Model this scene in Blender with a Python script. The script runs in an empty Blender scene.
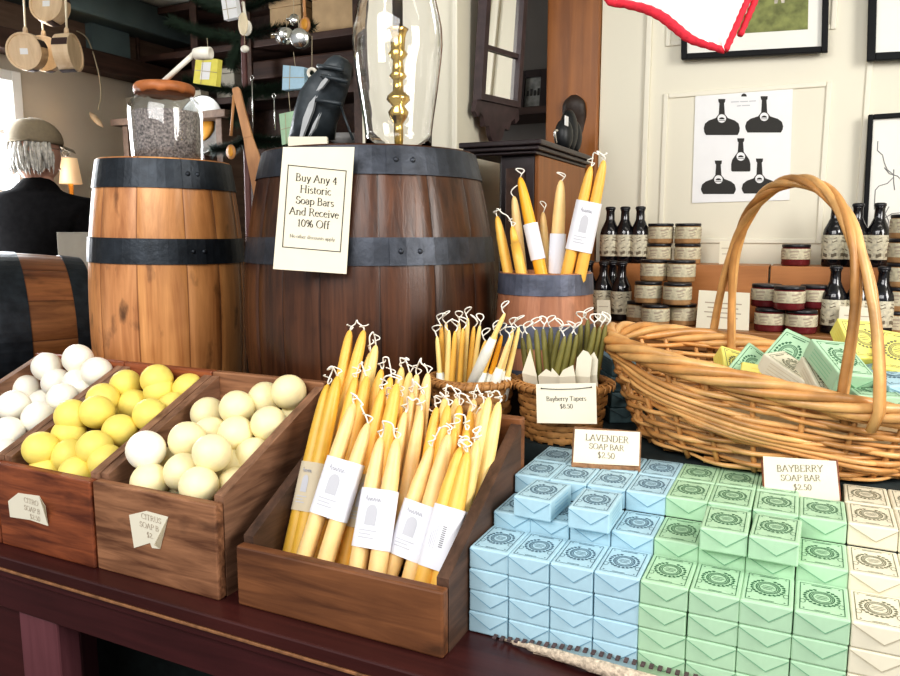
import bpy, bmesh, math, random
from mathutils import Vector, Matrix, noise
from mathutils.geometry import tessellate_polygon
V = Vector
PI = math.pi
R = math.radians
sc = bpy.context.scene
col = sc.collection
rnd = random.Random(7)

# ------------------------------------------------------------------ camera
F = 750.0
YAW, PIT = R(25.5), R(8.0)
CAM = V((0, 0, 1.334))
FW = V((-math.sin(YAW) * math.cos(PIT), math.cos(YAW) * math.cos(PIT), -math.sin(PIT)))
RT = V((math.cos(YAW), math.sin(YAW), 0))
UP = RT.cross(FW)
cd = bpy.data.cameras.new('camera')
cam = bpy.data.objects.new('camera', cd)
col.objects.link(cam)
cd.sensor_width = 36
cd.lens = F / 900 * 36
cd.clip_start = 0.02
cam.matrix_world = Matrix.Translation(CAM) @ Matrix((RT, UP, -FW)).transposed().to_4x4()
sc.camera = cam


def ray(px, py):
    return FW + RT * ((px - 450) / F) - UP * ((py - 338) / F)


def aty(px, py, y):
    d = ray(px, py)
    return CAM + d * (y / d.y)


def atx(px, py, x):
    d = ray(px, py)
    return CAM + d * (x / d.x)


def atz(px, py, z):
    d = ray(px, py)
    return CAM + d * ((z - CAM.z) / d.z)


def atd(px, py, dep):
    return CAM + ray(px, py) * dep


def atplane(px, py, p0, n):
    d = ray(px, py)
    return CAM + d * ((p0 - CAM).dot(n) / d.dot(n))


# ------------------------------------------------------------------ materials
def new_mat(name):
    m = bpy.data.materials.new(name)
    m.use_nodes = True
    nt = m.node_tree
    b = nt.nodes['Principled BSDF']
    return m, nt, b


def plain(name, c, rough=0.6, metal=0.0, var=0.08, scale=20.0, bump=0.0, bscale=None, spec=0.5, sss=0.0):
    m, nt, b = new_mat(name)
    b.inputs['Roughness'].default_value = rough
    b.inputs['Metallic'].default_value = metal
    b.inputs['Specular IOR Level'].default_value = spec
    tc = nt.nodes.new('ShaderNodeTexCoord')
    n = nt.nodes.new('ShaderNodeTexNoise')
    n.inputs['Scale'].default_value = scale
    n.inputs['Detail'].default_value = 4
    nt.links.new(tc.outputs['Object'], n.inputs['Vector'])
    r = nt.nodes.new('ShaderNodeValToRGB')
    e = r.color_ramp.elements
    e[0].position, e[1].position = 0.3, 0.7
    e[0].color = (*[x * (1 - var) for x in c], 1)
    e[1].color = (*[min(1, x * (1 + var)) for x in c], 1)
    nt.links.new(n.outputs['Fac'], r.inputs['Fac'])
    nt.links.new(r.outputs['Color'], b.inputs['Base Color'])
    if sss:
        b.inputs['Subsurface Weight'].default_value = sss
        b.inputs['Subsurface Radius'].default_value = (1.0, 0.7, 0.35)
        b.inputs['Subsurface Scale'].default_value = 0.01
    if bump:
        n2 = nt.nodes.new('ShaderNodeTexNoise')
        n2.inputs['Scale'].default_value = bscale or scale * 4
        n2.inputs['Detail'].default_value = 5
        nt.links.new(tc.outputs['Object'], n2.inputs['Vector'])
        bp = nt.nodes.new('ShaderNodeBump')
        bp.inputs['Strength'].default_value = bump
        bp.inputs['Distance'].default_value = 0.004
        nt.links.new(n2.outputs['Fac'], bp.inputs['Height'])
        nt.links.new(bp.outputs['Normal'], b.inputs['Normal'])
    return m


def wood(name, dark, light, axis='x', rough=0.55, freq=60.0, stretch=0.05, tint=False, contrast=(0.3, 0.72), spots=0.0, bump=0.25, spec=0.5):
    m, nt, b = new_mat(name)
    N, L = nt.nodes, nt.links
    b.inputs['Roughness'].default_value = rough
    b.inputs['Specular IOR Level'].default_value = spec
    tc = N.new('ShaderNodeTexCoord')
    mp = N.new('ShaderNodeMapping')
    s = [1.0, 1.0, 1.0]
    s['xyz'.index(axis)] = stretch
    mp.inputs['Scale'].default_value = s
    L.new(tc.outputs['Object'], mp.inputs['Vector'])
    n = N.new('ShaderNodeTexNoise')
    n.inputs['Scale'].default_value = freq
    n.inputs['Detail'].default_value = 6
    n.inputs['Roughness'].default_value = 0.6
    n.inputs['Distortion'].default_value = 0.6
    L.new(mp.outputs['Vector'], n.inputs['Vector'])
    n3 = N.new('ShaderNodeTexNoise')
    n3.inputs['Scale'].default_value = 5
    n3.inputs['Detail'].default_value = 3
    L.new(tc.outputs['Object'], n3.inputs['Vector'])
    add = N.new('ShaderNodeMath')
    add.operation = 'MULTIPLY_ADD'
    L.new(n3.outputs['Fac'], add.inputs[0])
    add.inputs[1].default_value = 0.5
    L.new(n.outputs['Fac'], add.inputs[2])
    sub = N.new('ShaderNodeMath')
    sub.operation = 'SUBTRACT'
    L.new(add.outputs[0], sub.inputs[0])
    sub.inputs[1].default_value = 0.25
    r = N.new('ShaderNodeValToRGB')
    e = r.color_ramp.elements
    e[0].position, e[1].position = contrast
    e[0].color = (*dark, 1)
    e[1].color = (*light, 1)
    L.new(sub.outputs[0], r.inputs['Fac'])
    out = r.outputs['Color']
    if spots:
        n4 = N.new('ShaderNodeTexNoise')
        n4.inputs['Scale'].default_value = 14
        n4.inputs['Detail'].default_value = 5
        mp4 = N.new('ShaderNodeMapping')
        s4 = [1.6, 1.6, 1.6]
        s4['xyz'.index(axis)] = 0.7
        mp4.inputs['Scale'].default_value = s4
        L.new(tc.outputs['Object'], mp4.inputs['Vector'])
        L.new(mp4.outputs['Vector'], n4.inputs['Vector'])
        r4 = N.new('ShaderNodeValToRGB')
        f = r4.color_ramp.elements
        f[0].position, f[1].position = 0.60, 0.74
        f[0].color = (1, 1, 1, 1)
        f[1].color = (1 - spots, 1 - spots, 1 - spots, 1)
        L.new(n4.outputs['Fac'], r4.inputs['Fac'])
        mx = N.new('ShaderNodeMix')
        mx.data_type = 'RGBA'
        mx.blend_type = 'MULTIPLY'
        mx.inputs['Factor'].default_value = 1
        L.new(out, mx.inputs['A'])
        L.new(r4.outputs['Color'], mx.inputs['B'])
        out = mx.outputs['Result']
    if tint:
        at = N.new('ShaderNodeAttribute')
        at.attribute_name = 'tint'
        mx = N.new('ShaderNodeMix')
        mx.data_type = 'RGBA'
        mx.blend_type = 'MULTIPLY'
        mx.inputs['Factor'].default_value = 1
        L.new(out, mx.inputs['A'])
        L.new(at.outputs['Color'], mx.inputs['B'])
        out = mx.outputs['Result']
    L.new(out, b.inputs['Base Color'])
    if bump:
        bp = N.new('ShaderNodeBump')
        bp.inputs['Strength'].default_value = bump
        bp.inputs['Distance'].default_value = 0.002
        L.new(n.outputs['Fac'], bp.inputs['Height'])
        L.new(bp.outputs['Normal'], b.inputs['Normal'])
    return m


def glass(name, c=(1, 1, 1), rough=0.0, ior=1.45):
    m, nt, b = new_mat(name)
    b.inputs['Base Color'].default_value = (*c, 1)
    b.inputs['Roughness'].default_value = rough
    b.inputs['IOR'].default_value = ior
    b.inputs['Transmission Weight'].default_value = 1.0
    return m


def emit(name, c, s):
    m, nt, b = new_mat(name)
    b.inputs['Base Color'].default_value = (*c, 1)
    b.inputs['Emission Color'].default_value = (*c, 1)
    b.inputs['Emission Strength'].default_value = s
    return m


def thin_glass(name, tint=(0.96, 0.97, 0.97)):
    m, nt, b = new_mat(name)
    N, L = nt.nodes, nt.links
    tr = N.new('ShaderNodeBsdfTransparent')
    tr.inputs['Color'].default_value = (*tint, 1)
    gl = N.new('ShaderNodeBsdfGlossy')
    gl.inputs['Roughness'].default_value = 0.02
    lw = N.new('ShaderNodeLayerWeight')
    lw.inputs['Blend'].default_value = 0.5
    pw = N.new('ShaderNodeMath')
    pw.operation = 'POWER'
    L.new(lw.outputs['Facing'], pw.inputs[0])
    pw.inputs[1].default_value = 3.0
    fr = N.new('ShaderNodeMath')
    fr.operation = 'MULTIPLY_ADD'
    L.new(pw.outputs[0], fr.inputs[0])
    fr.inputs[1].default_value = 0.55
    fr.inputs[2].default_value = 0.05
    mx = N.new('ShaderNodeMixShader')
    L.new(fr.outputs[0], mx.inputs[0])
    L.new(tr.outputs[0], mx.inputs[1])
    L.new(gl.outputs[0], mx.inputs[2])
    L.new(mx.outputs[0], N['Material Output'].inputs['Surface'])
    return m


M = {}
M['table'] = wood('table_paint', (0.030, 0.007, 0.007), (0.060, 0.015, 0.013), 'x', 0.34, 40, 0.05, bump=0.15)
M['apron'] = wood('apron_paint', (0.040, 0.009, 0.010), (0.068, 0.016, 0.017), 'x', 0.42, 40, 0.05, bump=0.15)
M['legpaint'] = wood('leg_paint', (0.11, 0.035, 0.042), (0.17, 0.06, 0.07), 'z', 0.5, 40, 0.05, bump=0.15)
M['edgewood'] = plain('worn_edge', (0.25, 0.12, 0.055), 0.5, var=0.4, scale=60)
M['crate_red'] = wood('red_brown_crate', (0.10, 0.024, 0.009), (0.34, 0.100, 0.036), 'x', 0.5, 55, 0.09, contrast=(0.34, 0.66), spots=0.4)
M['crate_grey'] = wood('weathered_crate', (0.11, 0.042, 0.018), (0.40, 0.195, 0.098), 'x', 0.6, 55, 0.09, contrast=(0.32, 0.68), spots=0.55)
M['crate_dark'] = wood('dark_candle_crate', (0.090, 0.032, 0.012), (0.26, 0.105, 0.040), 'x', 0.55, 45, 0.08, spots=0.5)
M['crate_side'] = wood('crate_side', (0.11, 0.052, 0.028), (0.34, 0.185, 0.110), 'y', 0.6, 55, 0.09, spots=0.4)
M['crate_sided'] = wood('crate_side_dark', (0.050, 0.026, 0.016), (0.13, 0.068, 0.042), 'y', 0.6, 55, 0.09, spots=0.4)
M['barrel_light'] = wood('pale_oak_staves', (0.38, 0.155, 0.050), (0.76, 0.385, 0.155), 'z', 0.38, 38, 0.07, tint=True, spots=0.75)
M['barrel_dark'] = wood('dark_oak_staves', (0.026, 0.0095, 0.0045), (0.105, 0.042, 0.019), 'z', 0.33, 60, 0.04, tint=True, spots=0.4, bump=0.5)
M['barrel_red'] = wood('reddish_oak_staves', (0.14, 0.048, 0.016), (0.38, 0.16, 0.06), 'z', 0.45, 38, 0.07, tint=True, spots=0.6)
M['hoop_keg'] = plain('keg_blue_iron', (0.11, 0.12, 0.16), 0.45, 0.4, 0.35, 25, 0.2)
M['keg_wood'] = wood('keg_staves', (0.30, 0.125, 0.065), (0.52, 0.255, 0.15), 'z', 0.45, 45, 0.07, tint=True, spots=0.35)
M['hoop'] = plain('blackened_iron', (0.030, 0.036, 0.044), 0.42, 0.55, 0.35, 30, 0.2)
M['hoop_blue'] = plain('grey_blue_iron', (0.050, 0.056, 0.070), 0.42, 0.5, 0.35, 25, 0.2)
M['cream'] = plain('cream_wall_paint', (0.77, 0.73, 0.60), 0.55, var=0.02, scale=3)
M['creamtrim'] = plain('cream_trim_paint', (0.80, 0.76, 0.635), 0.5, var=0.02, scale=3)
M['whitewall'] = plain('white_plaster', (0.85, 0.84, 0.80), 0.7, var=0.03, scale=6)
M['greywall'] = plain('warm_grey_plaster', (0.52, 0.46, 0.37), 0.8, var=0.07, scale=2.5)
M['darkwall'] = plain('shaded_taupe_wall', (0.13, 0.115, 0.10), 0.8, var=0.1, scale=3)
M['ceil'] = plain('grey_green_ceiling', (0.50, 0.50, 0.44), 0.8, var=0.06, scale=4)
M['teal'] = plain('blue_green_paint', (0.11, 0.15, 0.15), 0.6, var=0.1, scale=8)
M['floor'] = wood('floor_boards', (0.03, 0.018, 0.012), (0.09, 0.055, 0.035), 'y', 0.5, 30, 0.05)
M['beam'] = wood('dark_beam', (0.035, 0.017, 0.011), (0.085, 0.042, 0.028), 'y', 0.6, 30, 0.06)
M['beamx'] = wood('dark_shelf', (0.028, 0.013, 0.009), (0.085, 0.040, 0.026), 'x', 0.6, 30, 0.06)
M['brownboard'] = wood('brown_board', (0.10, 0.06, 0.04), (0.19, 0.12, 0.08), 'y', 0.65, 30, 0.06)
M['post'] = wood('honey_pine', (0.20, 0.066, 0.011), (0.38, 0.140, 0.028), 'z', 0.4, 30, 0.05, contrast=(0.25, 0.8))
M['honeyx'] = wood('honey_pine_shelf', (0.20, 0.085, 0.028), (0.42, 0.20, 0.075), 'x', 0.4, 35, 0.05)
M['tier'] = wood('orange_pine_riser', (0.32, 0.125, 0.038), (0.50, 0.215, 0.072), 'x', 0.45, 25, 0.06)
M['blackwood'] = plain('black_cornice', (0.028, 0.017, 0.018), 0.35, var=0.2, scale=20)
M['mirrorframe'] = plain('dark_mahogany', (0.045, 0.026, 0.028), 0.35, var=0.3, scale=30)
M['mirror'] = plain('mirror_glass', (0.9, 0.9, 0.88), 0.02, 1.0, 0.0)
M['blackframe'] = plain('black_frame', (0.006, 0.0065, 0.0075), 0.55, var=0.2, spec=0.2)
M['mat'] = plain('white_mat_board', (0.84, 0.83, 0.77), 0.8, var=0.01)
M['paper'] = plain('white_paper', (0.86, 0.86, 0.86), 0.8, var=0.015)
M['creampaper'] = plain('cream_card', (0.74, 0.69, 0.55), 0.75, var=0.02, scale=30)
M['labelpaper'] = plain('lilac_white_label', (0.76, 0.76, 0.80), 0.7, var=0.02, scale=40)
M['beigelabel'] = plain('beige_label', (0.58, 0.50, 0.36), 0.75, var=0.03, scale=40)
M['ink'] = plain('black_ink', (0.03, 0.028, 0.025), 0.7, var=0.0)
M['paleink'] = plain('pale_grey_ink', (0.52, 0.52, 0.55), 0.8, var=0.0)
M['greyink'] = plain('grey_ink', (0.24, 0.24, 0.24), 0.8, var=0.0)
M['brownink'] = plain('faded_brown_ink', (0.42, 0.34, 0.26), 0.8, var=0.0)
M['white_soap'] = plain('white_soap', (0.90, 0.86, 0.74), 0.5, var=0.03, scale=60, bump=0.12, bscale=220, sss=0.12)
M['yellow_soap'] = plain('yellow_soap', (0.84, 0.68, 0.165), 0.55, var=0.05, scale=60, bump=0.12, bscale=220, sss=0.12)
M['cream_soap'] = plain('cream_soap', (0.87, 0.77, 0.46), 0.5, var=0.04, scale=60, bump=0.12, bscale=220, sss=0.12)
M['beeswax'] = plain('beeswax', (0.82, 0.475, 0.095), 0.42, var=0.07, scale=45, sss=0.2)
M['palewax'] = plain('pale_beeswax', (0.86, 0.60, 0.27), 0.42, var=0.07, scale=45, sss=0.2)
M['lemonwax'] = plain('lemon_wax', (0.88, 0.66, 0.26), 0.42, var=0.06, scale=45, sss=0.2)
M['darkwax'] = plain('golden_wax', (0.68, 0.41, 0.06), 0.4, var=0.07, scale=45, sss=0.2)
M['amberwax'] = plain('amber_wax', (0.85, 0.42, 0.03), 0.42, var=0.05, scale=45, sss=0.2)
M['olivewax'] = plain('bayberry_wax', (0.19, 0.17, 0.045), 0.5, var=0.12, scale=45, sss=0.1)
M['wick'] = plain('white_wick', (0.85, 0.82, 0.74), 0.9, var=0.04)
M['wrap'] = plain('waxed_tissue', (0.72, 0.71, 0.63), 0.6, var=0.06, scale=50)
M['splint'] = wood('splint_weave', (0.24, 0.105, 0.030), (0.50, 0.255, 0.085), 'x', 0.6, 60, 0.3, contrast=(0.25, 0.75))
M['wicker'] = plain('willow_wicker', (0.50, 0.250, 0.085), 0.38, var=0.38, scale=16, bump=0.15, bscale=120)
M['wicker_pale'] = plain('pale_willow', (0.62, 0.35, 0.135), 0.36, var=0.3, scale=18, bump=0.15, bscale=120)
M['brass'] = plain('polished_brass', (0.75, 0.52, 0.16), 0.2, 1.0, 0.1)
M['glass'] = glass('clear_glass')
M['jarglass'] = thin_glass('thin_jar_glass')
M['lavender'] = plain('dried_lavender', (0.30, 0.25, 0.23), 0.9, var=0.75, scale=190, bump=0.8, bscale=220)
M['corklid'] = plain('orange_leather_cover', (0.42, 0.145, 0.045), 0.5, var=0.3, scale=30, bump=0.2)
M['whitewood'] = plain('whitewashed_scoop', (0.78, 0.74, 0.64), 0.5, var=0.04)
M['blackcloth'] = plain('dark_green_cloth', (0.020, 0.030, 0.030), 0.85, var=0.3, scale=40)
M['coat'] = plain('black_wool_coat', (0.008, 0.0075, 0.008), 0.95, var=0.3, scale=40, spec=0.1)
M['skin'] = plain('skin', (0.62, 0.36, 0.27), 0.5, var=0.06, scale=30, sss=0.1)
M['hair'] = plain('grey_hair', (0.50, 0.48, 0.44), 0.7, var=0.35, scale=60, bump=0.5, bscale=120)
M['cap'] = plain('khaki_cap', (0.25, 0.205, 0.14), 0.8, var=0.06, scale=80)
M['trousers'] = plain('dark_trousers', (0.03, 0.032, 0.04), 0.8, var=0.1)
M['cupwood'] = wood('pale_turned_wood', (0.60, 0.42, 0.25), (0.80, 0.62, 0.42), 'z', 0.5, 30, 0.2)
M['cupband'] = plain('dark_leather_band', (0.045, 0.022, 0.018), 0.6, var=0.2)
M['strap'] = plain('cream_strap', (0.70, 0.60, 0.42), 0.7, var=0.08)
M['spoonwood'] = wood('cherry_spoon', (0.34, 0.155, 0.055), (0.54, 0.27, 0.11), 'z', 0.5, 40, 0.06)
M['tin'] = plain('bright_tin', (0.75, 0.75, 0.72), 0.22, 1.0, 0.1, 30)
M['pewter'] = plain('dull_pewter', (0.30, 0.29, 0.27), 0.45, 0.8, 0.2, 20)
M['needle'] = plain('fir_needles', (0.020, 0.040, 0.022), 0.7, var=0.4, scale=50)
M['redpole'] = plain('maroon_pole', (0.13, 0.05, 0.045), 0.5, var=0.2)
M['yellowpaper'] = plain('yellow_wrapper', (0.80, 0.72, 0.14), 0.6, var=0.05, scale=60)
M['bluepaper'] = plain('blue_wrapper', (0.40, 0.58, 0.70), 0.6, var=0.05, scale=60)
M['mintpaper'] = plain('mint_wrapper', (0.42, 0.62, 0.42), 0.6, var=0.05, scale=60)
M['soapblue'] = plain('pale_blue_wrapper', (0.415, 0.605, 0.690), 0.5, var=0.05, scale=45)
M['soapgreen'] = plain('mint_green_wrapper', (0.425, 0.63, 0.425), 0.5, var=0.05, scale=45)
M['soapcream'] = plain('ivory_wrapper', (0.74, 0.69, 0.535), 0.5, var=0.04, scale=45)
M['soapyellow'] = plain('lemon_wrapper', (0.84, 0.76, 0.20), 0.5, var=0.05, scale=45)
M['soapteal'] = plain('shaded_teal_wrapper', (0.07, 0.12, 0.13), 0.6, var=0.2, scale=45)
M['inkblue'] = plain('navy_print', (0.055, 0.115, 0.17), 0.6, var=0.0)
M['inkgreen'] = plain('dark_green_print', (0.045, 0.14, 0.07), 0.6, var=0.0)
M['inkolive'] = plain('olive_print', (0.16, 0.16, 0.10), 0.6, var=0.0)
M['bottle'] = plain('black_brown_glass', (0.008, 0.008, 0.011), 0.08, var=0.0, spec=0.8)
M['botlabel'] = plain('sepia_bottle_label', (0.58, 0.54, 0.41), 0.6, var=0.28, scale=110)
M['sepia'] = plain('sepia_ink', (0.17, 0.14, 0.095), 0.7, var=0.1)
M['jarfill'] = plain('tan_jar_contents', (0.42, 0.25, 0.12), 0.25, var=0.2, scale=60)
M['jarred'] = plain('red_jar_contents', (0.15, 0.022, 0.026), 0.2, var=0.2, scale=60)
M['jarlabel'] = plain('parchment_jar_label', (0.58, 0.53, 0.38), 0.6, var=0.2, scale=120)
M['lid'] = plain('black_lid', (0.016, 0.016, 0.020), 0.35, var=0.1)
M['linen'] = plain('white_linen', (0.86, 0.84, 0.78), 0.85, var=0.02, scale=80, bump=0.2, bscale=500)
M['redhem'] = plain('red_hem', (0.60, 0.02, 0.04), 0.8, var=0.2, scale=150, bump=0.3)
M['matweave'] = plain('tan_woven_mat', (0.56, 0.46, 0.35), 0.9, var=0.35, scale=180, bump=0.8, bscale=260)
M['matdark'] = plain('dark_mat_stitch', (0.09, 0.06, 0.06), 0.9, var=0.3, scale=120)
M['cardbox'] = plain('grey_cardboard', (0.38, 0.35, 0.29), 0.8, var=0.05)
M['tanbox'] = plain('tan_box', (0.46, 0.32, 0.18), 0.8, var=0.12, scale=12)
M['greybowl'] = plain('grey_pottery', (0.42, 0.41, 0.40), 0.5, var=0.1)
M['slate'] = plain('slate_leather', (0.045, 0.055, 0.062), 0.42, var=0.4, scale=26, bump=0.5, bscale=40)
M['silver'] = plain('silvered_lining', (0.48, 0.49, 0.49), 0.4, var=0.15)
M['blackleather'] = plain('black_leather', (0.012, 0.014, 0.016), 0.4, var=0.3, bump=0.3)
M['darkbronze'] = plain('dark_brown_leather', (0.035, 0.022, 0.016), 0.5, var=0.3, bump=0.3)
M['bark'] = plain('bark_slab', (0.26, 0.14, 0.07), 0.8, var=0.4, scale=60, bump=0.6)
M['green_paint'] = plain('painting_lawn', (0.20, 0.22, 0.075), 0.7, var=0.35, scale=40)
M['tree_paint'] = plain('painting_trees', (0.10, 0.11, 0.075), 0.7, var=0.6, scale=45)
M['figure_paint'] = plain('painting_figures', (0.50, 0.46, 0.40), 0.7, var=0.3, scale=60)
M['photo_grey'] = plain('old_photograph', (0.25, 0.25, 0.23), 0.6, var=0.4, scale=40)
M['lampshade'] = emit('glowing_lamp_shade', (0.75, 0.52, 0.30), 0.35)
M['windowglow'] = emit('bright_daylight', (0.93, 0.96, 1.0), 5.0)
M['cording'] = plain('beige_cord', (0.45, 0.38, 0.26), 0.8, var=0.1)
M['orange_thing'] = plain('orange_enamel', (0.60, 0.28, 0.03), 0.4, var=0.2)


# ------------------------------------------------------------------ mesh builder
def frame_from(d):
    d = d.normalized()
    a = V((0, 0, 1)) if abs(d.z) < 0.9 else V((1, 0, 0))
    u = a.cross(d).normalized()
    return u, d.cross(u).normalized(), d


class MB:
    def __init__(s):
        s.v, s.f, s.m, s.s, s.t = [], [], [], [], []
        s.tint = None

    def add(s, vs, fs, mat=0, smooth=False, xf=None, tints=None):
        o = len(s.v)
        s.v += [V(xf @ V(p)) if xf else V(p) for p in vs]
        for i, f in enumerate(fs):
            s.f.append([o + k for k in f])
            s.m.append(mat)
            s.s.append(smooth)
            s.t.append(tints[i] if tints else (1, 1, 1))
        return s

    def box(s, lo, hi, mat=0, bev=0.0, xf=None):
        lo, hi = V(lo), V(hi)
        if bev <= 0:
            vs = [(x, y, z) for z in (lo.z, hi.z) for y in (lo.y, hi.y) for x in (lo.x, hi.x)]
            fs = [(0, 2, 3, 1), (4, 5, 7, 6), (0, 1, 5, 4), (2, 6, 7, 3), (0, 4, 6, 2), (1, 3, 7, 5)]
            return s.add(vs, fs, mat, False, xf)
        b = bmesh.new()
        bmesh.ops.create_cube(b, size=1)
        for v in b.verts:
            v.co = V((lo[i] + (v.co[i] + 0.5) * (hi[i] - lo[i]) for i in range(3)))
        bmesh.ops.bevel(b, geom=b.edges[:], offset=bev, segments=2, affect='EDGES', profile=0.5)
        s.bm(b, mat, False, xf)
        return s

    def bm(s, b, mat=0, smooth=False, xf=None):
        b.verts.ensure_lookup_table()
        b.verts.index_update()
        s.add([v.co.copy() for v in b.verts], [[v.index for v in f.verts] for f in b.faces], mat, smooth, xf)
        b.free()
        return s

    def prism(s, poly, h, mat=0, xf=None, z0=0.0):
        n = len(poly)
        vs = [(x, y, z0) for x, y in poly] + [(x, y, z0 + h) for x, y in poly]
        fs = [list(range(n))[::-1], list(range(n, 2 * n))] + [(i, (i + 1) % n, n + (i + 1) % n, n + i) for i in range(n)]
        return s.add(vs, fs, mat, False, xf)

    def quad(s, a, b, c, d, mat=0):
        return s.add([a, b, c, d], [(0, 1, 2, 3)], mat)

    def lathe(s, prof, seg=24, mat=0, xf=None, smooth=True, sx=1.0, sy=1.0):
        vs, fs = [], []
        n = len(prof)
        for r, z in prof:
            for k in range(seg):
                a = 2 * PI * k / seg
                vs.append((r * math.cos(a) * sx, r * math.sin(a) * sy, z))
        for i in range(n - 1):
            for k in range(seg):
                k2 = (k + 1) % seg
                fs.append((i * seg + k, i * seg + k2, (i + 1) * seg + k2, (i + 1) * seg + k))
        if prof[0][0] > 1e-6:
            fs.append(list(range(seg))[::-1])
        if prof[-1][0] > 1e-6:
            fs.append([(n - 1) * seg + k for k in range(seg)])
        return s.add(vs, fs, mat, smooth, xf)

    def tube(s, pts, r, seg=6, mat=0, closed=False, flat=1.0, up=None):
        pts = [V(p) for p in pts]
        n = len(pts)
        vs, fs = [], []
        u = None
        for i, p in enumerate(pts):
            if closed:
                d = pts[(i + 1) % n] - pts[i - 1]
            else:
                d = pts[min(i + 1, n - 1)] - pts[max(i - 1, 0)]
            if d.length < 1e-9:
                d = V((0, 0, 1))
            d.normalize()
            if up is not None:
                u = V(up).cross(d)
                u.normalize()
            elif u is None:
                u = frame_from(d)[0]
            else:
                u = (u - d * u.dot(d)).normalized()
            w = d.cross(u)
            rr = r[i] if isinstance(r, (list, tuple)) else r
            for k in range(seg):
                a = 2 * PI * k / seg
                vs.append(p + u * (math.cos(a) * rr * flat) + w * (math.sin(a) * rr))
        for i in range(n if closed else n - 1):
            j = (i + 1) % n
            for k in range(seg):
                k2 = (k + 1) % seg
                fs.append((i * seg + k, i * seg + k2, j * seg + k2, j * seg + k))
        if not closed:
            fs.append(list(range(seg))[::-1])
            fs.append([(n - 1) * seg + k for k in range(seg)])
        return s.add(vs, fs, mat, True)

    def sphere(s, c, r, mat=0, seg=20, rings=12, sc=(1, 1, 1), xf=None):
        vs, fs = [V((0, 0, -1))], []
        for i in range(1, rings):
            t = -PI / 2 + PI * i / rings
            for k in range(seg):
                a = 2 * PI * k / seg
                vs.append(V((math.cos(t) * math.cos(a), math.cos(t) * math.sin(a), math.sin(t))))
        vs.append(V((0, 0, 1)))
        for k in range(seg):
            fs.append((0, 1 + (k + 1) % seg, 1 + k))
            fs.append((len(vs) - 1, 1 + (rings - 2) * seg + k, 1 + (rings - 2) * seg + (k + 1) % seg))
        for i in range(rings - 2):
            for k in range(seg):
                k2 = (k + 1) % seg
                fs.append((1 + i * seg + k, 1 + i * seg + k2, 1 + (i + 1) * seg + k2, 1 + (i + 1) * seg + k))
        c = V(c)
        vs = [V((p.x * r * sc[0], p.y * r * sc[1], p.z * r * sc[2])) for p in vs]
        if xf:
            vs = [xf @ p for p in vs]
        return s.add([c + p for p in vs], fs, mat, True)

    def grid(s, fn, nu, nv, mat=0, smooth=True, double=False):
        vs = [fn(i / nu, j / nv) for j in range(nv + 1) for i in range(nu + 1)]
        fs = [(j * (nu + 1) + i, j * (nu + 1) + i + 1, (j + 1) * (nu + 1) + i + 1, (j + 1) * (nu + 1) + i) for j in range(nv) for i in range(nu)]
        return s.add(vs, fs, mat, smooth)

    def poly(s, pts, mat=0):
        tr = tessellate_polygon([[V(p) for p in pts]])
        n = (V(pts[1]) - V(pts[0])).cross(V(pts[2]) - V(pts[1]))
        return s.add(pts, [tuple(t_) for t_ in tr], mat)

    def text(s, body, size, xf, mat=0, align='CENTER', cond=1.0, bold=0.0):
        vs, fs = text_mesh(body, bold, align)
        return s.add([(x * size * cond, y * size, z) for x, y, z in vs], fs, mat, False, xf)

    def build(s, name, mats, parent=None, origin=None):
        me = bpy.data.meshes.new(name)
        if parent is not None:
            inv = ROOTS[parent.name].inverted()
        elif origin is not None:
            inv = origin.inverted() if isinstance(origin, Matrix) else Matrix.Translation(-V(origin))
        else:
            inv = None
        vs = [inv @ p for p in s.v] if inv else s.v
        me.from_pydata([tuple(p) for p in vs], [], s.f)
        if not isinstance(mats, (list, tuple)):
            mats = [mats]
        for m in mats:
            me.materials.append(M[m] if isinstance(m, str) else m)
        me.polygons.foreach_set('material_index', s.m)
        me.polygons.foreach_set('use_smooth', s.s)
        if any(t != (1, 1, 1) for t in s.t):
            ca = me.color_attributes.new('tint', 'FLOAT_COLOR', 'CORNER')
            dat = []
            for f, t in zip(s.f, s.t):
                dat += [t[0], t[1], t[2], 1.0] * len(f)
            ca.data.foreach_set('color', dat)
        me.update()
        o = bpy.data.objects.new(name, me)
        col.objects.link(o)
        if parent is not None:
            o.parent = parent
            ROOTS[o.name] = ROOTS[parent.name]
        else:
            mt = Matrix.Identity(4)
            if origin is not None:
                mt = origin.copy() if isinstance(origin, Matrix) else Matrix.Translation(V(origin))
            o.matrix_world = mt
            ROOTS[o.name] = mt
        return o


ROOTS = {}
# old-style serif lettering drawn with a broad-nib pen: every stroke is a ribbon whose width follows its direction
def _a(cx, cy, rx, ry, a0, a1, n=10):
    return [(cx + rx * math.cos(R(a0 + (a1 - a0) * i / n)), cy + ry * math.sin(R(a0 + (a1 - a0) * i / n))) for i in range(n + 1)]


def _s(x, y, w=0.085):
    return [(x - w, y), (x + w, y)]


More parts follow.
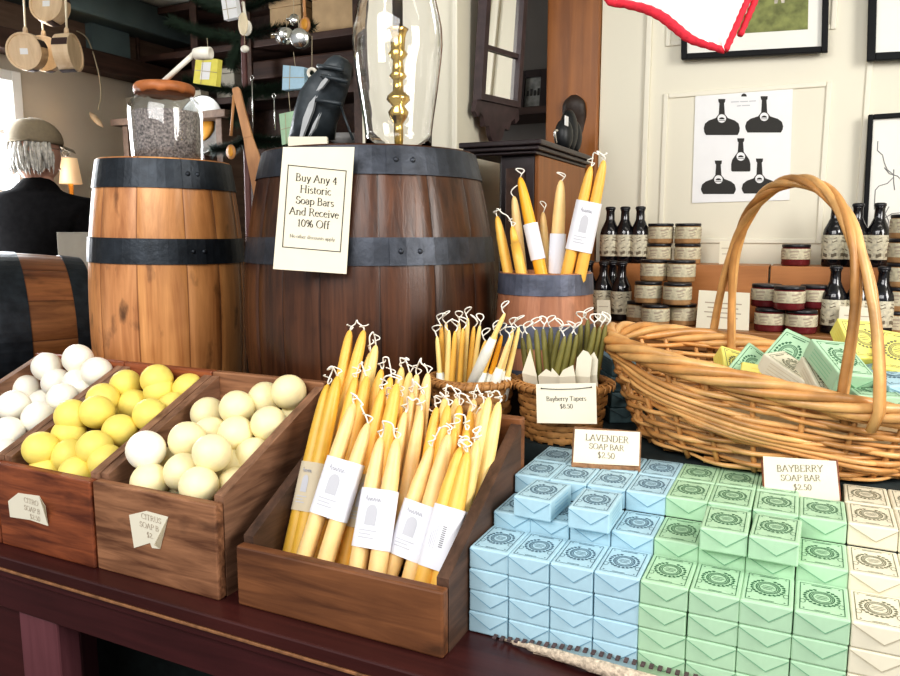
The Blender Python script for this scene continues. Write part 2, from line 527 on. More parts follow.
def glyphs():
    H, X, A_, D = 0.70, 0.44, 0.74, -0.20
    G = {' ': (0.25, [])}

    def g(ch, adv, *st):
        G[ch] = (adv, list(st))
    l = lambda *p: [(p[i], p[i + 1]) for i in range(0, len(p), 2)]
    g('A', 0.68, l(0.06, 0, 0.33, H), l(0.33, H, 0.60, 0), l(0.15, 0.25, 0.49, 0.25), _s(0.06, 0), _s(0.60, 0))
    g('B', 0.58, l(0.12, 0, 0.12, H), l(0.04, H, 0.26, H) + _a(0.28, 0.535, 0.15, 0.165, 90, -90) + l(0.12, 0.37), l(0.26, 0.37) + _a(0.30, 0.185, 0.19, 0.185, 90, -90) + l(0.04, 0))
    g('C', 0.64, _a(0.36, 0.35, 0.29, 0.36, 45, 315, 18), l(0.57, 0.50, 0.57, 0.66))
    g('D', 0.70, l(0.12, 0, 0.12, H), l(0.04, H, 0.28, H) + _a(0.30, 0.35, 0.30, 0.35, 90, -90, 14) + l(0.04, 0))
    g('E', 0.56, l(0.12, 0, 0.12, H), l(0.04, H, 0.48, H, 0.48, 0.58), l(0.12, 0.37, 0.40, 0.37), l(0.04, 0, 0.50, 0, 0.52, 0.13))
    g('H', 0.74, l(0.13, 0, 0.13, H), l(0.60, 0, 0.60, H), l(0.13, 0.37, 0.60, 0.37), _s(0.13, 0), _s(0.13, H), _s(0.60, 0), _s(0.60, H))
    g('I', 0.32, l(0.16, 0, 0.16, H), _s(0.16, 0), _s(0.16, H))
    g('K', 0.66, l(0.13, 0, 0.13, H), l(0.55, H, 0.15, 0.34), l(0.27, 0.44, 0.60, 0), _s(0.13, 0), _s(0.13, H), _s(0.58, 0), _s(0.54, H))
    g('L', 0.56, l(0.13, 0, 0.13, H), _s(0.13, H), l(0.04, 0, 0.50, 0, 0.52, 0.15))
    g('N', 0.74, l(0.12, 0, 0.12, H), l(0.10, H, 0.61, 0), l(0.61, 0, 0.61, H), _s(0.12, 0), _s(0.09, H), _s(0.61, H))
    g('O', 0.74, _a(0.37, 0.35, 0.31, 0.36, 0, 360, 24))
    g('P', 0.56, l(0.13, 0, 0.13, H), l(0.05, H, 0.28, H) + _a(0.30, 0.52, 0.19, 0.18, 90, -90) + l(0.13, 0.34), _s(0.13, 0))
    g('R', 0.63, l(0.13, 0, 0.13, H), l(0.05, H, 0.28, H) + _a(0.30, 0.53, 0.18, 0.17, 90, -90) + l(0.13, 0.36), l(0.30, 0.36, 0.57, 0), _s(0.13, 0), _s(0.58, 0, 0.06))
    g('S', 0.50, _a(0.25, 0.525, 0.165, 0.175, 40, 250, 12) + _a(0.25, 0.175, 0.185, 0.18, 70, -140, 12), l(0.39, 0.54, 0.39, 0.68), l(0.08, 0.03, 0.08, 0.19))
    g('T', 0.62, l(0.31, 0, 0.31, H), l(0.05, 0.55, 0.07, H, 0.55, H, 0.57, 0.55), _s(0.31, 0))
    g('U', 0.72, l(0.14, H, 0.14, 0.24) + _a(0.36, 0.22, 0.22, 0.23, 180, 360) + l(0.58, H), _s(0.14, H), _s(0.58, H))
    g('V', 0.66, l(0.06, H, 0.33, 0), l(0.33, 0, 0.59, H), _s(0.07, H), _s(0.59, H))
    g('Y', 0.64, l(0.06, H, 0.31, 0.33), l(0.58, H, 0.31, 0.33), l(0.31, 0.33, 0.31, 0), _s(0.07, H), _s(0.57, H), _s(0.31, 0))
    g('a', 0.42, _a(0.20, 0.32, 0.13, 0.12, 160, 0, 8) + l(0.33, 0.06, 0.40, 0.02), l(0.33, 0.25) + _a(0.20, 0.12, 0.14, 0.13, 80, 300, 10) + l(0.33, 0.08))
    g('b', 0.48, l(0.10, A_, 0.10, 0.0), l(0.10, 0.30) + _a(0.26, 0.22, 0.16, 0.22, 130, -130, 14) + l(0.10, 0.06), l(0.02, A_ - 0.04, 0.10, A_))
    g('c', 0.42, _a(0.23, 0.22, 0.18, 0.225, 50, 320, 14))
    g('d', 0.50, l(0.39, A_, 0.39, 0, 0.46, 0.02), l(0.39, 0.36) + _a(0.23, 0.22, 0.17, 0.22, 60, 310, 14), l(0.31, A_ - 0.04, 0.39, A_))
    g('e', 0.43, l(0.07, 0.26, 0.38, 0.26) + _a(0.225, 0.22, 0.165, 0.22, 10, 320, 16))
    g('f', 0.32, l(0.14, 0, 0.14, 0.58) + _a(0.25, 0.60, 0.11, 0.13, 180, 40, 8), l(0.03, X, 0.27, X), _s(0.14, 0, 0.075))
    g('h', 0.52, l(0.11, 0, 0.11, A_), l(0.11, 0.30) + _a(0.26, 0.30, 0.15, 0.14, 150, 0, 9) + l(0.41, 0), _s(0.11, 0, 0.075), _s(0.41, 0, 0.075), l(0.03, A_ - 0.04, 0.11, A_))
    g('i', 0.26, l(0.13, 0, 0.13, X), _s(0.13, 0, 0.08), l(0.05, X - 0.04, 0.13, X), l(0.13, 0.59, 0.13, 0.67))
    g('l', 0.26, l(0.13, 0, 0.13, A_), _s(0.13, 0, 0.08), l(0.05, A_ - 0.04, 0.13, A_))
    g('n', 0.52, l(0.11, 0, 0.11, X), l(0.11, 0.30) + _a(0.26, 0.30, 0.15, 0.14, 150, 0, 9) + l(0.41, 0), _s(0.11, 0, 0.075), _s(0.41, 0, 0.075), l(0.03, X - 0.04, 0.11, X))
    g('o', 0.48, _a(0.24, 0.22, 0.19, 0.225, 0, 360, 20))
    g('p', 0.50, l(0.11, D, 0.11, X), l(0.11, 0.32) + _a(0.27, 0.22, 0.17, 0.22, 130, -130, 14) + l(0.11, 0.08), _s(0.11, D, 0.075), l(0.03, X - 0.04, 0.11, X))
    g('r', 0.36, l(0.11, 0, 0.11, X), l(0.11, 0.28) + _a(0.25, 0.30, 0.13, 0.14, 160, 50, 6), _s(0.11, 0, 0.085), l(0.03, X - 0.04, 0.11, X))
    g('s', 0.36, _a(0.18, 0.33, 0.11, 0.11, 30, 240, 9) + _a(0.18, 0.115, 0.125, 0.115, 70, -150, 9))
    g('t', 0.31, l(0.13, 0.60, 0.13, 0.10) + _a(0.20, 0.09, 0.07, 0.09, 180, 310, 6), l(0.03, X, 0.27, X))
    g('u', 0.52, l(0.11, X, 0.11, 0.14) + _a(0.25, 0.14, 0.14, 0.14, 180, 340, 8), l(0.40, X, 0.40, 0, 0.48, 0.02), l(0.03, X - 0.02, 0.11, X), l(0.32, X - 0.02, 0.40, X))
    g('v', 0.46, l(0.06, X, 0.23, 0), l(0.23, 0, 0.39, X), _s(0.07, X, 0.07), _s(0.39, X, 0.06))
    g('y', 0.46, l(0.06, X, 0.23, 0.0), l(0.39, X, 0.20, -0.12, 0.12, -0.20, 0.05, -0.18), _s(0.07, X, 0.07), _s(0.39, X, 0.06))
    g('0', 0.48, _a(0.24, 0.33, 0.185, 0.34, 0, 360, 22))
    g('1', 0.40, l(0.10, 0.56, 0.22, 0.66, 0.22, 0), _s(0.22, 0, 0.09))
    g('2', 0.46, _a(0.22, 0.48, 0.15, 0.18, 170, -30, 10) + l(0.06, 0.02, 0.40, 0.02, 0.42, 0.12))
    g('4', 0.50, l(0.32, 0, 0.32, 0.66), l(0.32, 0.66, 0.05, 0.20, 0.45, 0.20), _s(0.32, 0, 0.085))
    g('5', 0.46, l(0.38, 0.66, 0.13, 0.66, 0.11, 0.38) + _a(0.21, 0.205, 0.17, 0.205, 110, -150, 12))
    g('8', 0.46, _a(0.23, 0.50, 0.13, 0.16, 0, 360, 16), _a(0.23, 0.17, 0.17, 0.18, 0, 360, 18))
    g('$', 0.48, _a(0.23, 0.49, 0.14, 0.16, 40, 250, 10) + _a(0.23, 0.17, 0.16, 0.165, 70, -140, 10), l(0.23, -0.08, 0.23, 0.74))
    g('%', 0.78, _a(0.20, 0.50, 0.12, 0.17, 0, 360, 14), _a(0.58, 0.16, 0.12, 0.17, 0, 360, 14), l(0.58, 0.68, 0.20, -0.01))
    g('.', 0.22, l(0.11, 0.0, 0.11, 0.08))
    return G


GL = glyphs()
_TX = {}


def text_mesh(body, bold=0.0, align='CENTER'):
    k = (body, bold, align)
    if k in _TX:
        return _TX[k]
    thick, thin = 0.085 + bold * 4, 0.030 + bold * 3
    vs, fs, x = [], [], 0.0
    for ch in body:
        adv, strokes = GL.get(ch, (0.3, []))
        for st in strokes:
            n = len(st)
            rib = []
            for i, (px, py) in enumerate(st):
                a, c = st[max(i - 1, 0)], st[min(i + 1, n - 1)]
                dx, dy = c[0] - a[0], c[1] - a[1]
                L = math.hypot(dx, dy) or 1
                dx, dy = dx / L, dy / L
                w = thin + (thick - thin) * abs(math.sin(math.atan2(dy, dx) + 0.28)) ** 1.6
                rib.append((x + px - dy * w / 2, py + dx * w / 2, x + px + dy * w / 2, py - dx * w / 2))
            for i in range(n - 1):
                o = len(vs)
                p, q = rib[i], rib[i + 1]
                vs += [(p[0], p[1], 0), (p[2], p[3], 0), (q[2], q[3], 0), (q[0], q[1], 0)]
                fs.append([o, o + 1, o + 2, o + 3])
        x += adv
    off = -x / 2 if align == 'CENTER' else 0
    _TX[k] = ([(a + off, b, c) for a, b, c in vs], fs)
    return _TX[k]


def tag(o, label=None, cat=None, group=None, kind=None):
    if label:
        o['label'] = label
    if cat:
        o['category'] = cat
    if group:
        o['group'] = group
    if kind:
        o['kind'] = kind
    return o


def thing(name, label, cat, loc=(0, 0, 0), group=None, mat=None):
    o = bpy.data.objects.new(name, None)
    col.objects.link(o)
    o.empty_display_size = 0.05
    mt = mat.copy() if mat is not None else Matrix.Translation(V(loc))
    o.matrix_world = mt
    ROOTS[o.name] = mt
    return tag(o, label, cat, group)


def copy_tree(o, mt, label, group=None):
    c = o.copy()
    col.objects.link(c)
    c.matrix_world = mt
    ROOTS[c.name] = mt
    c['label'] = label
    if group:
        c['group'] = group
    for ch in list(o.children):
        d = ch.copy()
        col.objects.link(d)
        d.parent = c
        for g in list(ch.children):
            e = g.copy()
            col.objects.link(e)
            e.parent = d
    return c


def struct(name, mb, mat, label=None):
    o = mb.build(name, mat)
    o['kind'] = 'structure'
    if label:
        o['label'] = label
    return o


def basis(x, y, z, o):
    m = Matrix((x, y, z)).transposed().to_4x4()
    m.translation = o
    return m


def smooth_path(pts, n=6):
    pts = [V(p) for p in pts]
    q = [pts[0] * 2 - pts[1]] + pts + [pts[-1] * 2 - pts[-2]]
    out = []
    for i in range(1, len(q) - 2):
        a, b, c, d = q[i - 1], q[i], q[i + 1], q[i + 2]
        for k in range(n):
            t = k / n
            out.append(0.5 * ((2 * b) + (c - a) * t + (2 * a - 5 * b + 4 * c - d) * t * t + (3 * b - a - 3 * c + d) * t ** 3))
    out.append(pts[-1])
    return out


ORD = ['first', 'second', 'third', 'fourth', 'fifth', 'sixth', 'seventh', 'eighth', 'ninth', 'tenth', 'eleventh', 'twelfth', 'thirteenth', 'fourteenth', 'fifteenth', 'sixteenth', 'seventeenth', 'eighteenth', 'nineteenth', 'twentieth']
TZ = 0.78      # table top

# ------------------------------------------------------------------ setting
struct('floor', MB().box((-4.2, -1.5, -0.05), (2.2, 4.6, 0)), 'floor')
struct('ceiling', MB().box((-4.2, 0.4, 2.60), (2.2, 4.6, 2.70)), 'ceil')
# poster wall (panelled)
yW = 2.55
mb = MB().box((-0.662, yW, 0), (2.2, yW + 0.12, 2.75))
struct('wall_back', mb, 'cream')


def panel_frame(x0, x1, z0, z1, n, y=yW):
    b = MB()
    w, t = 0.016, 0.006
    b.box((x0, y - t, z0), (x0 + w, y + 0.001, z1), bev=0.003)
    b.box((x1 - w, y - t, z0), (x1, y + 0.001, z1), bev=0.003)
    b.box((x0 + w, y - t, z1 - w), (x1 - w, y + 0.001, z1), bev=0.003)
    b.box((x0 + w, y - t, z0), (x1 - w, y + 0.001, z0 + w), bev=0.003)
    struct('trim_%d' % n, b, 'creamtrim')


panel_frame(-0.455, 0.030, 1.30, 1.776, 1)
panel_frame(-0.455, 0.030, 1.92, 2.55, 2)
panel_frame(0.115, 0.62, 1.30, 2.55, 3)
struct('trim_4', MB().box((-0.516, yW - 0.012, 0), (-0.498, yW + 0.001, 2.75), bev=0.003), 'creamtrim')
# honey pine post at the end of the wall
struct('trim_5', MB().box((-0.845, yW - 0.02, 0), (-0.664, yW + 0.16, 2.75), bev=0.006), 'post')
struct('wall_right', MB().box((1.9, 0.6, 0), (2.0, 2.55, 2.75)), 'cream')
# cream pier behind the lamp
struct('wall_center', MB().box((-1.311, 2.1, 0), (-0.975, 2.44, 2.75)), ['cream'])
struct('trim_6', MB().box((-0.990, 2.088, 0), (-0.974, 2.101, 2.75), bev=0.003), 'creamtrim')
# far rooms
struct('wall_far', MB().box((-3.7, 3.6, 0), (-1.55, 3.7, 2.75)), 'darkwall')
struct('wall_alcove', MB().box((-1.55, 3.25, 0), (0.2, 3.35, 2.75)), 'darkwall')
struct('trim_7', MB().box((-1.54, 3.20, 1.93), (-0.3, 3.25, 2.02), bev=0.005), 'beamx')
# left wall with window opening (y 1.75..2.5, z 1.0..2.08)
xL = -3.6
wy0, wy1, wz0, wz1 = 1.70, 2.57, 0.95, 2.12
mb = MB()
mb.box((xL - 0.1, 0.4, 0), (xL, wy0, 2.75))
mb.box((xL - 0.1, wy1, 0), (xL, 3.6, 2.75))
mb.box((xL - 0.1, wy0, 0), (xL, wy1, wz0))
mb.box((xL - 0.1, wy0, wz1), (xL, wy1, 2.75))
struct('wall_left', mb, 'greywall')
w = MB()
w.box((xL - 0.08, wy0, wz0), (xL + 0.02, wy0 + 0.05, wz1), bev=0.004)
w.box((xL - 0.08, wy1 - 0.05, wz0), (xL + 0.02, wy1, wz1), bev=0.004)
w.box((xL - 0.08, wy0 + 0.05, wz1 - 0.05), (xL + 0.02, wy1 - 0.05, wz1), bev=0.004)
w.box((xL - 0.08, wy0 + 0.05, wz0), (xL + 0.03, wy1 - 0.05, wz0 + 0.05), bev=0.004)
for k in range(1, 3):
    y = wy0 + (wy1 - wy0) * k / 3
    w.box((xL - 0.05, y - 0.01, wz0 + 0.05), (xL - 0.02, y + 0.01, wz1 - 0.05))
for k in range(1, 4):
    z = wz0 + (wz1 - wz0) * k / 4
    w.box((xL - 0.048, wy0 + 0.05, z - 0.01), (xL - 0.022, wy1 - 0.05, z + 0.01))
win = struct('window_1', w, 'whitewall')
pane = MB().box((xL - 0.037, wy0 + 0.05, wz0 + 0.05), (xL - 0.033, wy1 - 0.05, wz1 - 0.05)).build('glass_pane', 'windowglow', win)
struct('trim_8', MB().box((xL + 0.001, 0.4, 2.19), (xL + 0.14, 3.58, 2.29), bev=0.01), 'beam')
struct('trim_9', MB().box((xL + 0.002, 0.4, 2.292), (xL + 0.03, 3.58, 2.44)), 'brownboard')
struct('trim_10', MB().box((xL + 0.002, 0.4, 2.442), (xL + 0.2, 3.58, 2.598), bev=0.01), 'teal')
struct('trim_11', MB().box((xL + 0.032, 2.95, 2.292), (xL + 0.08, 3.2, 2.44)), 'teal')
struct('trim_12', MB().box((-3.598, 3.42, 2.17), (-1.32, 3.598, 2.27), bev=0.01), 'beamx')

# ------------------------------------------------------------------ tables
t = thing('display_table', 'dark maroon painted wooden table carrying the crates and soap stacks', 'table', (-0.4, 1.0, 0))
x0, x1, y0, y1 = -1.62, 0.75, 0.777, 1.185
mb = MB().box((x0, y0, TZ - 0.022), (x1, y1, TZ), 0, 0.003)
top = mb.build('tabletop', 'table', t)
MB().box((x0, y0 - 0.0015, TZ - 0.026), (x1, y0 + 0.004, TZ - 0.0215), 0, 0.001).build('worn_edge', 'edgewood', t)
mb = MB().box((x0 + 0.02, y0 + 0.018, TZ - 0.11), (x1 - 0.02, y0 + 0.04, TZ - 0.0225), 0, 0.002)
mb.box((x0 + 0.02, y0 + 0.010, TZ - 0.046), (x1 - 0.02, y0 + 0.018, TZ - 0.0225), 0, 0.003)
mb.build('apron', 'apron', t)
for lx, ly in ((-1.182, 0.80), (0.55, 0.80), (-1.50, 1.08), (0.55, 1.08)):
    MB().box((lx - 0.050, ly, 0), (lx + 0.050, ly + 0.045, TZ - 0.0225 - (0.088 if ly < 1 else 0)), 0, 0.004).build('leg', 'legpaint', t)
MB().box((x0 + 0.02, y0 + 0.042, 0.2), (-1.235, y0 + 0.062, TZ - 0.03), 0, 0.003).build('end_panel', 'apron', t)
MB().box((x0 + 0.02, 1.155, 0.02), (x1 - 0.02, 1.175, TZ - 0.03), 0, 0.003).build('dark_backing', 'blackcloth', t)  # dark board added to stand in for the shade under the table

t = thing('back_counter', 'dark wooden counter behind the crates on which the barrels stand', 'counter', (-0.9, 1.5, 0))
MB().box((-2.55, 1.19, TZ - 0.03), (0.75, 1.88, TZ), 0, 0.004).build('counter_top', 'beamx', t)
for lx in (-2.45, -1.2, 0.6):
    for ly in (1.24, 1.79):
        MB().box((lx, ly, 0), (lx + 0.06, ly + 0.06, TZ - 0.031), 0, 0.003).build('leg', 'beam', t)

# stepped riser under the soap and baskets, covered in dark cloth
b = MB()
b.box((-0.39, 0.990, TZ), (0.66, 1.0755, TZ + 0.1155))
b.box((-0.39, 1.0755, TZ), (0.66, 1.2495, TZ + 0.1455))
b.box((-0.475, 1.2495, TZ), (0.66, 1.395, TZ + 0.177))
b.box((-0.385, 1.395, TZ), (0.66, 1.80, TZ + 0.177))
b = b.build('stepped_riser', 'blackcloth', None, (0.1, 1.3, TZ))
tag(b, 'stepped riser under dark cloth holding up the soap and the wicker basket', 'riser')


# ------------------------------------------------------------------ crates
def display_crate(name, label, x0, x1, yf, yb, zf, zb, th, fmat, smat, zfl, seam=None):
    t = thing(name, label, 'crate', ((x0 + x1) / 2, yf, TZ))
    MB().box((x0, yf, TZ), (x1, yf + th, zf), 0, 0.003).build('front_board', fmat, t)
    MB().box((x0, yb - th, TZ), (x1, yb, zb), 0, 0.003).build('back_board', fmat, t)
    for sx in (x0, x1 - th):
        a, c = yf + th + 0.0005, yb - th - 0.0005
        sl = (zb - zf) / (yb - yf)
        prof = [(a, TZ), (c, TZ), (c, zf + sl * (c - yf)), (a, zf + sl * (a - yf))]
        b = MB().prism(prof, th, 0, Matrix(((0, 0, 1, sx), (1, 0, 0, 0), (0, 1, 0, 0), (0, 0, 0, 1))))
        b.build('side_board', smat, t)
    a, c = yf + th + 0.001, yb - th - 0.001
    MB().add([(x0 + th, a, zfl[0]), (x1 - th, a, zfl[0]), (x1 - th, c, zfl[1]), (x0 + th, c, zfl[1])], [(0, 1, 2, 3)]).build('sloping_floor', smat, t)
    return t


CR = [  # x0, x1
    ('white', -1.558, -1.281, 'crate_red'), ('yellow', -1.279, -1.041, 'crate_red'), ('cream', -1.039, -0.777, 'crate_grey')]
YF, YB, ZF, ZB = 0.812, 1.118, 0.931, 1.066
display_crate('soap_crate', 'reddish sloped wooden crate of white soap balls cut off by the left edge', -1.558, -1.281, YF, YB, ZF, ZB, 0.018, 'crate_red', 'crate_side', (0.80, 0.925))
display_crate('soap_crate', 'reddish brown sloped wooden crate holding the yellow soap balls', -1.279, -1.041, YF, YB, ZF, ZB, 0.018, 'crate_red', 'crate_side', (0.80, 0.925))
display_crate('soap_crate', 'weathered brown sloped wooden crate holding the cream soap balls', -1.039, -0.777, YF + 0.004, YB, ZF, ZB, 0.018, 'crate_grey', 'crate_side', (0.80, 0.925))
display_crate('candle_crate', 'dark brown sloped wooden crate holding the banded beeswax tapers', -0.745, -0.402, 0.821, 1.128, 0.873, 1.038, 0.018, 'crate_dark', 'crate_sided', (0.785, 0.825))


# torn paper price labels on crates
def torn_label(label, poly_px, y, lines, curl):
    pts = [aty(px, py, y - 0.0012) for px, py in poly_px]
    cx = sum((p.x for p in pts)) / len(pts)
    cz = sum((p.z for p in pts)) / len(pts)
    b = MB()
    n = len(pts)
    b.add([p for p in pts] + [p + V((0, 0.0008, 0)) for p in pts], [list(range(n)), list(range(n, 2 * n))[::-1]] + [(i, n + i, n + (i + 1) % n, (i + 1) % n) for i in range(n)])
    c = [aty(px, py, y - dy) for px, py, dy in curl]
    b.add(c, [(0, 1, 2)])
    b.add(c, [(2, 1, 0)])
    for tx, px, py, sz in lines:
        p = aty(px, py, y - 0.0018)
        b.text(tx, sz, basis(V((1, 0, -0.06)).normalized(), V((0.06, 0, 1)).normalized(), V((0, -1, 0)), p), 1, bold=0.0)
    tag(b.build('price_sign', ['creampaper', 'brownink'], None, (cx, y, cz)), label, 'label')


torn_label('torn curling paper price label on the yellow soap crate', [(8, 501), (18, 493), (39, 496), (45, 506), (48, 526), (30, 520), (10, 517)], YF,
           [('CITRO', 31, 504, 0.0125), ('SOAP B', 32, 512, 0.0125), ('$2.50', 35, 520, 0.0125)], [(39, 496, 0.002), (48, 526, 0.002), (44, 508, 0.012)])
torn_label('torn curling paper price label on the cream soap crate', [(129, 515), (146, 511), (168, 517), (160, 549), (152, 548), (150, 543), (134, 548)], YF + 0.004,
           [('CITRUS', 151, 521, 0.0125), ('SOAP B', 149, 529, 0.0125), ('$2.', 150, 538, 0.0125)], [(168, 517, 0.002), (160, 549, 0.002), (154, 545, 0.012)])

# ------------------------------------------------------------------ soap balls
RB = 0.0315
sl = (ZB - ZF) / (YB - YF)
pn = V((0, -sl, 1)).normalized()


def ball_pos(px, py, lvl):
    return atplane(px, py, V((0, YF, ZF + lvl)), pn)


BALLS = {
    'white': ([(78, 359, 1, 'at the back right, highest of the white heap'), (47, 367, 1, 'at the back left of the heap'), (97, 372, 1, 'against the right wall at the back'), (57, 383, 1, 'in the middle of the heap'),
               (26, 389, 1, 'left of the middle of the heap'), (63, 399, 1, 'beside the right wall in the middle'), (14, 406, 1, 'at the left edge of the photo, middle height'), (39, 418, 1, 'near the right wall towards the front'), (8, 433, 1, 'at the front left of those seen'),
               (78, 383, 0, 'half buried below the highest ball'), (83, 391, 0, 'half hidden by the right wall'), (43, 404, 0, 'buried in the middle of the heap'), (3, 455, 0, 'lowest, at the bottom left edge of the photo')]),
    'yellow': ([(126, 385, 1, 'at the back left corner of the crate'), (157, 380, 0.8, 'at the back, behind the rear middle ball'), (160, 391, 1.1, 'at the rear middle of the heap'), (189, 389, 0.9, 'in the back right corner of the crate'),
                (103, 399, 0, 'half hidden behind the big left ball'), (97, 412, 1, 'high on the left side of the heap'), (118, 409, 0, 'buried right of the high left ball'), (134, 405, 0.4, 'sunk in the middle of the heap'), (150, 415, 1, 'high on the right side of the heap'),
                (174, 408, 0, 'low beside the right wall'), (69, 435, 1, 'second from the front left'), (120, 431, 0.8, 'in the middle towards the front'), (95, 448, 0.8, 'second row from the front, middle'), (41, 449, 1, 'at the front left corner'),
                (107, 462, 0.9, 'against the right wall near the front'), (46, 473, 0, 'low in the front left corner'), (77, 474, 0.1, 'low at the middle of the front board'), (70, 456, 0, 'buried between the front balls'), (72, 416, 0, 'half hidden by the left wall'), (61, 465, -0.3, 'deepest one seen behind the front board')]),
    'cream': ([(208, 414, 0.9, 'at the back left corner of the crate'), (237, 408, 1, 'at the back, second from the left'), (289, 392, 1.3, 'highest, at the back of the heap'), (265, 399, 0.6, 'at the back, just left of the highest'), (269, 424, 1, 'on the right side, in front of the highest'),
               (236, 434, 0.8, 'in the middle of the heap'), (254, 456, 0.8, 'against the right wall, middle'), (212, 453, 1.1, 'large in the middle towards the front'), (187, 440, 1, 'on the left side, behind the white one'), (150, 482, 0.9, 'in the front left corner'),
               (199, 486, 1, 'at the middle of the front board'), (170, 465, 0.1, 'sunk beside the white one'), (183, 472, 0.2, 'sunk behind the front middle ball'), (236, 486, 0.3, 'in the front right corner, low'), (298, 416, 0.2, 'in the back right corner, low'),
               (232, 468, 0, 'buried near the right wall'), (211, 434, 0, 'buried behind the large middle ball'), (178, 487, -0.4, 'deepest one seen behind the front board')]),
}
ball_list = []
for kind, lst in BALLS.items():
    for px, py, lv, txt in lst:
        p = ball_pos(px, py, 0.008 - 0.030 * (1 - lv))
        ball_list.append([p, kind, txt, RB])
ball_list.append([ball_pos(146, 450, 0.012), 'white', None, RB * 1.03])
for it in range(60):        # let neighbouring balls settle apart along their sight lines and sideways
    for i in range(len(ball_list)):
        for j in range(i):
            a, b_ = ball_list[i], ball_list[j]
            d = a[0] - b_[0]
            need = (a[3] + b_[3]) * 0.985
            L = d.length
            if L < need and L > 1e-6:
                far = a if (a[0] - CAM).length > (b_[0] - CAM).length else b_
                near = b_ if far is a else a
                q = (need - L) * 0.6
                far[0] += (far[0] - CAM).normalized() * q * 0.8
                near[0] -= (near[0] - CAM).normalized() * q * 0.15
BX = {'white': (-1.558, -1.281), 'yellow': (-1.279, -1.041), 'cream': (-1.039, -0.777)}


def settle(p, r, lim):
    # slide a ball along its sight line until it clears the crate walls
    d = (p - CAM).normalized()
    for k in range(60):
        if p.x > lim[1] - 0.018 - r or p.y < YF + 0.019 + r:
            p = p + d * 0.002
        elif p.y > YB - 0.019 - r or (p.x < lim[0] + 0.018 + r and lim[0] > -1.5):
            p = p - d * 0.002
            if p.y < YF + 0.021 + r:
                break
        else:
            break
    return p


protos = {}
for p, kind, txt, r in ball_list:
    if txt:
        p = settle(p, r, BX[kind])
    key = kind
    if key not in protos:
        b = MB()
        b.sphere((0, 0, 0), RB, 0, 28, 16)
        for i, v in enumerate(b.v):
            b.v[i] = v * (1 + 0.018 * noise.noise(v * 45))
        po_ = b.build('soap_ball_form', kind + '_soap')
        protos[key] = po_.data
        bpy.data.objects.remove(po_)
    o = bpy.data.objects.new('soap_ball', protos[key])
    col.objects.link(o)
    rot = Matrix.Rotation(rnd.uniform(0, 6), 4, V((rnd.random(), rnd.random(), 1)).normalized())
    o.matrix_world = Matrix.Translation(p) @ rot @ Matrix.Scale(r / RB, 4)
    if txt:
        tag(o, '%s soap ball %s' % (kind, txt), 'soap', '%s soap balls in a crate' % kind)
    else:
        tag(o, 'stray white soap ball at the front left of the cream soap crate', 'soap')


# ------------------------------------------------------------------ soap bars
SW, SD, SH = 0.0576, 0.0862, 0.0310


def arc_strip(b, cx, cy, rx, ry, a0, a1, w, z, mat, n=14):
    vs, fs = [], []
    for i in range(n + 1):
        a = a0 + (a1 - a0) * i / n
        for k in (-1, 1):
            vs.append((cx + (rx + k * w / 2) * math.cos(a), cy + (ry + k * w / 2) * math.sin(a), z))
    for i in range(n):
        fs.append((2 * i, 2 * i + 1, 2 * i + 3, 2 * i + 2))
    b.add(vs, fs, mat)


def line2(b, p, q, w, z, mat):
    p, q = V((*p, z)), V((*q, z))
    d = (q - p).normalized()
    n = V((-d.y, d.x, 0)) * w / 2
    b.quad(p - n, q - n, q + n, p + n, mat)


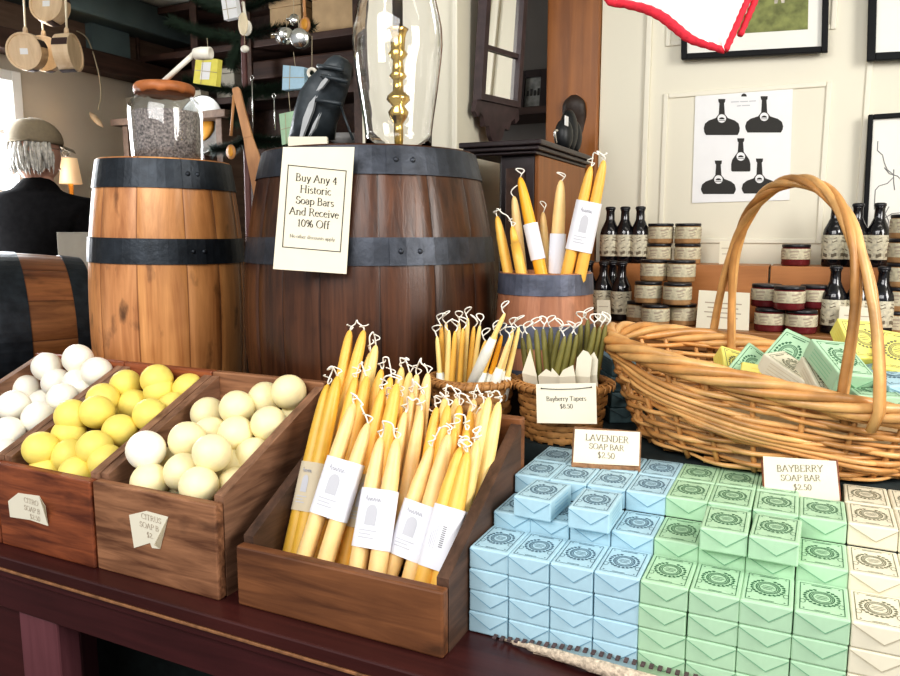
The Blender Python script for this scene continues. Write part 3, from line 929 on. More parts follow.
def soap_mesh(name, paper, ink):
    b = MB()
    w, d, h = SW / 2, SD / 2, SH
    b.box((-w, -d, 0.0003), (w, d, h), 0, 0.0022)
    z = h + 0.00025
    # printed border, wreath and cartouche on the top
    ew, ed = w - 0.0055, d - 0.007
    for p, q in (((-ew, -ed), (ew, -ed)), ((ew, -ed), (ew, ed)), ((ew, ed), (-ew, ed)), ((-ew, ed), (-ew, -ed))):
        line2(b, p, q, 0.0010, z, 1)
    arc_strip(b, 0, 0.002, 0.0098, 0.0115, 0, 2 * PI, 0.0011, z, 1, 28)
    arc_strip(b, 0, 0.002, 0.0135, 0.0160, 0, 2 * PI, 0.0014, z, 1, 28)
    arc_strip(b, 0, 0.002, 0.0117, 0.0138, 0, 2 * PI, 0.0010, z - 0.00005, 1, 28)
    for k in range(22):         # leaves of the wreath
        a = -PI / 2 + 2 * PI * (k + 0.5) / 22
        if abs(math.sin(a)) > 0.93 and math.sin(a) > 0:
            continue
        c = V((0.0172 * math.cos(a), 0.002 + 0.0195 * math.sin(a), z))
        t_ = V((-math.sin(a), math.cos(a), 0)) * (1 if math.cos(a) > 0 else -1)
        n_ = V((math.cos(a), math.sin(a), 0))
        b.quad(c - n_ * 0.0018, c + t_ * 0.0032 + n_ * 0.0014, c + n_ * 0.0034, c - t_ * 0.0024 + n_ * 0.0012, 1)
    for k, (ww, yy) in enumerate(((0.006, 0.006), (0.0075, 0.002), (0.005, -0.002))):
        line2(b, (-ww, yy), (ww, yy), 0.0013, z, 1)
    for sx in (-1, 1):
        for sy in (-1, 1):
            c = (sx * (ew - 0.004), sy * (ed - 0.0045))
            b.quad((c[0] - 0.0014, c[1], z), (c[0], c[1] - 0.0014, z), (c[0] + 0.0014, c[1], z), (c[0], c[1] + 0.0014, z), 1)
        arc_strip(b, sx * 0.0205, -0.014, 0.003, 0.005, 0, 2 * PI, 0.0009, z, 1, 10)
    line2(b, (-0.011, ed - 0.0035), (0.011, ed - 0.0035), 0.0018, z, 1)
    line2(b, (-0.008, -ed + 0.0028), (0.008, -ed + 0.0028), 0.0012, z, 1)
    # folded envelope flaps on both ends
    for s_ in (-1, 1):
        y = s_ * (d + 0.0001)
        q = s_ * 0.0013
        ap = V((0.004, y + q * 1.5, h * 0.38))
        A, B = V((-w + 0.001, y + q * 0.5, h - 0.002)), V((w - 0.001, y + q * 0.5, h - 0.002))
        A2, B2, ap2 = V((A.x, y, A.z)), V((B.x, y, B.z)), V((ap.x, y, ap.z))
        f = [(0, 1, 2), (0, 3, 5, 2), (2, 5, 4, 1)]
        if s_ > 0:
            f = [tuple(reversed(x)) for x in f]
        b.add([A, B, ap, A2, B2, ap2], [f[0][::-1] if s_ < 0 else f[0][::-1], f[1], f[2]], 0)
        e = [(A, ap), (ap, B)]
        for p, r_ in e:
            dd = V((0, q * 0.1, -0.0006))
            b.quad(p + dd * 0.2, r_ + dd * 0.2, r_ + dd * 2.0, p + dd * 2.0, 2)  # dark strip below each flap edge paints its shadow line
    # fine lines of print along the long sides
    for s_ in (-1, 1):
        x = s_ * (w + 0.00025)
        for k in range(4):
            zz = h * (0.24 + 0.17 * k)
            b.quad((x, -d * 0.62, zz), (x, d * 0.62, zz), (x, d * 0.62, zz + 0.0012), (x, -d * 0.62, zz + 0.0012), 3)
    dk = {'soapblue': (0.16, 0.32, 0.43), 'soapgreen': (0.16, 0.36, 0.21), 'soapcream': (0.42, 0.37, 0.26), 'soapyellow': (0.55, 0.45, 0.08), 'soapteal': (0.03, 0.05, 0.06)}[paper]
    key = paper + '_crease_shadow'
    if key not in M:
        M[key] = plain(key, dk, 0.6, var=0.0)
        M[paper + '_side'] = plain(paper + '_side', tuple(c * 1.5 for c in dk), 0.6, var=0.0)
    o = b.build(name, [paper, ink, key, paper + '_side'])
    me = o.data
    bpy.data.objects.remove(o)
    return me


SM = {'pale blue': soap_mesh('soap_bar', 'soapblue', 'inkblue'), 'mint green': soap_mesh('soap_bar', 'soapgreen', 'inkgreen'), 'ivory': soap_mesh('soap_bar', 'soapcream', 'inkolive'),
      'yellow': soap_mesh('soap_bar', 'soapyellow', 'inkolive'), 'dark teal': soap_mesh('soap_bar', 'soapteal', 'inkblue')}


def bar(colr, mt, label, group):
    o = bpy.data.objects.new('soap_bar', SM[colr])
    col.objects.link(o)
    o.matrix_world = mt
    return tag(o, label, 'soap', group)


COLX = [-0.400 + 0.0583 * k for k in range(10)]


def colour_of(c):
    return 'pale blue' if c < 4 else ('mint green' if c < 8 else 'ivory')


def col_word(c):
    if c < 4:
        return ['first', 'second', 'third', 'fourth'][c] + ' blue column from the left'
    if c < 8:
        return ['first', 'second', 'third', 'fourth'][c - 4] + ' green column from the left'
    return 'left ivory column' if c == 8 else 'rightmost ivory column'


def place_bar(c, y, z, row_txt, extra=(0, 0, 0)):
    cn = colour_of(c)
    x = COLX[c] + SW / 2 + rnd.uniform(-0.0006, 0.0006) + extra[0]
    mt = Matrix.Translation((x, y + SD / 2 + rnd.uniform(-0.0006, 0.0006) + extra[1], z)) @ Matrix.Rotation(rnd.uniform(-0.006, 0.006) + extra[2], 4, 'Z')
    return bar(cn, mt, '%s soap bar, %s, %s' % (cn, row_txt, col_word(c)), '%s soap bars stacked on the table' % cn)


LV = ['bottom of front stack', 'second lowest in front stack', 'second highest in front stack', 'top of front stack']
for c in range(10):
    off = rnd.uniform(-0.0008, 0.0008)
    for k in range(4):
        place_bar(c, 0.9000 + off, TZ + 0.0005 + SH * 1.006 * k, LV[k])
for c in range(10):
    place_bar(c, 0.9872, TZ + 0.116, 'second row back')
    place_bar(c, 1.0745, TZ + 0.146, 'third row back')
for c in list(range(0, 5)) + [5, 6, 8, 9]:
    place_bar(c, 1.1618, TZ + 0.146, 'rearmost row')
LOOSE = 'loose on top of second row'
place_bar(1, 0.978, TZ + 0.116 + SH * 1.01, LOOSE, (-0.021, -0.001, -0.05))
place_bar(2, 0.970, TZ + 0.116 + SH * 1.01, LOOSE, (0.002, 0, 0.01))
place_bar(5, 0.972, TZ + 0.116 + SH * 1.01, LOOSE, (0.001, 0, 0.02))
place_bar(6, 0.970, TZ + 0.116 + SH * 1.01, LOOSE, (0.003, 0, -0.03))
# dim stack between the tapers basket and the wicker basket
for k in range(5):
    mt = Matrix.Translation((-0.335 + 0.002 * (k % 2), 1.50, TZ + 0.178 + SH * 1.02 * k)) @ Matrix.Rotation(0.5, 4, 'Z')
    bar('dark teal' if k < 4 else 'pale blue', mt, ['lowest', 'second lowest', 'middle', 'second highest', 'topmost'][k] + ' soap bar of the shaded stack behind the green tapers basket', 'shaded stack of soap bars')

# woven mat rolled under the soap
mb = MB()
mb.box((-0.30, 0.884, TZ + 0.0002), (0.10, 0.9005, TZ + 0.004), 0, 0.0015)
path = [(-0.345, 0.8965, TZ + 0.003), (-0.33, 0.8925, TZ + 0.005), (-0.305, 0.886, TZ + 0.008), (-0.27, 0.882, TZ + 0.009), (-0.22, 0.876, TZ + 0.0105), (-0.10, 0.870, TZ + 0.0105), (0.15, 0.870, TZ + 0.0105)]
mb.tube(smooth_path(path, 6), [0.002] * 6 + [0.0035] * 6 + [0.0055] * 6 + [0.0075] * 6 + [0.0095] * 13, 10, 0, flat=0.9)
mt_ = mb.build('woven_mat', 'matweave', None, (-0.1, 0.88, TZ))
tag(mt_, 'tan woven mat with rolled stitched edge under the soap stacks', 'mat')
st = MB()
for k in range(46):
    x = -0.36 + k * 0.0105
    yy = 0.8985 - 0.001
    st.box((x, yy - 0.010, TZ + 0.0055 + min(0.012, max(0, (x + 0.35) * 0.11))), (x + 0.005, yy, TZ + 0.0075 + min(0.012, max(0, (x + 0.35) * 0.11))), 0)
st.build('edge_stitching', 'matdark', mt_)


# ------------------------------------------------------------------ barrels
def barrel(name, label, mt, H, rt, rb, hoops, wmat, hmat, nst=20, headrec=0.03, tints=None, seed=1, rivets=True, open_top=False):
    rg = random.Random(seed)
    t = thing(name, label, 'barrel', mat=mt)

    def rad(z):
        u = 2 * z / H - 1
        return rb - (rb - rt) * abs(u) ** 2.1
    seg = 6
    b = MB()
    nz = 22
    zs = [H * i / nz for i in range(nz + 1)]
    a0 = rg.uniform(0, 1)
    ang = []
    tot = 0
    ws = [rg.uniform(0.8, 1.25) for _ in range(nst)]
    for k in range(nst):
        ang.append((tot / sum(ws) * 2 * PI, (tot + ws[k]) / sum(ws) * 2 * PI))
        tot += ws[k]
    FR = [0, 0.016, 0.22, 0.41, 0.60, 0.79, 0.984, 1]
    seg = 7
    for k in range(nst):
        f = rg.uniform(*(tints or (0.72, 1.12)))
        tn = (f, f * rg.uniform(0.93, 1.0), f * rg.uniform(0.85, 1.0))
        dk_ = (f * 0.55, f * 0.50, f * 0.45)
        vs, fs, tl = [], [], []
        n = seg + 1
        for z in zs:
            for i in range(n):
                a = a0 + ang[k][0] + (ang[k][1] - ang[k][0]) * FR[i]
                dr = -0.0009 if i in (0, seg) else 0
                r = rad(z) + dr
                vs.append((r * math.cos(a), r * math.sin(a), z))
        for j in range(nz):
            for i in range(seg):
                fs.append((j * n + i, j * n + i + 1, (j + 1) * n + i + 1, (j + 1) * n + i))
                tl.append(dk_ if i in (0, seg - 1) else tn)
        # rims: top and bottom thickness
        m = len(vs)
        for z, zi in ((H, H), (0, 0)):
            for i in range(n):
                a = a0 + ang[k][0] + (ang[k][1] - ang[k][0]) * i / seg
                r = rad(z) - 0.016
                vs.append((r * math.cos(a), r * math.sin(a), z))
        for i in range(seg):
            fs.append((nz * n + i, nz * n + i + 1, m + i + 1, m + i))
            fs.append((i + 1, i, m + n + i, m + n + i + 1))
        # inner chime
        m2 = len(vs)
        for z in (H - headrec, headrec):
            for i in range(n):
                a = a0 + ang[k][0] + (ang[k][1] - ang[k][0]) * i / seg
                r = rad(z) - 0.017
                vs.append((r * math.cos(a), r * math.sin(a), z))
        for i in range(seg):
            fs.append((m + i, m + i + 1, m2 + i + 1, m2 + i))
            fs.append((m + n + i + 1, m + n + i, m2 + n + i, m2 + n + i + 1))
        b.add([mt @ V(p) for p in vs], fs, 0, True, None, tl + [tn] * (len(fs) - len(tl)))
    b.build('staves', wmat, t)
    hd = MB()
    hz = [headrec] if open_top else [H - headrec, headrec]
    for z in hz:
        hd.lathe([(rad(z) - 0.0165, z - 0.006), (rad(z) - 0.0165, z + 0.006)], 40, 0, mt, False)
    hd.build('head', wmat, t)
    for z0, z1 in hoops:
        h = MB()
        n = 5
        pr = [(rad(z0 + (z1 - z0) * i / n) + 0.0032, z0 + (z1 - z0) * i / n) for i in range(n + 1)]
        ins = [(r - 0.003, z) for r, z in pr[::-1]]
        prof = pr + ins + [pr[0]]
        vs, fs = [], []
        sg = 56
        for r, z in prof[:-1]:
            for k in range(sg):
                a = 2 * PI * k / sg
                vs.append((r * math.cos(a), r * math.sin(a), z))
        m = len(prof) - 1
        for i in range(m):
            j = (i + 1) % m
            for k in range(sg):
                k2 = (k + 1) % sg
                fs.append((i * sg + k, i * sg + k2, j * sg + k2, j * sg + k))
        h.add([mt @ V(p) for p in vs], fs, 0, False)
        if rivets:
            zc = (z0 + z1) / 2
            for da in (-0.07, 0.07):
                a = -0.75 + da
                h.sphere(mt @ V(((rad(zc) + 0.003) * math.cos(a), (rad(zc) + 0.003) * math.sin(a), zc)), 0.006, 0, 8, 6, (1, 1, 1))
            # lapped end of the hoop
            vs2, fs2 = [], []
            for i in range(6):
                z = z0 + (z1 - z0) * i / 5
                for a in (-0.9, -0.78, -0.66):
                    r = rad(z) + 0.0052
                    vs2.append(mt @ V((r * math.cos(a), r * math.sin(a), z)))
            for i in range(5):
                for k in range(2):
                    fs2.append((i * 3 + k, i * 3 + k + 1, (i + 1) * 3 + k + 1, (i + 1) * 3 + k))
            h.add(vs2, fs2)
        h.build('hoop', hmat, t)
    return t


barrel('whiskey_barrel', 'large dark oak barrel with black hoops bearing the offer sign', Matrix.Translation((-0.886, 1.45, TZ)), 0.722, 0.229, 0.279,
       [(0.664, 0.719), (0.492, 0.545), (0.18, 0.235), (0.003, 0.06)], 'barrel_dark', 'hoop_blue', 18, seed=4, tints=(0.7, 1.25))
barrel('whiskey_barrel', 'pale oak barrel with black hoops bearing the glass jar', Matrix.Translation((-1.400, 1.345, TZ + 0.003)) @ Matrix.Rotation(0.018, 4, 'Y') @ Matrix.Rotation(0.35, 4, 'Z'), 0.716, 0.147, 0.179,
       [(0.650, 0.713), (0.484, 0.540), (0.11, 0.17), (0.003, 0.06)], 'barrel_light', 'hoop', 12, seed=11, tints=(0.78, 1.10))
LA = V((0.47, 0.88, 0)).normalized()
mtl = basis(V((0, 0, 1)), V((0, 0, 1)).cross(LA) * -1, -LA, V((-2.10, 1.66, TZ + 0.2505)))
barrel('whiskey_barrel', 'reddish oak barrel lying on its side at the left', mtl, 0.62, 0.222, 0.246, [(0.003, 0.060), (0.180, 0.270), (0.40, 0.47), (0.54, 0.617)], 'barrel_red', 'hoop', 14, seed=5, rivets=False)
# small keg on its box
kx, ky = -0.495, 1.50
kb = thing('wooden_box', 'plain dark wooden box under the small keg of candles', 'box', (kx, ky, TZ))
MB().box((kx - 0.098, ky - 0.098, TZ), (kx + 0.098, ky + 0.098, TZ + 0.235), 0, 0.003).build('box_body', 'beamx', kb)
MB().box((kx - 0.101, ky - 0.101, TZ + 0.2355), (kx + 0.101, ky + 0.101, TZ + 0.249), 0, 0.003).build('lid', 'beamx', kb)
KH = 0.223
t = thing('candle_keg', 'small open wooden keg with grey iron hoops holding big yellow candles', 'keg', (kx, ky, TZ + 0.25))
b = MB()
rg = random.Random(3)
nst = 14
for k in range(nst):
    f = rg.uniform(0.8, 1.1)
    tn = (f, f * 0.97, f * 0.95)
    vs, fs = [], []
    for z in [KH * i / 8 for i in range(9)]:
        r = 0.108 - 0.0125 * (z / KH) ** 1.2
        for i in range(5):
            a = 2 * PI * (k + i / 4) / nst
            rr = r - (0.0015 if i in (0, 4) else 0)
            vs.append((kx + rr * math.cos(a), ky + rr * math.sin(a), TZ + 0.25 + z))
    for j in range(8):
        for i in range(4):
            fs.append((j * 5 + i, j * 5 + i + 1, (j + 1) * 5 + i + 1, (j + 1) * 5 + i))
    m = len(vs)
    for z in (KH, 0.02):
        for i in range(5):
            a = 2 * PI * (k + i / 4) / nst
            vs.append((kx + 0.085 * math.cos(a), ky + 0.085 * math.sin(a), TZ + 0.25 + z))
    for i in range(4):
        fs.append((40 + i, 41 + i, m + i + 1, m + i))
        fs.append((m + i, m + i + 1, m + 5 + i + 1, m + 5 + i))
    b.add(vs, fs, 0, True, None, [tn] * len(fs))
b.lathe([(0.104, 0.0), (0.104, 0.012)], 24, 0, Matrix.Translation((kx, ky, TZ + 0.25)), False)
b.build('staves', 'keg_wood', t)
for z0, z1 in ((0.180, 0.2215), (0.075, 0.120), (0.004, 0.03)):
    pr = [(0.108 - 0.0125 * (z / KH) ** 1.2 + 0.002, z) for z in (z0, (z0 + z1) / 2, z1)]
    pr2 = pr + [(r - 0.0018, z) for r, z in pr[::-1]] + [pr[0]]
    h = MB()
    vs, fs, sg = [], [], 40
    for r, z in pr2[:-1]:
        for k in range(sg):
            a = 2 * PI * k / sg
            vs.append((kx + r * math.cos(a), ky + r * math.sin(a), TZ + 0.25 + z))
    m = len(pr2) - 1
    for i in range(m):
        for k in range(sg):
            fs.append((i * sg + k, i * sg + (k + 1) % sg, ((i + 1) % m) * sg + (k + 1) % sg, ((i + 1) % m) * sg + k))
    h.add(vs, fs)
    h.build('hoop', 'hoop_keg', t)


# ------------------------------------------------------------------ candles
def candle_geo(b, base, tip, r, mat=0, seg=12):
    base, tip = V(base), V(tip)
    L = (tip - base).length
    u, w_, d = frame_from(tip - base)
    prof = [(r * 0.96, 0), (r, 0.006), (r * 0.98, L * 0.5), (r * 0.90, L * 0.74), (r * 0.81, L - r * 3.4), (r * 0.70, L - r * 1.9), (r * 0.55, L - r * 0.9), (r * 0.36, L - r * 0.3), (r * 0.16, L - r * 0.04), (0, L)]
    b.lathe(prof, seg, mat, basis(u, w_, d, base))


def wick_geo(b, A, B, rg, hgt=0.02, r=0.0014):
    A, B = V(A), V(B)
    m = (A + B) / 2
    j = lambda s: V((rg.uniform(-s, s), rg.uniform(-s, s), rg.uniform(-s, s) * 0.6))
    pts = [A - V((0, 0, 0.003)), A + V((0, 0, 0.35 * hgt)) + j(0.004), A * 0.7 + B * 0.3 + V((0, -0.004, hgt)) + j(0.007), m + V((0, -0.003, hgt * rg.uniform(0.6, 1.2))) + j(0.007),
           A * 0.3 + B * 0.7 + V((0, -0.004, hgt * 0.9)) + j(0.006), B + V((0, 0, 0.3 * hgt)) + j(0.004), B - V((0, 0, 0.003))]
    b.tube(smooth_path(pts, 5), r, 5, 0)
    for P_ in (A, B):      # curly loose end
        ph, rr = rg.uniform(0, 6), rg.uniform(0.005, 0.009)
        pp = [P_ - V((0, 0, 0.002))] + [P_ + V((rr * math.cos(ph + k * 1.2), rr * 0.6 * math.sin(ph + k * 1.2), hgt * (0.25 + 0.12 * k))) for k in range(5)]
        b.tube(smooth_path(pp, 4), r * 0.85, 5, 0)


def knot_geo(b, A, rg, hgt=0.02, r=0.0013):
    A = V(A)
    ph = rg.uniform(0, 6)
    pts = [A - V((0, 0, 0.003))]
    rr = rg.uniform(0.006, 0.010)
    for k in range(7):
        a = ph + k * 1.05
        pts.append(A + V((rr * math.cos(a), rr * 0.6 * math.sin(a), hgt * (0.35 + 0.75 * math.sin(k / 6 * PI)))))
    b.tube(smooth_path(pts, 4), r, 5, 0)


def band_geo(b, a0, a1, b0, b1, r, mats=1, front=V((0.0, -0.9, 0.43)), printed='arch'):
    """paper band round two candles with axes a0->a1 and b0->b1 (bottom, top of band); print faces front"""
    pts0, pts1 = [], []
    for lo, hi, out in ((a0, b0, pts0), (a1, b1, pts1)):
        ax = (a1 - a0).normalized()
        sd = (hi - lo)
        sd = (sd - ax * sd.dot(ax)).normalized()
        fr = ax.cross(sd).normalized()
        if fr.dot(front) < 0:
            fr = -fr
        rr = r + 0.0012
        n = 8
        for k in range(n + 1):
            t_ = PI / 2 + PI * k / n
            out.append(lo + sd * (math.cos(t_) * rr) + fr * (math.sin(t_) * rr))
        for k in range(n + 1):
            t_ = -PI / 2 + PI * k / n
            out.append(hi + sd * (math.cos(t_) * rr) + fr * (math.sin(t_) * rr))
    n = len(pts0)
    vs = pts0 + pts1
    b.add(vs, [(i, (i + 1) % n, n + (i + 1) % n, n + i) for i in range(n)], 0, True)
    # print on the front panel
    ax = (a1 - a0).normalized()
    sd = (b0 - a0)
    sd = (sd - ax * sd.dot(ax)).normalized()
    fr = ax.cross(sd).normalized()
    if fr.dot(front) < 0:
        fr = -fr
    H = ((a1 - a0).length + (b1 - b0).length) / 2
    W = (b0 - a0).length + r
    c = (a0 + a1 + b0 + b1) / 4 + fr * (r + 0.0018)
    if sd.dot(RT) < 0:
        sd = -sd
    S = lambda x, y: c + sd * (x * W) + ax * (y * H)

    def q(x0, y0, x1, y1):
        b.quad(S(x0, y0), S(x1, y0), S(x1, y1), S(x0, y1), 1)
    if printed == 'arch':
        b.tube([S(-0.28 + 0.56 * k / 22, 0.31 + 0.035 * math.sin(k * 1.7) + (0.03 if k in (1, 2, 13) else 0)) for k in range(23)], 0.0005, 4, 1)
        q(-0.20, -0.12, 0.20, 0.10)
        for k in range(8):
            a, a2 = PI * k / 8, PI * (k + 1) / 8
            b.add([S(0, 0.10), S(0.20 * math.cos(a), 0.10 + 0.13 * math.sin(a)), S(0.20 * math.cos(a2), 0.10 + 0.13 * math.sin(a2))], [(0, 1, 2)], 1)
        q(-0.34, -0.22, 0.30, -0.20)
        q(-0.34, -0.28, 0.10, -0.26)
        q(-0.34, -0.34, 0.22, -0.32)
    elif printed == 'bar':
        for k in range(11):
            y = -0.15 + 0.032 * k
            b.quad(S(0.08, y), S(0.24, y), S(0.24, y + 0.016), S(0.08, y + 0.016), 2)
        for k in range(4):
            x = -0.12 - 0.07 * k
            q(x, -0.2 + 0.05 * (k % 2), x + 0.02, 0.22 - 0.06 * k)


CB0 = V((0, 0.86, 0.80))
CD = V((0.05, 0.42, 0.905)).normalized()
CN = -V((0, -CD.z, CD.y)).normalized()
if CN.y < 0:
    CN = -CN


def cpl(px, py, k):
    return atplane(px, py, CB0 + CN * k, CN)


CR_ = 0.0138
CPLACED = []


def seg_gap(a0, a1, b0, b1):
    best = 9
    for i in range(13):
        p = a0 + (a1 - a0) * (i / 12)
        d = b1 - b0
        t_ = max(0, min(1, (p - b0).dot(d) / d.length_squared))
        best = min(best, (p - b0 - d * t_).length)
    return best

crg = random.Random(21)


def candle_pair(tips, k, label, wax='beeswax', band=None, lows=None, L=0.30, group='banded pairs of tapers in the candle crate', r=CR_, printed='arch', pmat='labelpaper', wickh=0.022):
    """tips: tip pixels; lows: lower pixels; band: (py_top, py_bottom) measured on first candle"""
    if not band:
        r = r * 0.86
    jit = [crg.uniform(-0.01, 0.01) for _ in tips]
    best = None
    for step in range(40):
        kk = k + 0.003 * step
        stop = False
        for off in ((0,) if lows else (0, 0.012, -0.012, 0.024, -0.024, 0.036, -0.036)):
            T = [cpl(px, py, kk) for px, py in tips]
            for tp in T:
                if tp.z > 1.06:
                    continue
                tp.x = max(-0.745 + 0.0195 + r, min(tp.x, -0.402 - 0.0195 - r))
            Bs = []
            for i, tp in enumerate(T):
                d = (tp - cpl(*lows[i], kk)).normalized() if lows else (CD + V((jit[i] + off / 0.3, 0, 0))).normalized()
                zmin = 0.802 + 0.30 * max(0, (tp.y - d.y * L - 0.86))
                LL = min(L, (tp.z - zmin) / d.z)
                Bs.append(tp - d * LL)
            for i in range(len(T)):
                Bs[i].x = max(-0.745 + 0.0195 + r, min(Bs[i].x, -0.402 - 0.0195 - r))
                Bs[i].y = max(Bs[i].y, 0.821 + 0.0195 + r)
            gap = min([seg_gap(T[i], Bs[i], q0, q1) - r - r_ for i in range(len(T)) for q0, q1, r_ in CPLACED] or [1])
            bad = any((p.y + (1.04 - p.z) * (q.y - p.y) / (q.z - p.z)) + r * 1.15 > 1.108 for p, q in zip(Bs, T))
            if bad and best is not None:
                continue
            if best is None or gap > best[0]:
                best = (gap, T, Bs)
            if gap > -0.001:
                stop = True
                break
        if stop:
            break
    gap, T, Bs = best
    if len(T) == 2:
        dd = T[1] - T[0]
    for i in range(len(T)):
        CPLACED.append((T[i], Bs[i], r))
    o = thing('candle_pair', label, 'candles', Bs[0], group)
    for tp, bs in zip(T, Bs):
        candle_geo(c := MB(), bs, tp, r)
        c.build('candle', wax, o)
    wk = MB()
    if len(T) > 1:
        wick_geo(wk, T[0], T[1], crg, wickh)
    else:
        knot_geo(wk, T[0], crg, wickh)
    wk.build('wick', 'wick', o)
    if band:
        u0, u1 = band
        pt = lambda i, u: Bs[i] + (T[i] - Bs[i]) * u
        bb = MB()
        j = len(T) - 1
        if j:
            ax_ = (T[0] - Bs[0]).normalized()
            ax1 = (T[1] - Bs[1]).normalized()
            q0, q1 = pt(0, u0), pt(0, u1)
            w0 = Bs[1] + ax1 * ((q0 - Bs[1]).dot(ax_) / ax1.dot(ax_))
            w1 = Bs[1] + ax1 * ((q1 - Bs[1]).dot(ax_) / ax1.dot(ax_))
            band_geo(bb, q0, q1, w0, w1, r, printed=printed)
        else:
            s_ = V((0.004, 0, 0))
            band_geo(bb, pt(0, u0) - s_, pt(0, u1) - s_, pt(0, u0) + s_, pt(0, u1) + s_, r, printed=None)
        bb.build('paper_band', [pmat, 'paleink', 'greyink'], o)
    return o


candle_pair([(328, 384), (338, 376)], 0.030, 'tall golden taper pair with beige band at the far left of the crate', 'darkwax', (0.30, 0.56), [(286, 549), (299, 553)], 0.32, pmat='beigelabel')
candle_pair([(354, 403), (368, 423)], 0.000, 'taper pair with large white band, first white band from the left', 'palewax', (0.32, 0.66), [(306, 553), (326, 560)], 0.262)
candle_pair([(356, 377), (367, 376)], 0.050, 'golden taper pair half hidden behind the first white banded pair', 'beeswax', (0.22, 0.47), [(318, 553), (333, 560)], 0.31)
candle_pair([(383, 389), (397, 383)], 0.040, 'taper pair with beige band between the first and second white bands', 'beeswax', (0.24, 0.52), [(347, 553), (362, 556)], 0.30, pmat='beigelabel')
candle_pair([(381, 437), (397, 438)], 0.000, 'pale taper pair with white band at the middle front of the crate', 'palewax', (0.30, 0.665), [(359, 560), (378, 566)], 0.235)
candle_pair([(432, 446), (449, 434)], 0.000, 'pale taper pair with white band, second from the right at the front', 'palewax', (0.255, 0.62), [(391, 570), (411, 578)], 0.235)
candle_pair([(461, 447), (475, 453)], 0.012, 'bright yellow taper pair whose white band shows a barcode', 'beeswax', (0.235, 0.62), [(424, 580), (440, 584)], 0.23, printed='bar')
candle_pair([(486, 446), (495, 442)], 0.020, 'lemon taper pair with white band against the right wall of the crate', 'lemonwax', (0.2, 0.55), None, 0.23, printed=None)
candle_pair([(350, 330), (364, 330)], 0.085, 'tallest taper pair rising at the back left of the crate', 'beeswax', None, None, 0.33, wickh=0.014)
candle_pair([(376, 345), (371, 352)], 0.090, 'taper pair just right of the tallest ones at the back', 'lemonwax', None, None, 0.32, wickh=0.03)
candle_pair([(382, 369), (391, 377)], 0.090, 'back row taper pair right of the tallest ones', 'beeswax', None, None, 0.31)
candle_pair([(402, 367), (410, 372)], 0.110, 'back row taper pair in the middle of the crate', 'lemonwax', None, None, 0.31)
candle_pair([(417, 374), (428, 373)], 0.095, 'pale back row taper pair beside the yellow tapers basket', 'palewax', None, None, 0.31)
candle_pair([(389, 402), (401, 396)], 0.065, 'leaning taper pair in the second row behind the middle white band', 'beeswax', None, None, 0.27)
candle_pair([(405, 412), (421, 410)], 0.040, 'taper pair behind and right of the middle white band', 'palewax', None, None, 0.25)
candle_pair([(437, 407), (448, 405)], 0.070, 'taper pair at the back of the right hand cluster, leftmost', 'beeswax', None, None, 0.27)
candle_pair([(460, 405), (471, 411)], 0.075, 'taper pair at the back of the right hand cluster, middle', 'beeswax', None, None, 0.27)
candle_pair([(489, 397), (499, 402)], 0.080, 'taper pair standing tallest by the right wall at the back', 'lemonwax', None, None, 0.28, wickh=0.014)
candle_pair([(478, 420), (490, 422)], 0.040, 'taper pair in the right hand cluster near the wall, second row', 'lemonwax', None, None, 0.25)
candle_pair([(455, 428), (467, 430)], 0.032, 'taper pair in the right hand cluster behind the barcode pair', 'beeswax', None, None, 0.25)
candle_pair([(424, 420), (436, 424)], 0.030, 'taper pair behind the second white band from the right', 'beeswax', None, None, 0.25)


candle_pair([(446, 396), (457, 398)], 0.095, 'taper pair rising just under the rim of the yellow tapers basket', 'lemonwax', None, None, 0.29)
candle_pair([(474, 399), (483, 403)], 0.095, 'taper pair at the back right, left of the tallest by the wall', 'palewax', None, None, 0.29)
candle_pair([(412, 392), (423, 394)], 0.080, 'pale taper pair in the third row at the middle of the crate', 'palewax', None, None, 0.28)


# keg candles: in the plane of the keg
def keg_candles(tips, lows, ys, label, wax, r=0.0125, band=None, group='big candles in the small keg', wickh=0.02):
    T = [aty(px, py, y) for (px, py), y in zip(tips, ys)]
    Lw = [aty(px, py, y - 0.005) for (px, py), y in zip(lows, ys)]
    zb = TZ + 0.27
    Bs = []
    for tp, lw in zip(T, Lw):
        d = (tp - lw)
        k = min((tp.z - zb) / d.z, 1.45)
        Bs.append(tp - d * k)
    o = thing('candle_pair' if len(T) > 1 else 'taper_candle', label, 'candles' if len(T) > 1 else 'candle', Bs[0], group)
    for tp, bs in zip(T, Bs):
        candle_geo(c := MB(), bs, tp, r)
        c.build('candle' if len(T) > 1 else 'wax_body', wax, o)
    wk = MB()
    if len(T) > 1:
        wick_geo(wk, T[0], T[1], crg, wickh)
    else:
        knot_geo(wk, T[0], crg, wickh)
    wk.build('wick', 'wick', o)
    if band:
        u = lambda i, py: Bs[i] + (T[i] - Bs[i]) * py
        bb = MB()
        if len(T) > 1:
            ax_ = (T[0] - Bs[0]).normalized()
            ax1 = (T[1] - Bs[1]).normalized()
            q0, q1 = u(0, band[0]), u(0, band[1])
            w0 = Bs[1] + ax1 * ((q0 - Bs[1]).dot(ax_) / ax1.dot(ax_))
            w1 = Bs[1] + ax1 * ((q1 - Bs[1]).dot(ax_) / ax1.dot(ax_))
            band_geo(bb, q0, q1, w0, w1, r)
        else:
            s_ = V((0.001, 0, 0))
            band_geo(bb, u(0, band[0]) - s_, u(0, band[1]) - s_, u(0, band[0]) + s_, u(0, band[1]) + s_, r, printed=None)
        bb.build('paper_band', ['labelpaper', 'paleink', 'greyink'], o)


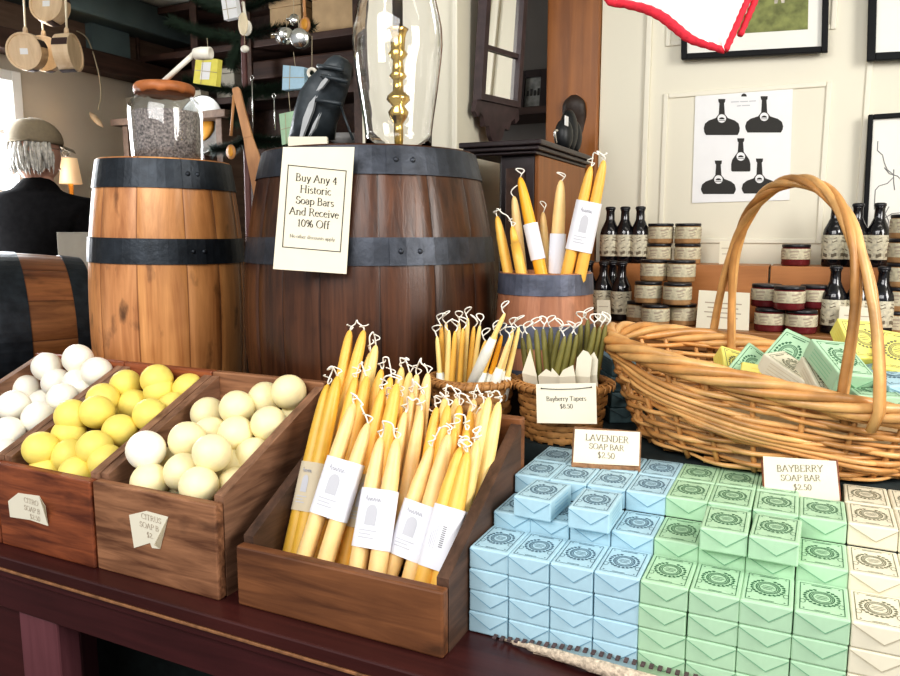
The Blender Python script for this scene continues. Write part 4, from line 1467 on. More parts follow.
keg_candles([(497, 216), (512, 226)], [(508, 272), (521, 272)], (1.455, 1.445), 'joined pair of yellow candles leaning at the left of the keg', 'beeswax', 0.0112)
keg_candles([(520, 177)], [(541, 272)], (1.47,), 'amber candle with a white paper band in the keg', 'amberwax', 0.0132, (0.40, 0.66), wickh=0.016)
keg_candles([(514, 196)], [(522, 272)], (1.53,), 'pale orange candle behind the amber one in the keg', 'palewax', 0.0115)
keg_candles([(543, 212)], [(546, 272)], (1.51,), 'short tan candle in the middle of the keg', 'palewax', 0.0095)
keg_candles([(561, 180)], [(556, 272)], (1.49,), 'stout honey candle with curled wick right of the middle of the keg', 'palewax', 0.0145, (0.30, 0.60), wickh=0.014)
keg_candles([(591, 166), (604, 160)], [(567, 272), (581, 272)], (1.47, 1.475), 'tallest pair of yellow candles with wide white band leaning right in the keg', 'beeswax', 0.0125, (0.46, 0.78))


# ------------------------------------------------------------------ splint baskets with thin tapers
def splint_basket(name, label, c, r0, r1, z0, z1, rows, phase=0.0):
    t = thing(name, label, 'basket', (c[0], c[1], z0))
    N = 20
    b = MB()
    sg = N * 4
    rh = (z1 - z0 - 0.012) / rows
    for j in range(rows):
        zc0, zc1 = z0 + 0.003 + j * rh, z0 + 0.003 + (j + 0.93) * rh
        vs, fs = [], []
        for q in range(4):
            f = q / 3
            z = zc0 + (zc1 - zc0) * f
            rr = r0 + (r1 - r0) * ((z - z0) / (z1 - z0)) ** 0.8
            bul = 0.0014 * math.sin(PI * f)
            for k in range(sg):
                a = 2 * PI * k / sg
                wv = 0.0024 * math.cos(a * N / 2 + PI * j + phase)
                vs.append((c[0] + (rr + wv + bul) * math.cos(a), c[1] + (rr + wv + bul) * math.sin(a), z))
        for q in range(3):
            for k in range(sg):
                k2 = (k + 1) % sg
                fs.append((q * sg + k, q * sg + k2, (q + 1) * sg + k2, (q + 1) * sg + k))
        f_ = rnd.uniform(0.8, 1.1)
        b.add(vs, fs, 0, True)
    for k in range(N):      # upright stakes
        a = 2 * PI * k / N - phase / (N / 2)
        u = V((-math.sin(a), math.cos(a), 0)) * 0.0048
        p0 = V((c[0] + r0 * math.cos(a), c[1] + r0 * math.sin(a), z0))
        p1 = V((c[0] + r1 * math.cos(a), c[1] + r1 * math.sin(a), z1))
        b.quad(p0 - u, p0 + u, p1 + u, p1 - u)
    b.lathe([(0, z0 + 0.003), (r0, z0 + 0.003)], 40, 0, Matrix.Translation((c[0], c[1], 0)))
    b.build('woven_wall', 'splint', t)
    rim = MB()
    for k, (dz, dr) in enumerate(((0.0, 0.004), (0.003, -0.004))):
        rim.tube([(c[0] + (r1 + dr) * math.cos(2 * PI * i / 40), c[1] + (r1 + dr) * math.sin(2 * PI * i / 40), z1 - 0.006 + dz) for i in range(40)], 0.0065, 8, 0, True, 0.7)
    for i in range(34):     # lashing
        a = 2 * PI * i / 34
        p = V((c[0] + r1 * math.cos(a), c[1] + r1 * math.sin(a), z1 - 0.005))
        n = V((math.cos(a), math.sin(a), 0))
        tt = V((-math.sin(a), math.cos(a), 0)) * 0.003
        rim.tube([p + n * 0.0105 - V((0, 0, 0.007)) - tt, p + n * 0.0115 + V((0, 0, 0.003)), p + V((0, 0, 0.008)) + tt, p - n * 0.010 + tt], 0.0016, 5)
    rim.build('rim', 'splint', t)
    return t


splint_basket('splint_basket', 'round woven splint basket of thin yellow and white tapers', (-0.560, 1.268), 0.066, 0.077, TZ + 0.176, 1.066, 7)
splint_basket('splint_basket', 'round woven splint basket of olive green tapers with price card', (-0.398, 1.318), 0.067, 0.084, TZ + 0.178, 1.064, 8)
bx = thing('wooden_box', 'small dark wooden box under the yellow tapers basket', 'box', (-0.56, 1.268, TZ))
MB().box((-0.615, 1.205, TZ), (-0.505, 1.33, TZ + 0.16), 0, 0.003).build('box_body', 'beamx', bx)
MB().box((-0.617, 1.203, TZ + 0.1605), (-0.503, 1.332, TZ + 0.1755), 0, 0.003).build('lid', 'beamx', bx)


def thin_taper(tip, base, r, label, wax, group, wrap=None, wmat='wrap', knot=True):
    tip, base = V(tip), V(base)
    o = thing('taper_candle', label, 'candle', base, group)
    candle_geo(c := MB(), base, tip, r, 0, 8)
    c.build('wax_body', wax, o)
    wk = MB()
    knot_geo(wk, tip, crg, 0.019, 0.0013)
    wk.build('wick', 'wick', o)
    if wrap:
        u, w_, d = frame_from(tip - base)
        L = (tip - base).length
        b = MB()
        b.lathe([(r * 1.5, L * (wrap - 0.5)), (r * 1.75, L * (wrap - 0.12)), (r * 1.2, L * wrap)], 9, 0, basis(u, w_, d, base))
        b.build('paper_wrap', wmat, o)


YT = [  # tip px, py, lean (base shift px), depth y, wrap, wax, words
    (437, 336, 436, 1.235, 0.62, 'lemonwax', 'at the far left edge'), (441, 324, 441, 1.255, None, 'beeswax', 'left, with a round wick loop'), (446, 322, 446, 1.27, None, 'lemonwax', 'third from the left at the back'),
    (449, 330, 444, 1.235, None, 'lemonwax', 'left of the middle in the front'), (455, 331, 451, 1.24, None, 'beeswax', 'left of the middle, second row'), (459, 322, 456, 1.265, None, 'lemonwax', 'just left of the middle at the back'),
    (463, 328, 459, 1.25, None, 'beeswax', 'in the middle of the bunch'), (468, 318, 462, 1.27, None, 'lemonwax', 'in the middle of the bunch at the back'), (474, 326, 466, 1.28, None, 'beeswax', 'right of the middle at the back'),
    (480, 325, 470, 1.285, None, 'lemonwax', 'behind the long wrapped one'), (505, 313, 462, 1.225, 0.80, 'lemonwax', 'longest, leaning right in a white wrap'), (497, 332, 474, 1.235, 0.62, 'beeswax', 'leaning right under the longest'),
    (502, 335, 483, 1.245, 0.62, 'amberwax', 'amber coloured, leaning right'), (513, 329, 493, 1.25, 0.62, 'lemonwax', 'at the right edge in a white wrap'), (519, 327, 501, 1.262, 0.55, 'lemonwax', 'furthest right of all'),
    (486, 340, 468, 1.23, 0.66, 'beeswax', 'short, in the front middle wrap'), (510, 338, 488, 1.235, 0.7, 'palewax', 'short and wrapped at the right front')]
for px, py, bpx, y, wr, wax, words_ in YT:
    tp = aty(px, py, y)
    bp = aty(bpx + (tp.x + 0.56) * 10, 400, y)
    d = (tp - bp)
    base = tp - d * ((tp.z - (TZ + 0.182)) / d.z)
    dx, dy = base.x + 0.56, base.y - 1.268
    q = math.hypot(dx, dy)
    if q > 0.050:
        base.x, base.y = -0.56 + dx * 0.050 / q, 1.268 + dy * 0.050 / q
    thin_taper(tp, base, 0.0058, 'thin yellow taper in the splint basket, ' + words_, wax, 'thin tapers in the yellow basket', wr)
OT = [(522, 337, 526, 1.29, 0, 'at the far left'), (528, 333, 532, 1.275, 1, 'second from the left, in cream paper'), (536, 329, 540, 1.285, 0, 'third from the left'), (543, 328, 548, 1.29, 0, 'fourth from the left'),
      (559, 330, 550, 1.30, 0, 'left of the middle, leaning right'), (565, 336, 555, 1.275, 0, 'in the middle at the front'), (571, 333, 562, 1.28, 0, 'right of the middle at the front'), (577, 334, 568, 1.29, 0, 'fifth from the right'),
      (581, 323, 578, 1.32, 0, 'tall, at the back right'), (588, 319, 584, 1.335, 1, 'tallest, at the back right'), (595, 326, 584, 1.30, 1, 'third from the right, in cream paper'), (600, 326, 590, 1.31, 0, 'second from the right'), (606, 324, 595, 1.32, 0, 'at the far right'),
      (551, 327, 549, 1.33, 0, 'at the back in the middle')]
for px, py, bpx, y, wr, words_ in OT:
    tp = aty(px, py, y)
    bp = aty(bpx, 380, y)
    d = tp - bp
    base = tp - d * ((tp.z - (TZ + 0.184)) / d.z)
    dx, dy = base.x + 0.398, base.y - 1.318
    q = math.hypot(dx, dy)
    if q > 0.050:
        base.x, base.y = -0.398 + dx * 0.050 / q, 1.318 + dy * 0.050 / q
    thin_taper(tp, base, 0.0066, 'olive green bayberry taper ' + words_ + ' of the basket', 'olivewax', 'olive green tapers in the price card basket', None)
for poly, y, txt in (([(522, 373), (530, 349), (537, 377)], 1.262, 'pointed cream tissue at the left of the olive tapers'), ([(538, 376), (546, 369), (551, 372), (552, 368), (560, 377)], 1.252, 'low cream tissue left of the middle among the olive tapers'),
                     ([(559, 377), (563, 370), (573, 365), (575, 376)], 1.25, 'small cream tissue at the front middle of the olive tapers'), ([(575, 376), (577, 358), (583, 350), (588, 352), (592, 358), (590, 377)], 1.262, 'tall cream tissue right of the middle of the olive tapers'),
                     ([(588, 376), (588, 358), (594, 352), (598, 360), (597, 375)], 1.272, 'cream tissue near the right of the olive tapers')):
    pts = [aty(px, py, y) for px, py in poly]
    pts2 = [p + V((0, 0.001, 0)) for p in pts]
    n = len(pts)
    dn = [p + V((0, 0.012, -0.03)) for p in (pts[0], pts[-1])]
    b = MB()
    b.add(pts + pts2, [list(range(n)), list(range(n, 2 * n))[::-1]] + [(i, n + i, n + (i + 1) % n, (i + 1) % n) for i in range(n)])
    b.quad(pts[0], pts[-1], dn[1], dn[0])
    tag(b.build('tissue_paper', 'creampaper', None, pts[0]), txt, 'paper', 'cream tissues round the olive tapers')


# ------------------------------------------------------------------ signs
def sign_card(name, label, px4, n, p0, lines, border=None, mat='creampaper', thick=0.0012, ink='ink'):
    """px4 corners TL TR BR BL projected to plane (p0, n)"""
    c = [atplane(px, py, p0, n) for px, py in px4]
    if n.dot(FW) > 0:
        n = -n
    b = MB()
    bk = [p - n * thick for p in c]
    b.add(c + bk, [(3, 2, 1, 0), (4, 5, 6, 7), (0, 1, 5, 4), (1, 2, 6, 5), (2, 3, 7, 6), (3, 0, 4, 7)])
    W = ((c[1] - c[0]).length + (c[2] - c[3]).length) / 2
    H = ((c[3] - c[0]).length + (c[2] - c[1]).length) / 2
    cen = (c[0] + c[1] + c[2] + c[3]) / 4
    ydir = ((c[0] - c[3]) + (c[1] - c[2])).normalized()
    xdir = ydir.cross(n).normalized()
    for tx, u, v, sz, bold in lines:
        b.text(tx, sz * H, basis(xdir, ydir, n, cen + xdir * (u * W) + ydir * (v * H) + n * 0.0006), 1, cond=0.95, bold=bold)
    if border:
        l, r_, t_, bt, w_ = border
        S = lambda x, y: cen + xdir * (x * W) + ydir * (y * H) + n * 0.0006
        e = w_
        k = e * W / H
        for x0, y0, x1, y1 in ((l, t_ - k, r_, t_), (l, bt, r_, bt + k), (l, bt, l + e, t_), (r_ - e, bt, r_, t_)):
            b.quad(S(x0, y0), S(x1, y0), S(x1, y1), S(x0, y1), 1)
    o = b.build(name, [mat, ink], None, cen)
    return tag(o, label, 'sign'), c, n, cen, xdir, ydir


bn = V((0.54, -0.842, 0.10)).normalized()
bp0 = V((-0.886, 1.45, 1.33)) + V((0.5136, -0.858, 0)).normalized() * 0.290
sg_, sc_, sn_, *_ = sign_card('offer_sign', 'cream card sign hung on the dark barrel, offering soap bars at 10% off', [(283, 147), (354.5, 147), (346.5, 274), (273, 269)], bn, bp0,
          [('Buy Any 4', 0.0, 0.215, 0.083, 0.004), ('Historic', 0.0, 0.125, 0.083, 0.004), ('Soap Bars', 0.0, 0.035, 0.083, 0.004), ('And Receive', 0.0, -0.055, 0.083, 0.004), ('10% Off', 0.0, -0.145, 0.083, 0.004), ('No other discounts apply', 0.0, -0.24, 0.038, 0.0)],
          (-0.405, 0.405, 0.335, -0.325, 0.012))
tape = MB()
tape.box((-0.737, 1.268, 1.5145), (-0.665, 1.288, 1.527), 0, 0.002, None)
# block at the barrel edge that holds the card
a, c_ = aty(289, 141, 1.29), aty(328, 141, 1.29)
mid = (a + c_) / 2
blk = MB().box((-0.040, -0.008, -0.011), (0.040, 0.008, 0.011), 0, 0.002, basis(RT, V((-RT.y, RT.x, 0)), V((0, 0, 1)), V((mid.x, mid.y, 1.5155))))
tag(blk.build('card_block', 'creampaper', None, (mid.x, mid.y, 1.503)), 'small cream card block on the dark barrel rim above the offer sign', 'card')

n2 = V((0.28, -0.95, 0.1)).normalized()
p2 = V((-0.398, 1.318, 1.01)) + V((0.28, -0.955, 0)) * 0.104
o, c4, nn, cen, xd, yd = sign_card('price_card', 'cream price card for bayberry tapers tied to the olive tapers basket', [(536, 384), (596, 383), (597, 424), (537, 423)], n2, p2,
          [('Bayberry Tapers', 0.0, 0.07, 0.16, 0.002), ('$8.50', 0.0, -0.12, 0.16, 0.002)])
tw = MB()
A, B = cen + xd * -0.030 * 1.0 + yd * 0.022 + nn * 0.002, cen + xd * 0.032 + yd * 0.023 + nn * 0.002
W_ = (c4[1] - c4[0]).length
A = c4[0] + (c4[1] - c4[0]) * 0.09 + (c4[3] - c4[0]) * 0.11 + nn * 0.0016
B = c4[0] + (c4[1] - c4[0]) * 0.92 + (c4[3] - c4[0]) * 0.10 + nn * 0.0016
tw.tube(smooth_path([A, A * 0.7 + B * 0.3 - yd * 0.0022, A * 0.3 + B * 0.7 - yd * 0.0022, B], 4), 0.0006, 5)
for q in (A, B):
    tw.sphere(q, 0.0013, 0, 8, 6)
tw.build('string', 'ink', o)

n3 = V((0.25, -0.90, 0.35)).normalized()
p3 = V((-0.285, 1.165, TZ + 0.1785))
sgl = sign_card('price_sign', 'small cream lavender soap price sign standing behind the blue soap', [(575, 429), (640, 432), (639, 466), (573, 463)], n3, p3,
          [('LAVENDER', 0.0, 0.17, 0.26, 0.002), ('SOAP BAR', 0.0, -0.07, 0.23, 0.002), ('$2.50', 0.0, -0.32, 0.25, 0.002)], thick=0.0015, ink='sepia')
o, c4, nn, cen, xd, yd = sgl
W_, H_ = (c4[1] - c4[0]).length, (c4[3] - c4[0]).length
MB().box((-W_ / 2 - 0.003, -H_ / 2 - 0.009, -0.012), (W_ / 2 + 0.003, H_ / 2 + 0.003, -0.0018), 0, 0.003, basis(xd, yd, nn, cen)).build('bark_backing', 'bark', o)
MB().box((-W_ / 2 - 0.003, -H_ / 2 - 0.009, -0.0017), (W_ / 2 + 0.003, -H_ / 2 - 0.0005, 0.006), 0, 0.003, basis(xd, yd, nn, cen)).build('bark_ledge', 'bark', o)

n4 = V((0.06, -0.95, 0.30)).normalized()
p4 = V((-0.03, 1.178, TZ + 0.178))
sgl = sign_card('price_sign', 'cream bayberry soap price sign leaning on the wicker basket', [(763, 456), (836, 461), (840, 501), (765, 496)], n4, p4,
          [('BAYBERRY', 0.0, 0.17, 0.23, 0.002), ('SOAP BAR', 0.0, -0.06, 0.21, 0.002), ('$2.50', 0.02, -0.29, 0.21, 0.002)], thick=0.0015, ink='sepia')
o, c4, nn, cen, xd, yd = sgl
W_, H_ = (c4[1] - c4[0]).length, (c4[3] - c4[0]).length
for sx in (-1, 1):
    MB().box((sx * (W_ / 2 - 0.003) - 0.006, -H_ / 2 - 0.004, -0.010), (sx * (W_ / 2 - 0.003) + 0.006, H_ / 2 - 0.002, -0.0018), 0, 0.002, basis(xd, yd, nn, cen)).build('wooden_upright', 'crate_red', o)

# ------------------------------------------------------------------ big wicker basket
wc = V((-0.030, 1.415, TZ + 0.1840))
wb = thing('wicker_basket', 'large oval willow wicker basket with a tall twisted handle', 'basket', wc)
RA, RBb = 0.305, 0.205     # rim half axes
BA, BB = 0.232, 0.188      # base half axes


def rimz(p):
    return 0.136 - 0.055 * math.cos(p) * (1 if math.cos(p) > 0 else 0.80) + 0.0 * math.sin(p)


def wpt(p, t_, off=0.0):
    """point of the wall at angle p, height fraction t_"""
    f = t_ ** 0.75
    a = BA + (RA - BA) * f + off
    b_ = BB + (RBb - BB) * f + off
    z = rimz(p) * t_
    return wc + V((a * math.cos(p), b_ * math.sin(p), z))


body = MB()
NS = 26
rgw = random.Random(9)
SG = NS * 5
rows = 15
for j in range(rows):
    t0 = 0.035 + 0.90 * j / (rows - 1)
    ph = rgw.uniform(0, 6)
    pts, rs = [], []
    for k in range(SG):
        p = 2 * PI * k / SG
        wob = 0.022 * math.sin(3 * p + ph) * (0.5 + t_ if (t_ := t0) else 1) + 0.010 * math.sin(7 * p + 2 * ph)
        off = 0.0062 * math.cos(NS / 2 * p + PI * j)
        pts.append(wpt(p, max(0.02, min(0.97, t0 + wob)), off))
        rs.append(0.0040 + 0.0010 * math.sin(5 * p + ph))
    body.tube(pts, rs, 7, 1 if j % 3 == 0 else 0, True)
for k in range(NS):
    p = 2 * PI * k / NS
    body.tube([wpt(p, q / 6) for q in range(7)], 0.0046, 6)
for k in range(9):      # woven base
    yy = -BB + 2 * BB * (k + 0.5) / 9
    xx = BA * math.sqrt(max(0, 1 - (yy / BB) ** 2))
    body.tube([wc + V((-xx, yy, 0.004)), wc + V((xx, yy, 0.004))], 0.006, 6)
bq = MB()
body.lathe([(0, 0.006), (BA, 0.006)], 40, 0, Matrix.Translation(wc), True, 1.0, BB / BA)
body.build('woven_wall', ['wicker', 'wicker_pale'], wb)
# slanting strands that sweep down over the near side from the high left end
sw = MB()
for i in range(7):
    p0_ = PI + 0.15 + 0.13 * i
    pts = []
    for q in range(17):
        f = q / 16
        p = p0_ + f * (1.15 + 0.05 * i)
        tt = 0.95 - 0.075 * i - 0.46 * f * (1 - 0.30 * f) * (0.70 + 0.06 * i)
        pts.append(wpt(p, max(0.08, tt + 0.02 * math.sin(4 * f + i)), 0.010 + 0.004 * math.sin(f * 11 + 2 * i) - 0.016 * max(0, (f - 0.85) / 0.15) - 0.016 * max(0, (0.12 - f) / 0.12)))
    sw.tube(smooth_path(pts, 2), 0.0052 - 0.0002 * i, 7, i % 2)
sw.build('sweeping_strands', ['wicker', 'wicker_pale'], wb)
rim = MB()
for k in range(5):      # plaited rim
    pts = []
    for q in range(120):
        p = 2 * PI * q / 120
        a = 5 * p + 2 * PI * k / 5
        base = wpt(p, 1.0)
        out = V((math.cos(p) / RA, math.sin(p) / RBb, 0)).normalized()
        pts.append(base + out * (0.0115 * math.cos(a) + 0.003) + V((0, 0, 0.0115 * math.sin(a))))
    rim.tube(pts, 0.0076, 8, k % 2, True)
rim.build('plaited_rim', ['wicker_pale', 'wicker'], wb)
fl = MB()
fl.grid(lambda u, v: wc + V(((BA + 0.02) * v * math.cos(2 * PI * u) * 0.97, (BB + 0.002) * v * math.sin(2 * PI * u) * 0.97, 0.012 + 0.052 * (1 - v ** 3) + 0.006 * math.sin(9 * v + 14 * u * PI) * (1 - v))), 40, 12)
fl.build('crumpled_paper_filling', 'tanbox', wb)
# handle
hA = aty(860, 408, wc.y - RBb * 0.965)
hB = aty(720, 372, wc.y + RBb * 0.955)
apex = aty(792, 181, 1.405)
hd = MB()
prof = []
for q in range(49):
    f = q / 48
    a = PI * f
    # superellipse-like arch in the slanted plane between both feet
    s_ = -math.cos(a)
    hgt = math.sin(a) ** 0.72
    mid = (hA + hB) / 2
    half = (hB - hA) / 2
    bulge = 1 + 0.10 * math.sin(a) ** 2
    base = mid + half * s_ * bulge
    top = apex.z
    zz = (hA.z * (1 - f) + hB.z * f)
    p = V((base.x, base.y, zz + (top - zz) * hgt))
    p += (V((apex.x, apex.y, 0)) - V((mid.x, mid.y, 0))) * hgt
    prof.append(p)
for k in range(4):
    pts = []
    for q, p in enumerate(prof):
        f = q / 48
        d = (prof[min(q + 1, 48)] - prof[max(q - 1, 0)]).normalized()
        u = d.cross(V((0.55, 0.8, 0.2))).normalized()
        w_ = d.cross(u)
        # strands twist at the crown and spread apart at the feet
        sp = 0.0056 + 0.024 * max(0, (abs(f - 0.5) - 0.30) / 0.20) ** 1.4
        a = 15.0 * f + k * PI / 2
        if abs(f - 0.5) > 0.30:
            g_ = min(1, (abs(f - 0.5) - 0.30) / 0.08)
            e0 = 15.0 * (0.5 + math.copysign(0.30, f - 0.5)) + k * PI / 2
            e1 = round(e0 / PI) * PI + 0.28 * (1 if k % 2 else -1)
            a = e0 * (1 - g_) + e1 * g_
        fl = 0.45 if sp > 0.012 else 1.0
        pts.append(p + u * (math.cos(a) * sp) + w_ * (math.sin(a) * sp * fl))
    for ft, sgn in ((hA, 0), (hB, -1)):
        pass
    first = pts[0] + V((0, 0, -0.03)) + (hA - pts[0]) * 0.35
    last = pts[-1] + V((0, 0, -0.03)) + (hB - pts[-1]) * 0.35
    pts = [first] + pts + [last]
    hd.tube(pts, 0.0066, 8, k % 2)
hd.build('twisted_handle', ['wicker_pale', 'wicker'], wb)


# soaps inside the basket
def tilt_bar(colr, px, py, y, rz, rx, ry, words_):
    p = aty(px, py, y)
    mt = Matrix.Translation(p) @ Matrix.Rotation(rz, 4, 'Z') @ Matrix.Rotation(rx, 4, 'X') @ Matrix.Rotation(ry, 4, 'Y') @ Matrix.Translation((0, 0, -SH / 2)) @ Matrix.Diagonal((1.12, 1.12, 1.12, 1))
    bar(colr, mt, '%s soap bar in the wicker basket, %s' % (colr, words_), 'soap bars in the wicker basket')


tilt_bar('mint green', 838, 367, 1.34, R(30), R(27), R(7), 'large one lying on top beside the handle')
tilt_bar('ivory', 826, 386, 1.36, R(28), R(36), R(4), 'under the large green one')
tilt_bar('yellow', 860, 347, 1.43, R(20), R(35), R(6), 'behind the large green one')
tilt_bar('yellow', 897, 360, 1.40, R(-10), R(32), R(8), 'at the right edge of the photo')
tilt_bar('pale blue', 893, 384, 1.35, R(25), R(10), R(-8), 'under the yellow one at the right edge')
tilt_bar('mint green', 787, 360, 1.45, R(-40), R(40), R(25), 'standing on edge in the middle')
tilt_bar('ivory', 792, 376, 1.40, R(60), R(25), R(0), 'in the middle below the upright green one')
tilt_bar('mint green', 748, 372, 1.46, R(-20), R(25), R(38), 'small looking one beside the far handle foot')
tilt_bar('yellow', 735, 373, 1.50, R(15), R(30), R(20), 'mostly hidden at the far handle foot')
tilt_bar('yellow', 772, 378, 1.42, R(80), R(5), R(10), 'corner peeping above the near rim')
tilt_bar('mint green', 872, 402, 1.30, R(10), R(0), R(0), 'low behind the near handle foot')

# ------------------------------------------------------------------ oil lamp chimney with brass candlestick
lc = V((-0.772, 1.375, 1.4785))
t = thing('hurricane_lamp', 'clear glass hurricane shade round a brass candlestick on the dark barrel', 'lamp', lc)
mt = Matrix.Translation(lc)
k_ = lc.z
# the shade: outside profile then inside profile
zz = lambda py: aty(400, py, 1.375).z - k_
out = [(0.067, 0.0), (0.068, zz(135)), (0.072, zz(118)), (0.081, zz(88)), (0.088, zz(60)), (0.0905, zz(45)), (0.089, zz(28)), (0.082, zz(10)), (0.074, zz(-8)), (0.066, zz(-30)), (0.062, zz(-60)), (0.064, zz(-90)), (0.067, zz(-105))]
ins = [(r - 0.0022, z) for r, z in out[::-1]]
b = MB()
pts = out + ins
vs, fs, sg = [], [], 48
for r, z in pts:
    for k in range(sg):
        a = 2 * PI * k / sg
        vs.append((r * math.cos(a), r * math.sin(a), z))
for i in range(len(pts)):
    j = (i + 1) % len(pts)
    for k in range(sg):
        fs.append((i * sg + k, i * sg + (k + 1) % sg, j * sg + (k + 1) % sg, j * sg + k))
b.add(vs, fs, 0, True, mt)
b.build('glass_shade', 'glass', t)
cs = MB()
prof = [(0.045, 0.0), (0.046, 0.006), (0.030, 0.014), (0.012, 0.02), (0.010, zz(140)), (0.017, zz(136)), (0.010, zz(132)), (0.009, zz(124)), (0.018, zz(117)), (0.021, zz(112)), (0.012, zz(106)), (0.024, zz(100)), (0.022, zz(96)), (0.011, zz(91)),
        (0.010, zz(80)), (0.018, zz(76)), (0.012, zz(72)), (0.010, zz(60)), (0.020, zz(54)), (0.014, zz(50)), (0.015, zz(38)), (0.018, zz(32)), (0.022, zz(29)), (0.016, zz(27))]
cs.lathe(prof, 28, 0, mt)
cs.build('candlestick', 'brass', t)
MB().lathe([(0.0105, zz(28)), (0.0105, zz(0)), (0.0098, zz(-60)), (0.006, zz(-75)), (0, zz(-80))], 16, 0, mt).build('candle', 'palewax', t)

# ------------------------------------------------------------------ glass jar of lavender with scoop
jc = V((-1.382, 1.350, 1.481))
t = thing('glass_jar', 'glass jar of dried lavender with orange brown cover on the pale barrel', 'jar', jc)
zj = lambda py: aty(164, py, 1.35).z - jc.z
mt = Matrix.Translation(jc)
out = [(0.070, 0.0), (0.0785, 0.010), (0.081, zj(140)), (0.083, zj(113)), (0.0815, zj(107)), (0.076, zj(102)), (0.068, zj(98.5)), (0.0625, zj(96.5)), (0.062, zj(91))]
ins = [(r - 0.004, z + (0.004 if i == len(out) - 1 else 0)) for i, (r, z) in reversed(list(enumerate(out)))]
ins[-1] = (0.066, 0.005)
b = MB()
pts = [(0, 0.0)] + out + ins + [(0, 0.005)]
vs, fs, sg = [], [], 40
b.lathe([p for p in pts], sg, 0, mt)
b.build('jar_glass', 'jarglass', t)
MB().lathe([(0, 0.0065), (0.066, 0.0065), (0.0735, 0.012), (0.0755, zj(140)), (0.0765, zj(120)), (0.074, zj(113)), (0.05, zj(112)), (0, zj(111))], 36, 0, mt).build('dried_lavender', 'lavender', t)
lid = MB()
lid.lathe([(0, zj(84)), (0.045, zj(83.5)), (0.062, zj(84.5)), (0.068, zj(87)), (0.0685, zj(91.5)), (0.065, zj(95)), (0.0635, zj(95))], 40, 0, mt)
for i in range(len(lid.v)):
    p = lid.v[i] - jc
    a = math.atan2(p.y, p.x)
    if p.z < zj(90):
        p.z += 0.002 * math.sin(9 * a) + 0.0015 * math.sin(17 * a + 1)
    lid.v[i] = p + jc
lid.build('leather_cover', 'corklid', t)
t = thing('wooden_scoop', 'white wooden scoop resting across the lavender jar cover', 'scoop', aty(164, 82, 1.34))
a, b_, c_ = aty(163, 82, 1.315), aty(194, 54, 1.335), aty(213, 53, 1.345)
MB().tube([a, a * 0.5 + b_ * 0.5, b_], 0.0062, 8).build('handle', 'whitewood', t)
u, w_, d = frame_from(c_ - b_)
MB().lathe([(0.004, -0.004), (0.012, 0.002), (0.0145, 0.02), (0.0135, 0.042), (0.010, 0.043), (0.0, 0.030)], 16, 0, basis(u, w_, d, b_)).build('bowl', 'whitewood', t)

# dark slate leather pouch on the barrel
t = thing('leather_pouch', 'dark slate grey leather pouch propped upright on the big dark barrel', 'pouch', (-0.93, 1.42, 1.49))
y = 1.42
b = MB()
sec = [(311, 140, 19, 0.022), (313, 125, 19, 0.026), (319, 108, 20, 0.028), (325, 92, 20, 0.028), (331, 78, 18, 0.028), (336, 67, 13.5, 0.026), (337, 60, 8.5, 0.020), (337, 56, 3, 0.010)]
vs, fs, sg = [], [], 18
rgp = random.Random(2)
for i, (px, py, hw, th) in enumerate(sec):
    c = aty(px, py, y)
    e = (aty(px + hw, py, y) - c).length
    for k in range(sg):
        a = 2 * PI * k / sg
        rr = 1 + 0.07 * math.sin(3 * a + i * 1.3) + 0.04 * math.sin(5 * a - i)
        vs.append(c + RT * (math.cos(a) * e * rr) + V((RT.y * -1, RT.x, 0)) * (math.sin(a) * th * rr))
for i in range(len(sec) - 1):
    for k in range(sg):
        fs.append((i * sg + k, i * sg + (k + 1) % sg, (i + 1) * sg + (k + 1) % sg, (i + 1) * sg + k))
fs += [list(range(sg))[::-1], [(len(sec) - 1) * sg + k for k in range(sg)]]
b.add(vs, fs, 0, True)
b.build('pouch_body', 'slate', t)
b = MB()
for poly in ([(299, 139), (303, 118), (309, 103), (316, 95), (313, 110), (306, 128), (302, 138)], [(316, 91), (321, 82), (329, 74), (328, 80), (322, 88)], [(308, 137), (313, 124), (320, 112), (315, 128)]):
    pp = [aty(px, py, y - 0.040) for px, py in poly]
    b.add(pp, [list(range(len(pp)))[::-1]])
    b.add([p + V((0, 0.006, 0)) for p in pp], [list(range(len(pp)))])
b.build('silvery_lining', 'silver', t)
b = MB()
for (x_, y_, q, r_) in ((322, 76, 348, 82), (318, 66, 344, 70), (314, 100, 342, 104)):
    pa, pb = aty(x_, y_, y - 0.03), aty(q, r_, y - 0.022)
    b.tube(smooth_path([pa, (pa + pb) / 2 + V((0, -0.012, 0)), pb], 5), 0.005, 6)
b.tube([aty(340, 104, y), aty(353, 140, y)], 0.0028, 6)
b.build('strap', 'slate', t)

# ------------------------------------------------------------------ person by the window
pz = 0.0
pc = V((-2.83, 2.06, 0))
fdir = V((-0.50, 0.87, 0)).normalized()      # facing away and slightly right
sdir = V((fdir.y, -fdir.x, 0))              # his right


def loc(s_, f, z):
    return pc + sdir * s_ + fdir * f + V((0, 0, z))


hc = aty(36, 152, 2.32)
hc = V((pc.x + 0.0, pc.y, 0)) * 0 + hc
pc = V((hc.x, hc.y, 0))
HZ = hc.z          # centre of head


